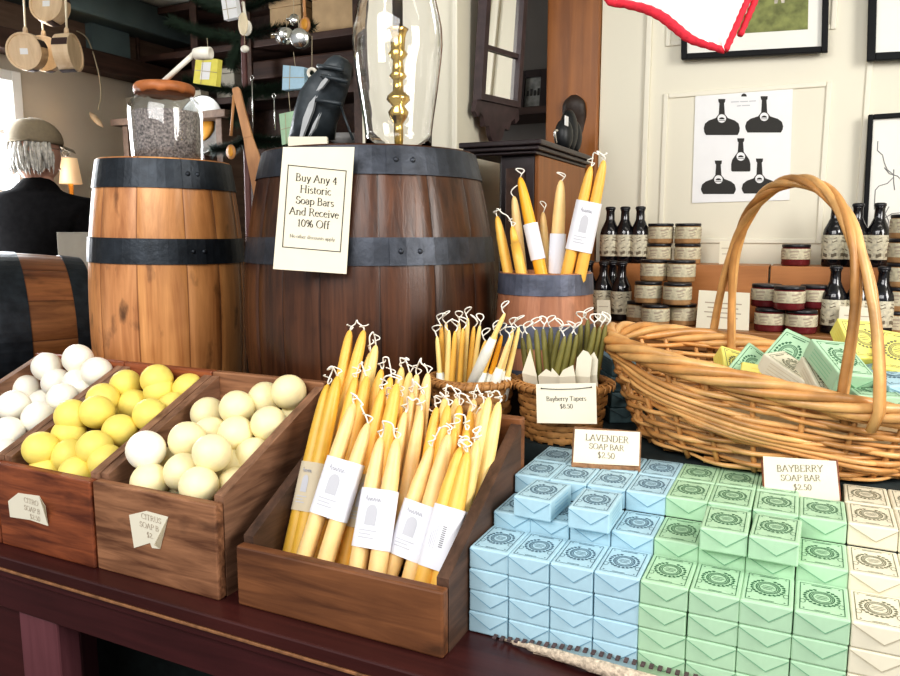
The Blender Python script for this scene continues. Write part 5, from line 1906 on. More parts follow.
def skin_obj(name, joints, edges, mat, parent, sub=2, root=0):
    me = bpy.data.meshes.new(name)
    inv = ROOTS[parent.name].inverted() if parent else Matrix.Identity(4)
    me.from_pydata([tuple(inv @ V(p)) for p, r in joints], edges, [])
    o = bpy.data.objects.new(name, me)
    col.objects.link(o)
    if parent:
        o.parent = parent
        ROOTS[o.name] = ROOTS[parent.name]
    m = o.modifiers.new('skin', 'SKIN')
    m.use_smooth_shade = True
    lay = me.skin_vertices[0].data if me.skin_vertices else None
    if lay is None:
        bpy.context.view_layer.objects.active = o
        o.select_set(True)
        bpy.ops.mesh.customdata_skin_add()
        lay = me.skin_vertices[0].data
        o.select_set(False)
    for i, (p, r) in enumerate(joints):
        lay[i].radius = r if isinstance(r, tuple) else (r, r)
    lay[root].use_root = True
    s_ = o.modifiers.new('sub', 'SUBSURF')
    s_.levels = s_.render_levels = sub
    me.materials.append(M[mat])
    return o


per = thing('person', 'person in a khaki cap and black coat seen from behind by the window', 'person', pc)
SHZ = HZ - 0.255
body_j = [(loc(0, 0, SHZ - 0.50), (0.13, 0.11)), (loc(0, 0, SHZ - 0.25), (0.13, 0.11)), (loc(0, -0.01, SHZ - 0.04), (0.11, 0.09)), (loc(0, 0.01, SHZ + 0.10), 0.055), (loc(0, 0.03, SHZ + 0.2), 0.055)]
be = [(0, 1), (1, 2), (2, 3), (3, 4)]
for s_ in (-1, 1):
    n = len(body_j)
    body_j += [(loc(s_ * 0.19, -0.01, SHZ), 0.062), (loc(s_ * 0.25, -0.02, SHZ - 0.28), 0.05), (loc(s_ * 0.20, 0.17, SHZ - 0.42), 0.038), (loc(s_ * 0.17, 0.25, SHZ - 0.44), 0.035)]
    be += [(2, n), (n, n + 1), (n + 1, n + 2), (n + 2, n + 3)]
    for fi in range(4):
        m = len(body_j)
        body_j += [(loc(s_ * (0.14 + 0.018 * fi), 0.32, SHZ - 0.445), 0.009), (loc(s_ * (0.14 + 0.018 * fi), 0.355 - 0.008 * abs(fi - 1.5), SHZ - 0.465), 0.008)]
        be += [(n + 3, m), (m, m + 1)]
    m = len(body_j)
    body_j += [(loc(s_ * 0.13, 0.27, SHZ - 0.43), 0.011), (loc(s_ * 0.115, 0.305, SHZ - 0.44), 0.009)]
    be += [(n + 3, m), (m, m + 1)]
    n = len(body_j)
    body_j += [(loc(s_ * 0.095, 0, SHZ - 0.58), 0.085), (loc(s_ * 0.10, 0.01, 0.50), 0.058), (loc(s_ * 0.10, -0.01, 0.09), 0.042), (loc(s_ * 0.11, 0.13, 0.045), 0.038)]
    be += [(0, n), (n, n + 1), (n + 1, n + 2), (n + 2, n + 3)]
skin_obj('body', body_j, be, 'skin', per)
# head, turned to his right
hrot = Matrix.Rotation(R(-28), 4, 'Z')
fd = (hrot @ fdir.to_4d()).to_3d()
sd = V((fd.y, -fd.x, 0))
HM = basis(sd, fd, V((0, 0, 1)), hc) @ Matrix.Scale(1.10, 4)
hb = MB()
hb.sphere((0, 0, 0), 1.0, 0, 28, 20)
for i, v in enumerate(hb.v):
    x, y, z = v
    q = V((x * 0.076, y * 0.098, z * 0.125))
    if z < -0.1:
        q.y += 0.012 * (-z) * (1 if y > 0 else -0.4)
        q.x *= 1 - 0.22 * (-z - 0.1)
    if y > 0.75 and abs(x) < 0.3:
        q.y += 0.022 * math.exp(-((z + 0.10) / 0.16) ** 2) * math.exp(-(x / 0.16) ** 2)
        q.y += 0.006 * math.exp(-((z + 0.48) / 0.10) ** 2)
        q.y -= 0.005 * math.exp(-((z - 0.12) / 0.09) ** 2)
    hb.v[i] = HM @ q
hb.build('head', 'skin', per)
for s_ in (-1, 1):
    e = MB()
    e.sphere(HM @ V((s_ * 0.079, 0.0, -0.010)), 0.03, 0, 12, 8, (0.35, 0.6, 1.0), hrot.to_3x3().to_4x4())
    e.build('ear', 'skin', per)
    e = MB()
    e.sphere(HM @ V((s_ * 0.031, 0.086, 0.012)), 0.012, 0, 10, 8)
    e.build('eye', 'paper', per)
MB().tube([HM @ V((x, 0.101 - 0.012 * (x / 0.025) ** 2, -0.062)) for x in (-0.025, -0.012, 0, 0.012, 0.025)], 0.004, 6).build('mouth', 'skin', per)
gl = MB()
for s_ in (-1, 1):
    gl.tube([HM @ V((s_ * 0.033 + 0.021 * math.cos(a), 0.112, 0.008 + 0.017 * math.sin(a))) for a in [2 * PI * k / 14 for k in range(14)]], 0.0018, 5, 0, True)
    gl.tube([HM @ V((s_ * 0.055, 0.110, 0.012)), HM @ V((s_ * 0.083, 0.0, 0.012))], 0.0016, 5)
gl.build('glasses', 'tin', per)
# hair: shaggy back and sides
hr = MB()
hr.grid(lambda u, v: HM @ V(((0.084 + 0.004 * math.sin(u * 60 + v * 9) - 0.012 * max(0, v - 0.7)) * math.cos(PI * (1.06 + 0.88 * u) * 1.0 + 0.0) * 1.0,
                             (0.104 + 0.005 * math.sin(u * 47)) * math.sin(PI * (1.06 + 0.88 * u)) + 0.012 * (1 if True else 0), 0.055 - 0.135 * v - 0.012 * math.sin(u * 31) * v)), 60, 10)
hr.build('hair', 'hair', per)
rgh = random.Random(8)
tf = MB()
for k in range(150):
    a = PI * (1.02 + 0.96 * rgh.random())
    z0 = rgh.uniform(-0.02, 0.05)
    r0 = 1.0 + rgh.uniform(0, 0.05)
    L = rgh.uniform(0.06, 0.12)
    pts = []
    for q in range(4):
        f = q / 3
        rr = r0 + 0.10 * math.sin(f * PI * 0.8)
        pts.append(HM @ V((0.084 * rr * math.cos(a + 0.1 * f * math.sin(k)), 0.104 * rr * math.sin(a) + 0.012, max(-0.098, z0 - L * 0.85 * f))))
    tf.tube(pts, [0.006, 0.007, 0.005, 0.001], 5)
tf.build('hair_locks', 'hair', per)
cp = MB()
cp.sphere((0, 0, 0), 1.0, 0, 28, 16)
vs2 = []
for i, v in enumerate(cp.v):
    z = max(v.z, -0.12)
    cp.v[i] = HM @ V((v.x * 0.092, v.y * 0.112, 0.042 + z * 0.093 + 0.004 * (v.y < -0.5)))
cap = cp.build('cap', 'cap', per)
br = MB()
br.grid(lambda u, v: HM @ V(((u - 0.5) * 0.17 * (1 - 0.35 * v * v), 0.085 + 0.078 * v - 0.05 * abs(u - 0.5) ** 1.5, 0.040 - 0.012 * v - 0.09 * (u - 0.5) ** 2)), 12, 6)
br.grid(lambda u, v: HM @ V(((u - 0.5) * 0.17 * (1 - 0.35 * v * v), 0.085 + 0.078 * v - 0.05 * abs(u - 0.5) ** 1.5, 0.036 - 0.012 * v - 0.09 * (u - 0.5) ** 2)), 12, 6)
br.build('brim', 'cap', cap)
st_ = MB()
st_.tube([HM @ V((0.090 * math.cos(a), 0.108 * math.sin(a), 0.048 - 0.012 * math.sin(-a))) for a in [PI * (1.25 + 0.5 * k / 8) for k in range(9)]], 0.006, 6)
st_.build('adjusting_strap', 'cap', cap)
# coat and trousers
cj = [(loc(0, -0.005, SHZ - 0.62), (0.20, 0.155)), (loc(0, -0.005, SHZ - 0.30), (0.185, 0.145)), (loc(0, -0.02, SHZ - 0.07), (0.175, 0.12)), (loc(0, -0.01, SHZ + 0.075), (0.100, 0.090)), (loc(0, -0.005, SHZ + 0.15), (0.078, 0.078))]
ce = [(0, 1), (1, 2), (2, 3), (3, 4)]
for s_ in (-1, 1):
    n = len(cj)
    cj += [(loc(s_ * 0.20, -0.02, SHZ - 0.015), 0.090), (loc(s_ * 0.262, -0.03, SHZ - 0.27), 0.075), (loc(s_ * 0.205, 0.165, SHZ - 0.415), 0.055)]
    ce += [(2, n), (n, n + 1), (n + 1, n + 2)]
skin_obj('coat', cj, ce, 'coat', per)
tj = [(loc(0, 0, SHZ - 0.56), (0.15, 0.12))]
te = []
for s_ in (-1, 1):
    n = len(tj)
    tj += [(loc(s_ * 0.095, 0, SHZ - 0.66), 0.10), (loc(s_ * 0.10, 0.01, 0.50), 0.075), (loc(s_ * 0.10, -0.01, 0.11), 0.06)]
    te += [(0, n), (n, n + 1), (n + 1, n + 2)]
skin_obj('trousers', tj, te, 'trousers', per)
for s_ in (-1, 1):
    sh = MB()
    sh.sphere(loc(s_ * 0.11, 0.06, 0.045), 0.05, 0, 16, 10, (1.0, 1.0, 0.88))
    sh.sphere(loc(s_ * 0.11, 0.13, 0.038), 0.043, 0, 16, 10, (1.0, 1.0, 0.85))
    sh.build('shoe', 'blackleather', per)

# ------------------------------------------------------------------ shelf hutch on the right
t = thing('shelf_counter', 'honey coloured wooden counter below the poster carrying jars and bottles', 'counter', (0.3, 2.3, 0))
HZT = 1.07
MB().box((-0.655, 2.135, HZT - 0.028), (1.2, 2.545, HZT), 0, 0.003).build('counter_top', 'honeyx', t)
MB().box((-0.64, 2.150, 0.0), (1.19, 2.170, HZT - 0.029), 0, 0.002).build('front_board', 'honeyx', t)
for x in (-0.64, 1.17):
    MB().box((x, 2.171, 0.0), (x + 0.02, 2.54, HZT - 0.029), 0, 0.002).build('side_board', 'honeyx', t)
MB().box((-0.65, 2.140, HZT - 0.06), (1.195, 2.1495, HZT - 0.03), 0, 0.003).build('moulding', 'honeyx', t)
TIY = 2.37
xs = [-0.64, aty(767, 300, TIY).x, aty(768.5, 300, TIY).x, 0.62]
for i, lab in enumerate(('left orange pine riser box at the back of the jar counter', 'right orange pine riser box at the back of the jar counter')):
    q = thing('riser_box', lab, 'box', (xs[2 * i], TIY, HZT + 0.0005), 'pine riser boxes on the jar counter')
    MB().box((xs[2 * i] + 0.0005, TIY, HZT + 0.0005), (xs[2 * i + 1] - 0.0005, TIY + 0.012, 1.238), 0, 0.002).build('front_board', 'tier', q)
    MB().box((xs[2 * i] + 0.0005, TIY + 0.0125, 1.226), (xs[2 * i + 1] - 0.0005, yW - 0.02, 1.238), 0, 0.002).build('top_board', 'tier', q)


# jars
def jar_proto(fill):
    r, h = 0.0392, 0.0615
    t = thing('preserve_jar', '', 'jar')
    MB().lathe([(0, 0), (r * 0.94, 0), (r, 0.004), (r, h * 0.80), (r * 0.93, h * 0.86), (0, h * 0.86)], 24).build('filled_glass', fill, t)
    b = MB()
    z0, z1 = h * 0.30, h * 0.80
    if fill == 'jarfill':
        z0, z1 = h * 0.24, h * 0.82
    b.lathe([(r + 0.0003, z0), (r + 0.0006, z0 + 0.001), (r + 0.0006, z1 - 0.001), (r + 0.0003, z1)], 24)
    for k in range(6):
        a0_ = -PI / 2 + (k - 2.5) * 0.95
        for j, (dz, wv) in enumerate(((0.64, 0.32), (0.50, 0.26), (0.38, 0.20))):
            arc = [(math.cos(a0_ + wv * q / 3), math.sin(a0_ + wv * q / 3)) for q in range(-3, 4)]
            hh = h * (0.045 if j else 0.07)
            vs = [(x * (r + 0.001), y * (r + 0.001), h * dz + (hh if s_ else 0) + 0.002 * math.sin(9 * y + 3 * x)) for x, y in arc for s_ in (0, 1)]
            b.add(vs, [(2 * i, 2 * i + 2, 2 * i + 3, 2 * i + 1) for i in range(6)], 1)
    b.build('paper_label', ['jarlabel', 'brownink'], t)
    MB().lathe([(r * 0.97, h * 0.862), (r * 0.985, h * 0.868), (r * 0.985, h * 0.985), (r * 0.95, h), (0, h)], 28).build('lid', 'lid', t)
    return t


def bottle_proto():
    t = thing('drink_bottle', '', 'bottle')
    r = 0.0325
    MB().lathe([(0, 0), (r * 0.92, 0), (r, 0.004), (r, 0.100), (r * 0.93, 0.112), (r * 0.66, 0.130), (r * 0.46, 0.145), (r * 0.42, 0.172), (r * 0.46, 0.176), (r * 0.46, 0.180), (0, 0.180)], 24).build('bottle_glass', 'bottle', t)
    b = MB()
    b.lathe([(r + 0.0005, 0.022), (r + 0.0008, 0.023), (r + 0.0008, 0.094), (r + 0.0005, 0.095)], 24)
    for k in range(8):
        a0_ = k * PI / 4
        for zl, zh, wv in ((0.030, 0.040, 0.22), (0.050, 0.053, 0.14), (0.074, 0.077, 0.22), (0.084, 0.086, 0.16)):
            arc = [(math.cos(a0_ + wv * q / 2), math.sin(a0_ + wv * q / 2)) for q in range(-2, 3)]
            vs = [(x * (r + 0.0013), y * (r + 0.0013), (zh if s_ else zl) + 0.002 * math.sin(11 * x + k)) for x, y in arc for s_ in (0, 1)]
            b.add(vs, [(2 * i, 2 * i + 2, 2 * i + 3, 2 * i + 1) for i in range(4)], 1)
    b.build('paper_label', ['botlabel', 'sepia'], t)
    MB().lathe([(r * 0.50, 0.1795), (r * 0.53, 0.181), (r * 0.50, 0.188), (r * 0.3, 0.190), (0, 0.190)], 16).build('cap', 'lid', t)
    return t


PJ = {'tan': jar_proto('jarfill'), 'red': jar_proto('jarred')}
PB = bottle_proto()
used = {}


def put(proto, key, p, label, group):
    mt = Matrix.Translation(p) @ Matrix.Rotation(rnd.uniform(-0.25, 0.25) + YAW * 0.3, 4, 'Z') @ Matrix.Scale(0.935 if key == 'b' else 1.0, 4)
    if key not in used:
        used[key] = 1
        proto.matrix_world = mt
        ROOTS[proto.name] = mt
        return tag(proto, label, None, group)
    return copy_tree(proto, mt, label, group)


JH = 0.062
gl_ = 'tan jars stacked at the left of the counter'


def jx(px, y):
    return aty(px, 300, y).x


for px, y, lv, lab in ((656, 2.178, 0, 'bottom front jar of the left tan stack'), (683, 2.235, 0, 'bottom right jar of the left tan stack'), (640, 2.262, 0, 'bottom jar half hidden at the left of the left tan stack'),
                       (648, 2.215, 1, 'second level left jar of the left tan stack'), (677, 2.195, 1, 'second level right jar of the left tan stack'), (653, 2.245, 2, 'third level left jar of the left tan stack'), (680, 2.235, 2, 'third level right jar of the left tan stack')):
    put(PJ['tan'], 'tan', V((jx(px, y), y, HZT + 0.0005 + JH * lv)), 'tan filled jar, ' + lab, gl_)
for px, lv, lab in ((657, 0, 'lower left jar on the riser behind the left stack'), (685.5, 0, 'lower right jar on the riser behind the left stack'), (658, 1, 'topmost left jar of the left group'), (685, 1, 'topmost right jar of the left group')):
    put(PJ['tan'], 'tan', V((jx(px, 2.425), 2.425, 1.2385 + JH * lv)), 'tan filled jar, ' + lab, gl_)
gr_ = 'red jars at the middle of the counter'
for px, y, lv, lab in ((771, 2.20, 0, 'bottom left of the red stack'), (802.5, 2.19, 0, 'bottom right of the red stack'), (766, 2.245, 1, 'upper left of the red stack'), (789, 2.18, 1, 'upper middle of the red stack, foremost'), (815, 2.255, 1, 'upper right of the red stack')):
    z = HZT + 0.0005 + JH * lv
    put(PJ['red'], 'red', V((jx(px, y), y, z)), 'red filled jar, ' + lab, gr_)
put(PJ['red'], 'red', V((jx(793, 2.43), 2.43, 1.2385)), 'red filled jar standing alone on the riser box', gr_)
for lv in range(5):
    y = 2.26
    put(PJ['tan'], 'tan', V((jx(901, y), y, HZT + 0.0005 + JH * lv)), 'tan filled jar at the right edge, %s of its stack' % ['bottom', 'second from bottom', 'middle', 'second from top', 'topmost'][lv], 'tan jars stacked at the right edge')
gb = 'dark bottles at the left of the counter'
for px, lab in ((608, 'left'), (622.5, 'middle'), (637.5, 'right')):
    put(PB, 'b', V((jx(px, 2.42) , 2.42, 1.2385)), 'dark bottle on the riser left of the jars, %s of three' % lab, gb)
for px, y, lab in ((621, 2.265, 'foremost, beside the tan jars'), (603, 2.29, 'left of the foremost one'), (588, 2.30, 'furthest left, partly behind the keg candles'), (612, 2.338, 'behind and left of the foremost one')):
    put(PB, 'b', V((jx(px, y), y, HZT + 0.0005)), 'dark bottle on the lower level, ' + lab, gb)
gb = 'dark bottles at the right of the counter'
for px, lab in ((830, 'left'), (851.5, 'middle, crossed by the basket handle'), (873, 'right')):
    put(PB, 'b', V((jx(px, 2.42), 2.42, 1.2385)), 'dark bottle on the riser near the map, %s of three' % lab, gb)
for px, y, lab in ((834, 2.23, 'left, fully visible'), (858, 2.24, 'middle, behind the basket handle'), (882, 2.24, 'right, beside the jar stack')):
    put(PB, 'b', V((jx(px, y), y, HZT + 0.0005)), 'dark bottle on the lower right level, ' + lab, gb)
# cards on the counter
for px4, y, lab, lines in (([(699, 290), (750, 293), (749, 327), (696, 324)], 2.17, 'cream information card standing on the counter left of the red jars', 4), ([(720, 241), (733, 241), (732, 261), (719, 261)], 2.44, 'small cream card standing on the riser box', 2),
                           ([(840, 306), (876, 308), (874, 336), (837, 333)], 2.155, 'cream card leaning on the right dark bottles', 3), ([(597, 300), (610, 300), (611, 322), (597, 321)], 2.20, 'small white card before the left dark bottles', 2)):
    b = MB()
    c = [aty(px, py, y + 0.03 * (1 if i < 2 else 0)) for i, (px, py) in enumerate(px4)]
    dz = (HZT + 0.0006 if y < 2.4 else 1.2386) - min(c[2].z, c[3].z)
    c = [p + V((0, 0, dz if i > 1 else 0)) for i, p in enumerate(c)]
    nrm = (c[1] - c[0]).cross(c[3] - c[0]).normalized()
    if nrm.y > 0:
        nrm = -nrm
    bk = [p - nrm * 0.001 for p in c]
    b.add(c + bk, [(3, 2, 1, 0), (4, 5, 6, 7), (0, 1, 5, 4), (1, 2, 6, 5), (2, 3, 7, 6), (3, 0, 4, 7)])
    P_ = lambda u, v: c[0] + (c[1] - c[0]) * u + (c[3] - c[0]) * v + nrm * 0.0005
    for k in range(lines):
        v = 0.3 + 0.5 * k / lines
        u = 0.14 + 0.06 * (k % 2)
        b.quad(P_(u, v), P_(1 - u, v), P_(1 - u, v + 0.03), P_(u, v + 0.03), 1)
    tag(b.build('info_card', ['creampaper', 'brownink'], None, c[3]), lab, 'card')

# ------------------------------------------------------------------ things on the poster wall
pY = yW - 0.004
b = MB()
c = [aty(px, py, pY) for px, py in ((695.5, 92.5), (793, 87.5), (789.5, 200), (692, 203))]
bk = [p + V((0, 0.002, 0)) for p in c]
b.add(c + bk, [(3, 2, 1, 0), (4, 5, 6, 7), (0, 1, 5, 4), (1, 2, 6, 5), (2, 3, 7, 6), (3, 0, 4, 7)])
PW, PH = (c[1] - c[0]).length, (c[3] - c[0]).length


def PP(px, py, d=0.0008):
    return aty(px, py, pY - d)


def flask(cx, top, bot, w, body_top, sq=False):
    nk = 2.6
    L = []
    L += [(cx - nk - 1, top), (cx + nk + 1, top), (cx + nk + 0.6, top + 3), (cx + nk - 0.3, top + 4), (cx + nk + 0.4, body_top - 5)]
    if sq:
        rt = [(cx + 6, body_top - 1), (cx + w * 0.9, body_top + 3), (cx + w, body_top + 7), (cx + w, bot - 1), (cx + w - 1, bot)]
    else:
        rt = [(cx + 6, body_top - 1), (cx + w * 0.72, body_top + 1.5), (cx + w * 0.93, body_top + 4.5), (cx + w, body_top + 9), (cx + w * 0.97, bot - 3), (cx + w * 0.88, bot)]
    lf = [(2 * cx - x, y) for x, y in rt][::-1]
    pts = L + rt + lf + [(cx - nk - 0.4, body_top - 5), (cx - nk + 0.3, top + 4), (cx - nk - 0.6, top + 3)]
    pp = [PP(x, y) for x, y in pts]
    b.poly(pp, 1)
    cc = (cx, body_top - 0.5)
    ring = [PP(cc[0] + 4.3 * math.cos(2 * PI * k / 18), cc[1] + 4.3 * math.sin(2 * PI * k / 18), 0.0012) for k in range(18)]
    b.add(ring, [list(range(18))], 0)
    ell = [PP(cc[0] + 2.8 * math.cos(PI * k / 8), cc[1] + 0.8 - 2.0 * math.sin(PI * k / 8), 0.0015) for k in range(9)]
    b.add(ell, [list(range(9))], 1)
    b.quad(PP(cc[0] - 3.2, cc[1] + 1.8, 0.0015), PP(cc[0] + 3.2, cc[1] + 1.8, 0.0015), PP(cc[0] + 3.2, cc[1] + 2.3, 0.0015), PP(cc[0] - 3.2, cc[1] + 2.3, 0.0015), 1)


flask(721.8, 99, 135, 18, 119)
flask(764.2, 96.2, 132.5, 19, 117.3)
flask(740.8, 138.3, 171.5, 9.6, 157, True)
flask(718.4, 160.5, 194, 17.5, 180)
flask(759.5, 158.5, 193.5, 17.8, 179.3)
ell = [PP(744 + 2.8 * math.cos(PI * k / 8), 96.5 - 3 * math.sin(PI * k / 8)) for k in range(9)]
b.add(ell, [list(range(9))], 1)
xd = (c[1] - c[0]).normalized()
for xa_, xb_, yy_ in ((731, 739, 101.6), (740, 748, 101.2), (749, 756, 100.8), (737, 741, 105.6), (742, 750, 105.2)):
    b.quad(PP(xa_, yy_), PP(xb_, yy_ - 0.4), PP(xb_, yy_ + 0.5), PP(xa_, yy_ + 0.9), 2)
tag(b.build('poster', ['paper', 'ink', 'paleink'], None, (c[0] + c[2]) / 2), 'white poster with five black bottle silhouettes on the cream wall', 'poster')


def picture(name, label, px4, y, fw_, inner=None, art=None, depth=0.02):
    cs_ = [aty(px, py, y) for px, py in px4]
    t = thing(name, label, 'picture', cs_[3])
    X = (cs_[1] - cs_[0]).normalized()
    W, H = (cs_[1] - cs_[0]).length, (cs_[0] - cs_[3]).length
    Zd = (cs_[0] - cs_[3]).normalized()
    n = X.cross(Zd).normalized()
    mt = basis(X, Zd, n, cs_[3])
    b = MB()
    b.box((0, 0, 0), (fw_, H, depth), 0, 0.002, mt)
    b.box((W - fw_, 0, 0), (W, H, depth), 0, 0.002, mt)
    b.box((fw_, 0, 0), (W - fw_, fw_, depth), 0, 0.002, mt)
    b.box((fw_, H - fw_, 0), (W - fw_, H, depth), 0, 0.002, mt)
    b.build('frame', 'blackframe', t)
    m = MB()
    m.box((fw_, fw_, 0.002), (W - fw_, H - fw_, depth * 0.4), 0, 0, mt)
    m.build('mat_board', 'mat', t)
    if art:
        art(t, mt, W, H, depth * 0.4 + 0.0006)
    return t


def art_field(t, mt, W, H, z):
    b = MB()
    l, r_, bt, tp = W * 0.13, W * 0.87, H * 0.13, H * 0.88
    S = lambda x, y, dz=0: mt @ V((l + (r_ - l) * x, bt + (tp - bt) * y, z + dz))
    b.quad(S(0, 0), S(1, 0), S(1, 0.30), S(0, 0.28), 0)
    b.quad(S(0, 0.28), S(1, 0.30), S(1, 1), S(0, 1), 1)
    for x0, w_, y0, hgt in ((0.40, 0.05, 0.14, 0.42), (0.46, 0.05, 0.15, 0.40), (0.12, 0.05, 0.16, 0.38), (0.70, 0.09, 0.20, 0.22), (0.82, 0.08, 0.22, 0.20), (0.24, 0.06, 0.18, 0.3)):
        pts = [(x0, y0), (x0 + w_ * 0.3, y0), (x0 + w_ * 0.5, y0 + hgt * 0.4), (x0 + w_ * 0.7, y0), (x0 + w_, y0), (x0 + w_ * 1.05, y0 + hgt * 0.75), (x0 + w_ * 0.7, y0 + hgt * 0.8), (x0 + w_ * 0.65, y0 + hgt), (x0 + w_ * 0.35, y0 + hgt), (x0 + w_ * 0.3, y0 + hgt * 0.8), (x0 - w_ * 0.05, y0 + hgt * 0.75)]
        b.poly([S(x, y, 0.0005) for x, y in pts], 2)
    b.build('print', ['green_paint', 'tree_paint', 'figure_paint'], t)


def art_map(t, mt, W, H, z):
    b = MB()
    rg = random.Random(6)
    for k in range(9):
        x, y = W * rg.uniform(0.2, 0.8), H * rg.uniform(0.25, 0.8)
        pts = []
        a = rg.uniform(0, 6)
        for q in range(9):
            pts.append(mt @ V((max(W * 0.1, min(W * 0.9, x)), max(H * 0.1, min(H * 0.9, y)), z)))
            a += rg.uniform(-0.9, 0.9)
            x += 0.022 * math.cos(a)
            y += 0.022 * math.sin(a)
        b.tube(pts, 0.0012, 4)
    b.build('map_lines', 'greyink', t)


picture('framed_print', 'black framed painting of figures on a lawn, top of the cream wall', [(682, -118), (832, -140), (824, 47.5), (682, 60.5)], yW - 0.022, 0.017, art=art_field)
picture('framed_print', 'black framed white print cut off by the top right corner', [(871, -110), (1010, -128), (1006, 52), (866.5, 62)], yW - 0.022, 0.021)
picture('framed_map', 'black framed old map on the cream wall at the right edge', [(868, 115.5), (985, 108), (976, 300), (859, 290)], yW - 0.022, 0.013, art=art_map)

# hanging towel with red hem, close to the camera
tz = 1.05
t = thing('hanging_towel', 'white linen towel corner with thick red hem hanging from above', 'towel', aty(700, -60, tz))
edge = [(590, -60), (606, -3), (625, 4), (645, 9), (662, 17), (676, 28), (690, 39), (707, 45), (725, 51)]
redge = [(725, 51), (731, 38), (738, 22), (744, 8), (750, -6), (770, -60)]
lp = [aty(px, py, tz - 0.003 * i) for i, (px, py) in enumerate(edge)]
rp = [aty(px, py, tz - 0.024 + 0.004 * i) for i, (px, py) in enumerate(redge)]
lpS, rpS = smooth_path(lp, 4), smooth_path(rp, 4)
n = 24
LS = [lpS[int(i * (len(lpS) - 1) / n)] for i in range(n + 1)]
RS = [rpS[::-1][int(i * (len(rpS) - 1) / n)] for i in range(n + 1)]
b = MB()
b.grid(lambda u, v: LS[round(v * n)] * (1 - u) + RS[round(v * n)] * u + V((0, 0.006 * math.sin(u * PI) * math.sin(u * 11 + v * 3), 0)), 12, n)
cl = b.build('cloth', 'linen', t)
h = MB()
h.tube(lpS, [0.0034 + 0.0026 * math.sin(PI * i / len(lpS)) + 0.0008 * (i % 2) for i in range(len(lpS))], 7)
h.tube(rpS, [0.0036 + 0.0009 * (i % 2) for i in range(len(rpS))], 7)
h2 = [p + V((0.012, 0.012, 0.012)) for p in rpS]
h.tube(h2[2:], [0.0036 + 0.0009 * (i % 2) for i in range(len(h2) - 2)], 7)
h.build('red_hem', 'redhem', cl)

# ------------------------------------------------------------------ black cornice cabinet, mirror and alcove things
cx1, cy0, cy1, cz = -0.652, 1.92, 2.44, 1.578
t = thing('corner_cabinet', 'dark cornice cabinet with honey pine side beside the cream pier', 'cabinet', (cx1 - 0.1, cy0, 0))
xcl, xbl = -0.890, -0.785
MB().box((xbl, cy0 + 0.05, 0), (cx1 - 0.0345, cy1 - 0.01, cz - 0.036), 0, 0.003).build('cabinet_body', 'blackwood', t)
MB().box((cx1 - 0.034, cy0 + 0.05, 0), (cx1 - 0.022, cy1 - 0.01, cz - 0.037), 0, 0.002).build('side_panel', 'post', t)
b = MB()
for i, (z0, z1, o_) in enumerate(((cz - 0.036, cz - 0.027, 0.020), (cz - 0.0265, cz - 0.015, 0.009), (cz - 0.0145, cz, 0.0))):
    b.box((xcl + o_, cy0 + o_, z0), (cx1 - o_, cy1, z1), 0, 0.003)
b.build('cornice', 'blackwood', t)
MB().box((xbl + 0.02, cy0 + 0.035, 0.9), (cx1 - 0.06, cy0 + 0.0495, cz - 0.07), 0, 0.003).build('door', 'beam', t)
# things on the cabinet
t = thing('leather_pouch', 'small black leather pouch with white tag on the cabinet cornice', 'pouch', (cx1 - 0.06, 2.15, cz))
p = atx(569, 118, cx1 - 0.05)
b = MB()
for dx, dy, hh, rr in ((0, -0.05, 0.10, 0.034), (0.0, 0.0, 0.135, 0.040), (0, 0.05, 0.11, 0.034)):
    b.sphere((p.x, p.y + dy, cz + hh / 2 + 0.001), 1, 0, 14, 10, (0.028, rr, hh / 2))
b.build('pouch_body', 'blackleather', t)
q = atx(566, 121, cx1 - 0.015)
MB().box((q.x, q.y - 0.016, q.z - 0.014), (q.x + 0.003, q.y + 0.016, q.z + 0.014), 0, 0.0008).build('white_tag', 'paper', t)
q1, q2 = atx(555, 131, cx1 - 0.01), atx(556, 143, cx1 - 0.01)
MB().tube(smooth_path([q1 + V((0, 0.02, 0.004)), q1, (q1 + q2) / 2 + V((0, -0.004, 0)), q2], 5), 0.004, 6).build('metal_clasp', 'tin', t)
t = thing('wooden_glove_form', 'tall dark brown rounded hand shape standing on the cabinet cornice', 'ornament', (cx1 - 0.08, 2.30, cz))
b = MB()
pa = [atx(575, 150, cx1 - 0.09), atx(575, 128, cx1 - 0.09), atx(574, 108, cx1 - 0.09), atx(574, 95, cx1 - 0.09)]
pa[0].z = cz + 0.004
b.tube(smooth_path(pa, 5), [0.030, 0.032, 0.033, 0.034, 0.035, 0.037, 0.039, 0.04, 0.041, 0.041, 0.040, 0.039, 0.036, 0.031, 0.022, 0.010], 12, 0, False, 0.45)
b.tube(smooth_path([atx(580, 140, cx1 - 0.09), atx(585, 128, cx1 - 0.09), atx(588, 118, cx1 - 0.09)], 4), [0.018, 0.019, 0.02, 0.02, 0.02, 0.018, 0.015, 0.012, 0.005], 10, 0, False, 0.6)
b.build('hand_form', 'darkbronze', t)

# mirror on the side of the pier
mx = -0.972
t = thing('hanging_mirror', 'dark mahogany framed mirror with scrolled base on the white pier side', 'mirror', (mx, 2.3, 1.7))
y0m, y1m = 2.17, 2.37
zb = 1.735
mo = 0.02
lean = 0.055
mt = Matrix.Translation((mx + 0.012, 0, 0))


def MQ(y, z, d=0.0):
    # frame tips forward and is turned slightly into the room
    return V((mx + 0.014 + d + (z - zb) * 0.06 + (y - y0m) * 0.27, y, z))


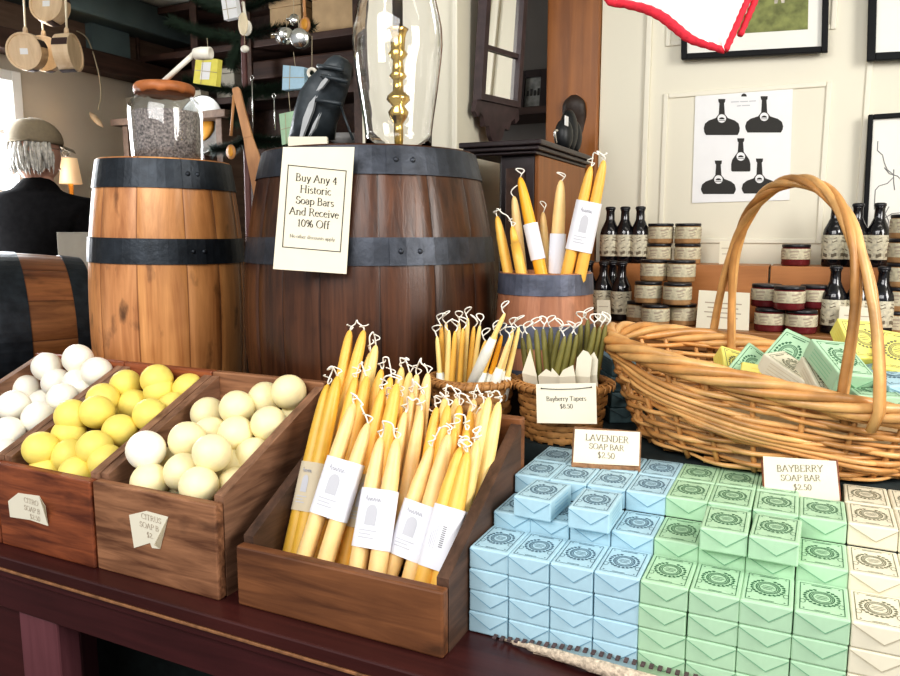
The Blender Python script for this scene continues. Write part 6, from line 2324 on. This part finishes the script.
def slab(b, ya, za, yb, zb_, d0, d1):
    c0 = [MQ(ya, za, d0), MQ(yb, za, d0), MQ(yb, zb_, d0), MQ(ya, zb_, d0)]
    c1 = [MQ(ya, za, d1), MQ(yb, za, d1), MQ(yb, zb_, d1), MQ(ya, zb_, d1)]
    b.add(c0 + c1, [(3, 2, 1, 0), (4, 5, 6, 7), (0, 1, 5, 4), (1, 2, 6, 5), (2, 3, 7, 6), (3, 0, 4, 7)])


b = MB()
fwd = 0.019
slab(b, y0m, zb, y0m + fwd, 2.35, 0, 0.028)
slab(b, y1m - fwd, zb, y1m, 2.35, 0, 0.028)
slab(b, y0m + fwd, zb, y1m - fwd, zb + fwd, 0, 0.028)
slab(b, y0m + fwd, 2.35 - fwd, y1m - fwd, 2.35, 0, 0.028)
slab(b, y0m + fwd, 1.885, y1m - fwd, 1.899, 0.006, 0.022)  # solid dark bar stands in for a frame edge reflected in the glass
# scrolled apron
yc = (y0m + y1m) / 2
hw = (y1m - y0m) / 2
sh = [(-1.05, 0.0), (1.05, 0.0), (1.12, -0.035), (0.95, -0.05), (0.88, -0.035), (0.72, -0.045), (0.62, -0.075), (0.40, -0.07), (0.30, -0.10), (0.0, -0.135), (-0.30, -0.10), (-0.40, -0.07), (-0.62, -0.075), (-0.72, -0.045), (-0.88, -0.035), (-0.95, -0.05), (-1.12, -0.035)]
bm_ = bmesh.new()
f = bm_.faces.new([bm_.verts.new(MQ(yc + a * hw, zb + z_, 0.018)) for a, z_ in sh])
r_ = bmesh.ops.extrude_face_region(bm_, geom=[f])
for v in [e for e in r_['geom'] if isinstance(e, bmesh.types.BMVert)]:
    v.co.x -= 0.014
bmesh.ops.triangulate(bm_, faces=[f_ for f_ in bm_.faces if len(f_.verts) > 4])
b.bm(bm_)
b.build('frame', 'mirrorframe', t)
g = MB()
slab(g, y0m + fwd, zb + fwd, y1m - fwd, 1.884, 0.008, 0.012)
slab(g, y0m + fwd, 1.9, y1m - fwd, 2.35 - fwd, 0.008, 0.012)
g.build('mirror_glass', 'mirror', t)

# alcove: small framed photograph on a shelf and black box
shz = aty(520, 113, 3.12).z
t = thing('alcove_shelf', 'dark wooden shelf in the shaded alcove behind the mirror', 'shelf', (-1.2, 3.1, shz))
MB().box((-1.53, 2.98, shz - 0.03), (-0.35, 3.245, shz), 0, 0.003).build('shelf_board', 'beamx', t)
MB().box((-1.50, 3.20, shz - 0.10), (-1.46, 3.244, shz - 0.031), 0, 0.003).build('bracket', 'beamx', t)
fx0, fx1 = aty(516, 90, 3.16).x, aty(546, 90, 3.16).x
t = thing('framed_photograph', 'small dark framed photograph leaning on the alcove shelf', 'picture', (fx0, 3.16, shz))
fh = aty(530, 68, 3.16).z - shz
mt = Matrix.Translation((fx0, 3.16, shz + 0.001)) @ Matrix.Rotation(R(-9), 4, 'X')
b = MB()
W_ = fx1 - fx0
for lo, hi in (((0, 0, 0), (0.032, 0.02, fh)), ((W_ - 0.032, 0, 0), (W_, 0.02, fh)), ((0.032, 0, 0), (W_ - 0.032, 0.02, 0.032)), ((0.032, 0, fh - 0.032), (W_ - 0.032, 0.02, fh))):
    b.box(lo, hi, 0, 0.002, mt)
b.build('frame', 'blackwood', t)
MB().box((0.032, 0.010, 0.032), (W_ - 0.032, 0.016, fh - 0.032), 0, 0, mt).build('photograph', 'photo_grey', t)
fg = MB()
for k in range(4):
    x = W_ * (0.30 + 0.12 * k)
    fg.box((x, 0.008, fh * 0.42), (x + W_ * 0.07, 0.0098, fh * (0.54 + 0.04 * (k % 2))), 0, 0, mt)
fg.build('printed_figures', 'ink', t)

# ------------------------------------------------------------------ left room contents
# shelving against the far wall
sx0, sx1 = aty(148, 60, 3.40).x, aty(372, 60, 3.40).x
t = thing('wall_shelving', 'dark brown open wooden shelving against the far wall', 'shelf', (sx0, 3.4, 0))
shs = [aty(280, py, 3.40).z for py in (150, 96, 43, -6)]
for z in shs + [0.6, 0.15, 1.2]:
    MB().box((sx0, 3.30, z - 0.035), (sx1, 3.585, z), 0, 0.003).build('shelf_board', 'beamx', t)
for x in (sx0, aty(206, 60, 3.4).x, aty(258, 60, 3.4).x, sx1 - 0.04):
    MB().box((x, 3.285, 0), (x + 0.05, 3.299, 2.59), 0, 0.003).build('upright', 'beam', t)
MB().box((sx0, 3.586, 0), (sx1, 3.597, 2.59)).build('dark_backing', 'beam', t)
sh0, sh1, sh2 = shs[0], shs[1], shs[2]


def shelf_box(label, px, w, h, d, z, mat):
    x = aty(px, 60, 3.36).x
    tt = thing('storage_box', label, 'box', (x, 3.4, z))
    MB().box((x - w / 2, 3.33, z + 0.001), (x + w / 2, 3.33 + d, z + h * 0.82), 0, 0.004).build('box_body', mat, tt)
    MB().box((x - w / 2 - 0.004, 3.326, z + h * 0.82 + 0.001), (x + w / 2 + 0.004, 3.334 + d, z + h), 0, 0.004).build('lid', mat, tt)


shelf_box('tan storage box on the upper far shelf beside the lamp glass', 346, 0.36, 0.20, 0.2, sh2, 'tanbox')
shelf_box('brown storage box on the upper far shelf behind the tin cups', 290, 0.20, 0.19, 0.2, sh2, 'tanbox')
shelf_box('grey storage box on the far shelf at the left', 228, 0.13, 0.16, 0.18, sh1, 'cardbox')


def bowl(label, px, py_z, r, mat, y=3.40, h=0.05):
    x = aty(px, 60, y).x
    tt = thing('pottery_bowl', label, 'bowl', (x, y, py_z))
    b = MB()
    b.lathe([(0, 0.001), (r * 0.5, 0.001), (r * 0.55, 0.006), (r * 0.85, h * 0.5), (r, h), (r * 0.94, h), (r * 0.78, h * 0.5), (r * 0.4, 0.012), (0, 0.010)], 28, 0, Matrix.Translation((x, y, py_z)))
    b.build('bowl_wall', mat, tt)
    MB().lathe([(r * 1.0, h - 0.006), (r * 1.03, h - 0.002), (r * 1.0, h + 0.002), (r * 0.93, h + 0.001)], 28, 0, Matrix.Translation((x, y, py_z))).build('rim', mat, tt)


bowl('wide grey pottery bowl on the far shelf behind the leather pouch', 345, sh0, 0.10, 'greybowl', h=0.055)
bowl('pale pottery bowl on the far shelf behind the mint soap', 278, sh0, 0.09, 'greybowl', h=0.06)
# low shelves seen beside the jar
t = thing('wall_shelf', 'short brown plank shelf on the wall right of the lavender jar', 'shelf', aty(215, 118, 3.0))
pz_ = aty(215, 113, 3.0).z
xa, xb = aty(122, 113, 3.0).x, aty(236, 113, 3.0).x
MB().box((xa, 2.92, pz_ - 0.035), (xb, 3.12, pz_), 0, 0.003).build('shelf_board', 'brownboard', t)
for x in (xa + 0.05, xb - 0.09):
    MB().box((x, 2.95, 0), (x + 0.04, 3.10, pz_ - 0.036), 0, 0.003).build('support_post', 'brownboard', t)

# grey panel behind that shelf (part of the plaster wall)
struct('wall_niche', MB().box((aty(128, 100, 3.25).x, 3.22, 0), (aty(205, 100, 3.25).x, 3.28, 2.1)), 'greywall')
t = thing('tin_pan', 'round shiny pan standing behind the lavender jar', 'pan', aty(203, 140, 3.0))
pc_ = aty(200, 138, 3.0)
zs = pc_.z
st2 = thing('plank_bench', 'dark plank bench in the far room below the pan', 'bench', (pc_.x, 3.0, 0))
bz = aty(200, 158, 3.0).z
MB().box((xa + 0.12, 2.90, bz - 0.03), (xb - 0.12, 3.15, bz), 0, 0.003).build('bench_top', 'beamx', st2)
for x in (xa + 0.13, xb - 0.19):
    MB().box((x, 2.93, 0), (x + 0.05, 3.12, bz - 0.031), 0, 0.003).build('leg', 'beam', st2)
rr = zs - bz + 0.055
mt = basis(V((1, 0, 0)), V((0, 0.15, 1)).normalized(), V((0, -1, 0.15)).normalized(), V((pc_.x, 3.03, bz + rr + 0.004)))
MB().lathe([(0, 0.0), (rr * 0.8, 0.0), (rr, 0.03), (rr * 0.96, 0.03), (rr * 0.78, 0.006), (0, 0.006)], 32, 0, mt).build('pan_body', 'pewter', t)
MB().lathe([(0, 0.008), (rr * 0.5, 0.008), (rr * 0.45, 0.02), (0, 0.022)], 20, 0, mt).build('orange_ornament', 'orange_thing', t)

# standing wooden paddle and hanging ladle
pa, pb = aty(236, 88, 1.80), aty(256, 168, 1.80)
d = (pb - pa)
foot = pa + d * ((pa.z - TZ - 0.004) / -d.z)
t = thing('wooden_paddle', 'long reddish wooden paddle leaning up between the two upright barrels', 'paddle', foot)
u = d.normalized()
sdv = u.cross(V((0.4, -0.9, 0))).normalized()
fr = u.cross(sdv)


def flatbar(b, stations, th):
    vs, fs = [], []
    for p, w_ in stations:
        for s_, q in ((-1, -1), (1, -1), (1, 1), (-1, 1)):
            vs.append(p + sdv * (s_ * w_) + fr * (q * th))
    n = len(stations)
    for i in range(n - 1):
        for k in range(4):
            fs.append((i * 4 + k, i * 4 + (k + 1) % 4, (i + 1) * 4 + (k + 1) % 4, (i + 1) * 4 + k))
    fs += [(0, 3, 2, 1), (4 * n - 4, 4 * n - 3, 4 * n - 2, 4 * n - 1)]
    b.add(vs, fs)


Ld = (foot - pa).length
b = MB()
flatbar(b, [(pa, 0.008), (pa + u * 0.006, 0.0115), (pa + u * 0.08, 0.0115), (pa + u * 0.15, 0.0135)], 0.007)
b.build('handle', 'spoonwood', t)
b = MB()
flatbar(b, [(pa + u * 0.1505, 0.0135), (pa + u * 0.20, 0.019), (pa + u * 0.4, 0.030), (foot - u * 0.02, 0.04), (foot, 0.03)], 0.006)
b.build('blade', 'spoonwood', t)

# feathery tree with hanging ornaments
ty = 2.25
t = thing('feather_tree', 'sparse dark green feather tree with maroon trunk hung with ornaments', 'tree', aty(246, 250, ty))
p0t, p1t = aty(247, 165, ty), aty(241, -60, ty)
base = p0t + (p0t - p1t).normalized() * ((p0t.z - 0.0) / ((p1t - p0t).normalized().z)) * 1.0
base.z = 0.03
MB().tube([base, p0t, (p0t + p1t) / 2, p1t], [0.014, 0.012, 0.011, 0.009], 10).build('trunk', 'redpole', t)
MB().lathe([(0.14, 0.0), (0.14, 0.02), (0.05, 0.035), (0.02, 0.06), (0, 0.06)], 24, 0, Matrix.Translation((base.x, base.y, 0))).build('base', 'beam', t)
rgt = random.Random(12)
BR = [((242, 38), (206, 33), (172, 22)), ((242, 38), (270, 30), (312, 27)), ((244, 92), (215, 88), (186, 80)), ((244, 92), (275, 90), (318, 76)), ((241, 10), (262, 2), (285, -8)), ((241, 10), (215, 6), (196, -4)), ((246, 140), (230, 148), (214, 150)), ((246, 140), (268, 142), (300, 142)),
      ((241, 36), (238, 50), (232, 64)), ((244, 92), (240, 106), (236, 120))]
for bi, pts in enumerate(BR):
    dy = rgt.uniform(-0.15, 0.10)
    P3 = [aty(px, py, ty + dy * i / 2) for i, (px, py) in enumerate(pts)]
    path = smooth_path(P3, 12)
    b = MB()
    b.tube(path, 0.003, 5, 1)
    for i, p in enumerate(path):
        dirv = (path[min(i + 1, len(path) - 1)] - path[max(i - 1, 0)]).normalized()
        for q in range(60):
            a = rgt.uniform(0, 2 * PI)
            u_, w__, d_ = frame_from(dirv)
            o_ = u_ * math.cos(a) + w__ * math.sin(a)
            L = rgt.uniform(0.022, 0.042)
            st = p + dirv * rgt.uniform(-0.008, 0.008)
            tp = st + (o_ + dirv * 0.5).normalized() * L
            sdw = o_.cross(dirv) * 0.0022
            b.add([st - sdw, st + sdw, tp], [(0, 1, 2)], 0)
    b.build('bough', ['needle', 'redpole'], t)


def string_up(b, p, L=0.05, mat=1):
    b.tube([p, p + V((0.002, 0, L))], 0.0011, 5, mat)


def hanging_soap(label, px4, y, mat, strpy):
    c = [aty(px, py, y) for px, py in px4]
    t = thing('hanging_soap', label, 'ornament', (c[0] + c[2]) / 2, 'soap ornaments on the feather tree')
    n = (c[1] - c[0]).cross(c[3] - c[0]).normalized()
    bk = [p + n * 0.022 for p in c]
    b = MB()
    b.add(c + bk, [(0, 1, 2, 3), (7, 6, 5, 4), (4, 5, 1, 0), (5, 6, 2, 1), (6, 7, 3, 2), (7, 4, 0, 3)])
    b.build('wrapped_bar', mat, t)
    s = MB()
    off = -n * 0.0012
    for k in range(2):
        m = (c[0] * (1 - 0.35 - 0.3 * k) + c[1] * (0.35 + 0.3 * k))
        m2 = (c[3] * (1 - 0.35 - 0.3 * k) + c[2] * (0.35 + 0.3 * k))
        if k == 0:
            s.tube([m + off, m2 + off], 0.0011, 5)
    a, e = (c[0] * 0.5 + c[3] * 0.5) + off, (c[1] * 0.5 + c[2] * 0.5) + off
    s.tube([a, e], 0.0011, 5)
    tp = (c[0] + c[1]) / 2 + n * 0.01
    hk = aty((px4[0][0] + px4[1][0]) / 2, strpy, y)
    s.tube([tp, hk], 0.0012, 5)
    s.build('string', 'cording', t)
    lb = MB()
    S = lambda u, v: c[0] + (c[1] - c[0]) * u + (c[3] - c[0]) * v - n * 0.0006
    lb.quad(S(0.3, 0.18), S(0.72, 0.14), S(0.72, 0.8), S(0.3, 0.84))
    if mat == 'yellowpaper':
        lb.build('label', 'paper', t)


hanging_soap('yellow wrapped soap ornament hanging beside the lavender scoop', [(196, 57), (218, 59), (216, 86), (193, 83)], 2.05, 'yellowpaper', 38)
hanging_soap('pale blue wrapped soap ornament hanging below the tin cups', [(283, 65), (304, 67), (304, 88), (282, 90)], 2.1, 'bluepaper', 52)
hanging_soap('mint green wrapped soap ornament hanging lowest on the tree', [(279, 114), (298, 110), (295, 142), (282, 145)], 2.1, 'mintpaper', 92)
hanging_soap('white paper packet hanging at the top of the tree', [(221, 0), (235, -2), (238, 17), (224, 20)], 2.15, 'paper', -20)


def tin_cup(label, px, py, y, r, axis):
    p = aty(px, py, y)
    t = thing('hanging_tin_cup', label, 'cup', p, 'tin cups hanging on the feather tree')
    u, w_, d = frame_from(V(axis))
    mt = basis(u, w_, d, p)
    MB().lathe([(0, 0), (r * 0.92, 0), (r, 0.004), (r, r * 1.5), (r * 0.95, r * 1.5), (r * 0.90, 0.006), (0, 0.006)], 28, 0, mt).build('cup_body', 'tin', t)
    h = [mt @ V((r * (1.0 + 0.55 * math.sin(PI * k / 8)), 0, r * (0.25 + 1.0 * k / 8))) for k in range(9)]
    MB().tube(h, 0.003, 6).build('handle', 'tin', t)
    MB().tube([p, p + V((0, 0, 0.07))], 0.0012, 5).build('string', 'cording', t)


tin_cup('bright tin cup hanging with its base facing forward', 299, 38, 2.08, 0.031, (-0.35, 0.9, 0.15))
tin_cup('tin cup hanging half behind the forward facing cup', 287, 36, 2.17, 0.028, (-0.8, 0.5, 0.2))
tin_cup('smallest tin cup hanging above the other two', 294, 18, 2.12, 0.016, (-0.5, 0.8, -0.2))
# small ring ornament and wooden spoon
p = aty(312, 73, 2.1)
t = thing('hanging_ring', 'small white turned ring hanging beside the blue soap ornament', 'ornament', p)
u, w_, d = frame_from(V((-0.3, 0.9, 0.2)))
MB().tube([p + u * 0.013 * math.cos(2 * PI * k / 18) + w_ * 0.013 * math.sin(2 * PI * k / 18) for k in range(18)], 0.0055, 8, 0, True).build('ring', 'whitewood', t)
MB().tube([p + V((0, 0, 0.013)), aty(312, 36, 2.1)], 0.0012, 5).build('string', 'cording', t)
for lab, a, c, hd_, mat in (('wooden spoon with orange bowl hanging head down by the tin cups', (303, -25), (305, 20), (305, 25), 'spoonwood'), ('wooden ladle hanging beside the paddle', (234, 95), (231, 136), (231, 152), 'spoonwood'), ('white ladle hanging on the trunk of the tree', (243, 2), (246, 20), (247, 28), 'whitewood')):
    y = 2.12
    A, C_, Hd = aty(*a, y), aty(*c, y), aty(*hd_, y)
    t = thing('hanging_spoon', lab, 'spoon', A)
    MB().tube([A, (A + C_) / 2, C_], [0.006, 0.005, 0.0055], 8).build('handle', mat, t)
    b = MB()
    b.sphere(Hd, 1, 0, 18, 12, (0.021, 0.010, 0.026))
    b.build('bowl', mat, t)
    b = MB()
    b.sphere(Hd + V((0.004, -0.0085, 0)), 1, 0, 16, 10, (0.013, 0.004, 0.017))
    b.build('bowl_hollow', 'orange_thing' if mat == 'spoonwood' else mat, t)
p = aty(243, 24, 2.02)
t = thing('hanging_ornament', 'flat cream oval ornament hanging in front of the trunk', 'ornament', p)
MB().sphere(p, 1, 0, 18, 12, (0.020, 0.006, 0.036)).build('oval', 'strap', t)
MB().tube([p + V((0, 0, 0.035)), p + V((0, 0, 0.09))], 0.001, 5).build('string', 'cording', t)
p = aty(245, 49, 2.03)
t = thing('hanging_bauble', 'small white bauble hanging under the upper left bough', 'ornament', p)
MB().sphere(p, 0.013, 0, 16, 10, (1.2, 1, 0.9)).build('ball', 'whitewood', t)
MB().tube([p + V((0, 0, 0.011)), p + V((0, 0, 0.05))], 0.001, 5).build('string', 'cording', t)
# thin metal hooks between tree and barrel
for lab, a, c in (('thin steel skewer hanging left of the trunk', (252, 80), (253, 128)), ('thin steel skewer hanging right of the trunk', (274, 98), (275, 130))):
    A, C_ = aty(*a, 2.05), aty(*c, 2.05)
    t = thing('hanging_skewer', lab, 'skewer', A)
    MB().tube([A, C_], 0.0022, 6).build('shaft', 'tin', t)
    MB().tube([A + V((0.007 * math.cos(2 * PI * k / 12), 0, 0.007 + 0.007 * math.sin(2 * PI * k / 12))) for k in range(12)], 0.0015, 5, 0, True).build('loop', 'tin', t)

# wooden canteens hanging near the window
t0c = 2.1


def canteen(label, px, py, y, r, th, axis, straps):
    p = aty(px, py, y)
    t = thing('hanging_canteen', label, 'canteen', p, 'wooden canteens hanging by the window')
    u, w_, d = frame_from(V(axis))
    mt = basis(u, w_, d, p)
    MB().lathe([(0, -th * 0.42), (r * 0.88, -th * 0.42), (r * 0.90, -th / 2), (r, -th / 2), (r * 1.02, 0), (r, th / 2), (r * 0.90, th / 2), (r * 0.88, th * 0.42), (0, th * 0.42)], 36, 0, mt, False).build('drum', 'cupwood', t)
    for a0_ in (0.5, 2.5, 4.3):
        b = MB()
        rr = r * 1.035
        vs = []
        for q in range(6):
            a = a0_ + 0.42 * q / 5
            for zz_ in (-th * 0.5, th * 0.5):
                vs.append(mt @ V((rr * math.cos(a), rr * math.sin(a), zz_ * 0.98)))
        b.add(vs, [(2 * i, 2 * i + 2, 2 * i + 3, 2 * i + 1) for i in range(5)])
        b.build('leather_loop', 'cupband', t)
    tagm = MB()
    tagm.quad(*[mt @ V((x * r * 0.22, y_ * r * 0.16, -th * 0.425)) for x, y_ in ((-1, -1), (1, -1), (1, 1), (-1, 1))])
    tagm.build('paper_tag', 'paper', t)
    for px2, py2 in straps:
        top = aty(px2, py2, y)
        s = MB()
        st_p = p + V((0, 0, r * 0.95))
        s.tube([st_p, top], 0.006, 6, 0, False, 0.35)
        s.build('strap', 'strap', t)
    MB().lathe([(0.010, 0), (0.008, 0.02), (0.005, 0.024), (0, 0.024)], 12, 0, Matrix.Translation(p + V((0, 0, r * 0.98)))).build('stopper', 'cupwood', t)


canteen('round wooden canteen with face towards us and a white tag', 27, 52, 2.02, 0.069, 0.052, (-0.42, 0.88, 0.10), [(20, -72)])
canteen('wooden canteen half hidden behind the face-on one', 45, 54, 2.14, 0.068, 0.050, (-0.55, 0.8, 0.1), [(32, -72)])
canteen('wooden canteen seen edge on with dark leather bands', 68, 53, 2.03, 0.068, 0.058, (0.85, 0.45, 0.05), [(64, -72)])
canteen('wooden canteen hanging highest, cut off by the top of the photo', 50, 6, 2.12, 0.070, 0.055, (-0.30, 0.92, -0.12), [(40, -72)])
struct('trim_13', MB().box((-2.75, 1.2, 2.47), (-2.60, 3.25, 2.599), bev=0.008), 'beam')
# pull cord with wooden tassel
t = thing('hanging_pull_cord', 'thin pull cord with a slim wooden tassel hanging by the grey wall', 'cord', aty(95, 80, 2.9))
MB().tube(smooth_path([aty(70, 28, 2.9), aty(85, 36, 2.9), aty(92, 50, 2.9), aty(99, 75, 2.9), aty(101, 95, 2.9), aty(98, 110, 2.9)], 6), 0.0035, 6).build('string', 'cording', t)
a, c = aty(90, 113, 2.9), aty(103, 127, 2.9)
MB().tube([a, a * 0.7 + c * 0.3, a * 0.3 + c * 0.7, c], [0.006, 0.017, 0.015, 0.004], 10).build('tassel', 'cupwood', t)
# glowing table lamp behind the man, on a pedestal
lp = aty(70, 172, 2.72)
t = thing('table_lamp', 'small lamp with warm glowing shade behind the person', 'lamp', (lp.x, lp.y, 0))
MB().lathe([(0.055, -0.06), (0.038, 0.07), (0.036, 0.07), (0.053, -0.06)], 28, 0, Matrix.Translation(lp)).build('lamp_shade', 'lampshade', t)
MB().lathe([(0.12, 0.0), (0.12, 0.02), (0.02, 0.04), (0.012, 0.5), (0.012, lp.z - 0.02), (0, lp.z - 0.02)], 20, 0, Matrix.Translation((lp.x, lp.y, 0))).build('stand', 'brass', t)
# cardboard box behind the lying barrel
a, c = aty(61, 233, 1.93), aty(88, 233, 1.93)
zt = aty(70, 233, 1.90).z
t = thing('cardboard_box', 'grey cardboard box behind the lying barrel', 'box', ((a.x + c.x) / 2, 1.96, 0))
MB().box((a.x, 1.91, zt - 0.22), (c.x + 0.10, 2.03, zt - 0.001), 0, 0.003).build('carton', 'cardbox', t)
for q in (0, 1):
    MB().box((a.x, 1.91 + 0.061 * q, zt - 0.0008), (c.x + 0.10, 1.91 + 0.059 + 0.061 * q, zt + 0.003), 0, 0.001).build('flap', 'cardbox', t)
st3 = thing('side_table', 'plain dark side table under the cardboard box', 'table', (a.x, 1.97, 0))
MB().box((a.x - 0.02, 1.90, zt - 0.255), (c.x + 0.12, 2.05, zt - 0.2205), 0, 0.003).build('tabletop', 'beamx', st3)
for x in (a.x, c.x + 0.06):
    for y in (1.905, 2.005):
        MB().box((x, y, 0), (x + 0.04, y + 0.04, zt - 0.256), 0, 0.003).build('leg', 'beam', st3)

# ------------------------------------------------------------------ light
w = bpy.data.worlds.new('world')
sc.world = w
w.use_nodes = True
w.node_tree.nodes['Background'].inputs['Color'].default_value = (0.93, 0.96, 1.0, 1)
w.node_tree.nodes['Background'].inputs['Strength'].default_value = 0.42


def area(name, loc_, to, sx, sy, energy, c):
    l = bpy.data.lights.new(name, 'AREA')
    l.shape = 'RECTANGLE'
    l.size, l.size_y = sx, sy
    l.energy = energy
    l.color = c
    o = bpy.data.objects.new(name, l)
    col.objects.link(o)
    o.location = loc_
    o.rotation_euler = (V(to) - V(loc_)).to_track_quat('-Z', 'Y').to_euler()
    return o


area('window_light_right', (1.75, 0.7, 1.95), (-0.5, 1.3, 0.95), 0.9, 1.3, 42, (1.0, 0.97, 0.93))
area('window_light_front', (-0.5, -1.1, 2.5), (-0.4, 1.3, 0.9), 2.6, 1.2, 55, (1.0, 0.98, 0.96))
area('window_light_left', (xL + 0.06, 2.13, 1.55), (-1.4, 1.9, 1.3), 0.8, 1.1, 42, (0.92, 0.96, 1.0))
area('area_light_overhead', (0.4, 1.5, 2.7), (0.3, 2.0, 1.2), 1.2, 0.8, 10, (1.0, 0.95, 0.88))  # warm area light overhead, aimed toward the jar counter
pl = bpy.data.lights.new('lamp_bulb', 'POINT')
pl.energy = 2.2
pl.color = (1, 0.65, 0.3)
pl.shadow_soft_size = 0.03
po = bpy.data.objects.new('lamp_bulb', pl)
col.objects.link(po)
po.location = (lp.x, lp.y, lp.z - 0.02)

sc.view_settings.view_transform = 'Standard'
try:
    sc.view_settings.look = 'Medium High Contrast'
except TypeError as e_:
    print('LOOKERR', e_)
sc.view_settings.exposure = 0.22
sc.view_settings.gamma = 1.0
sc.cycles.max_bounces = 10
sc.cycles.transmission_bounces = 10
sc.cycles.caustics_reflective = False
sc.cycles.caustics_refractive = False
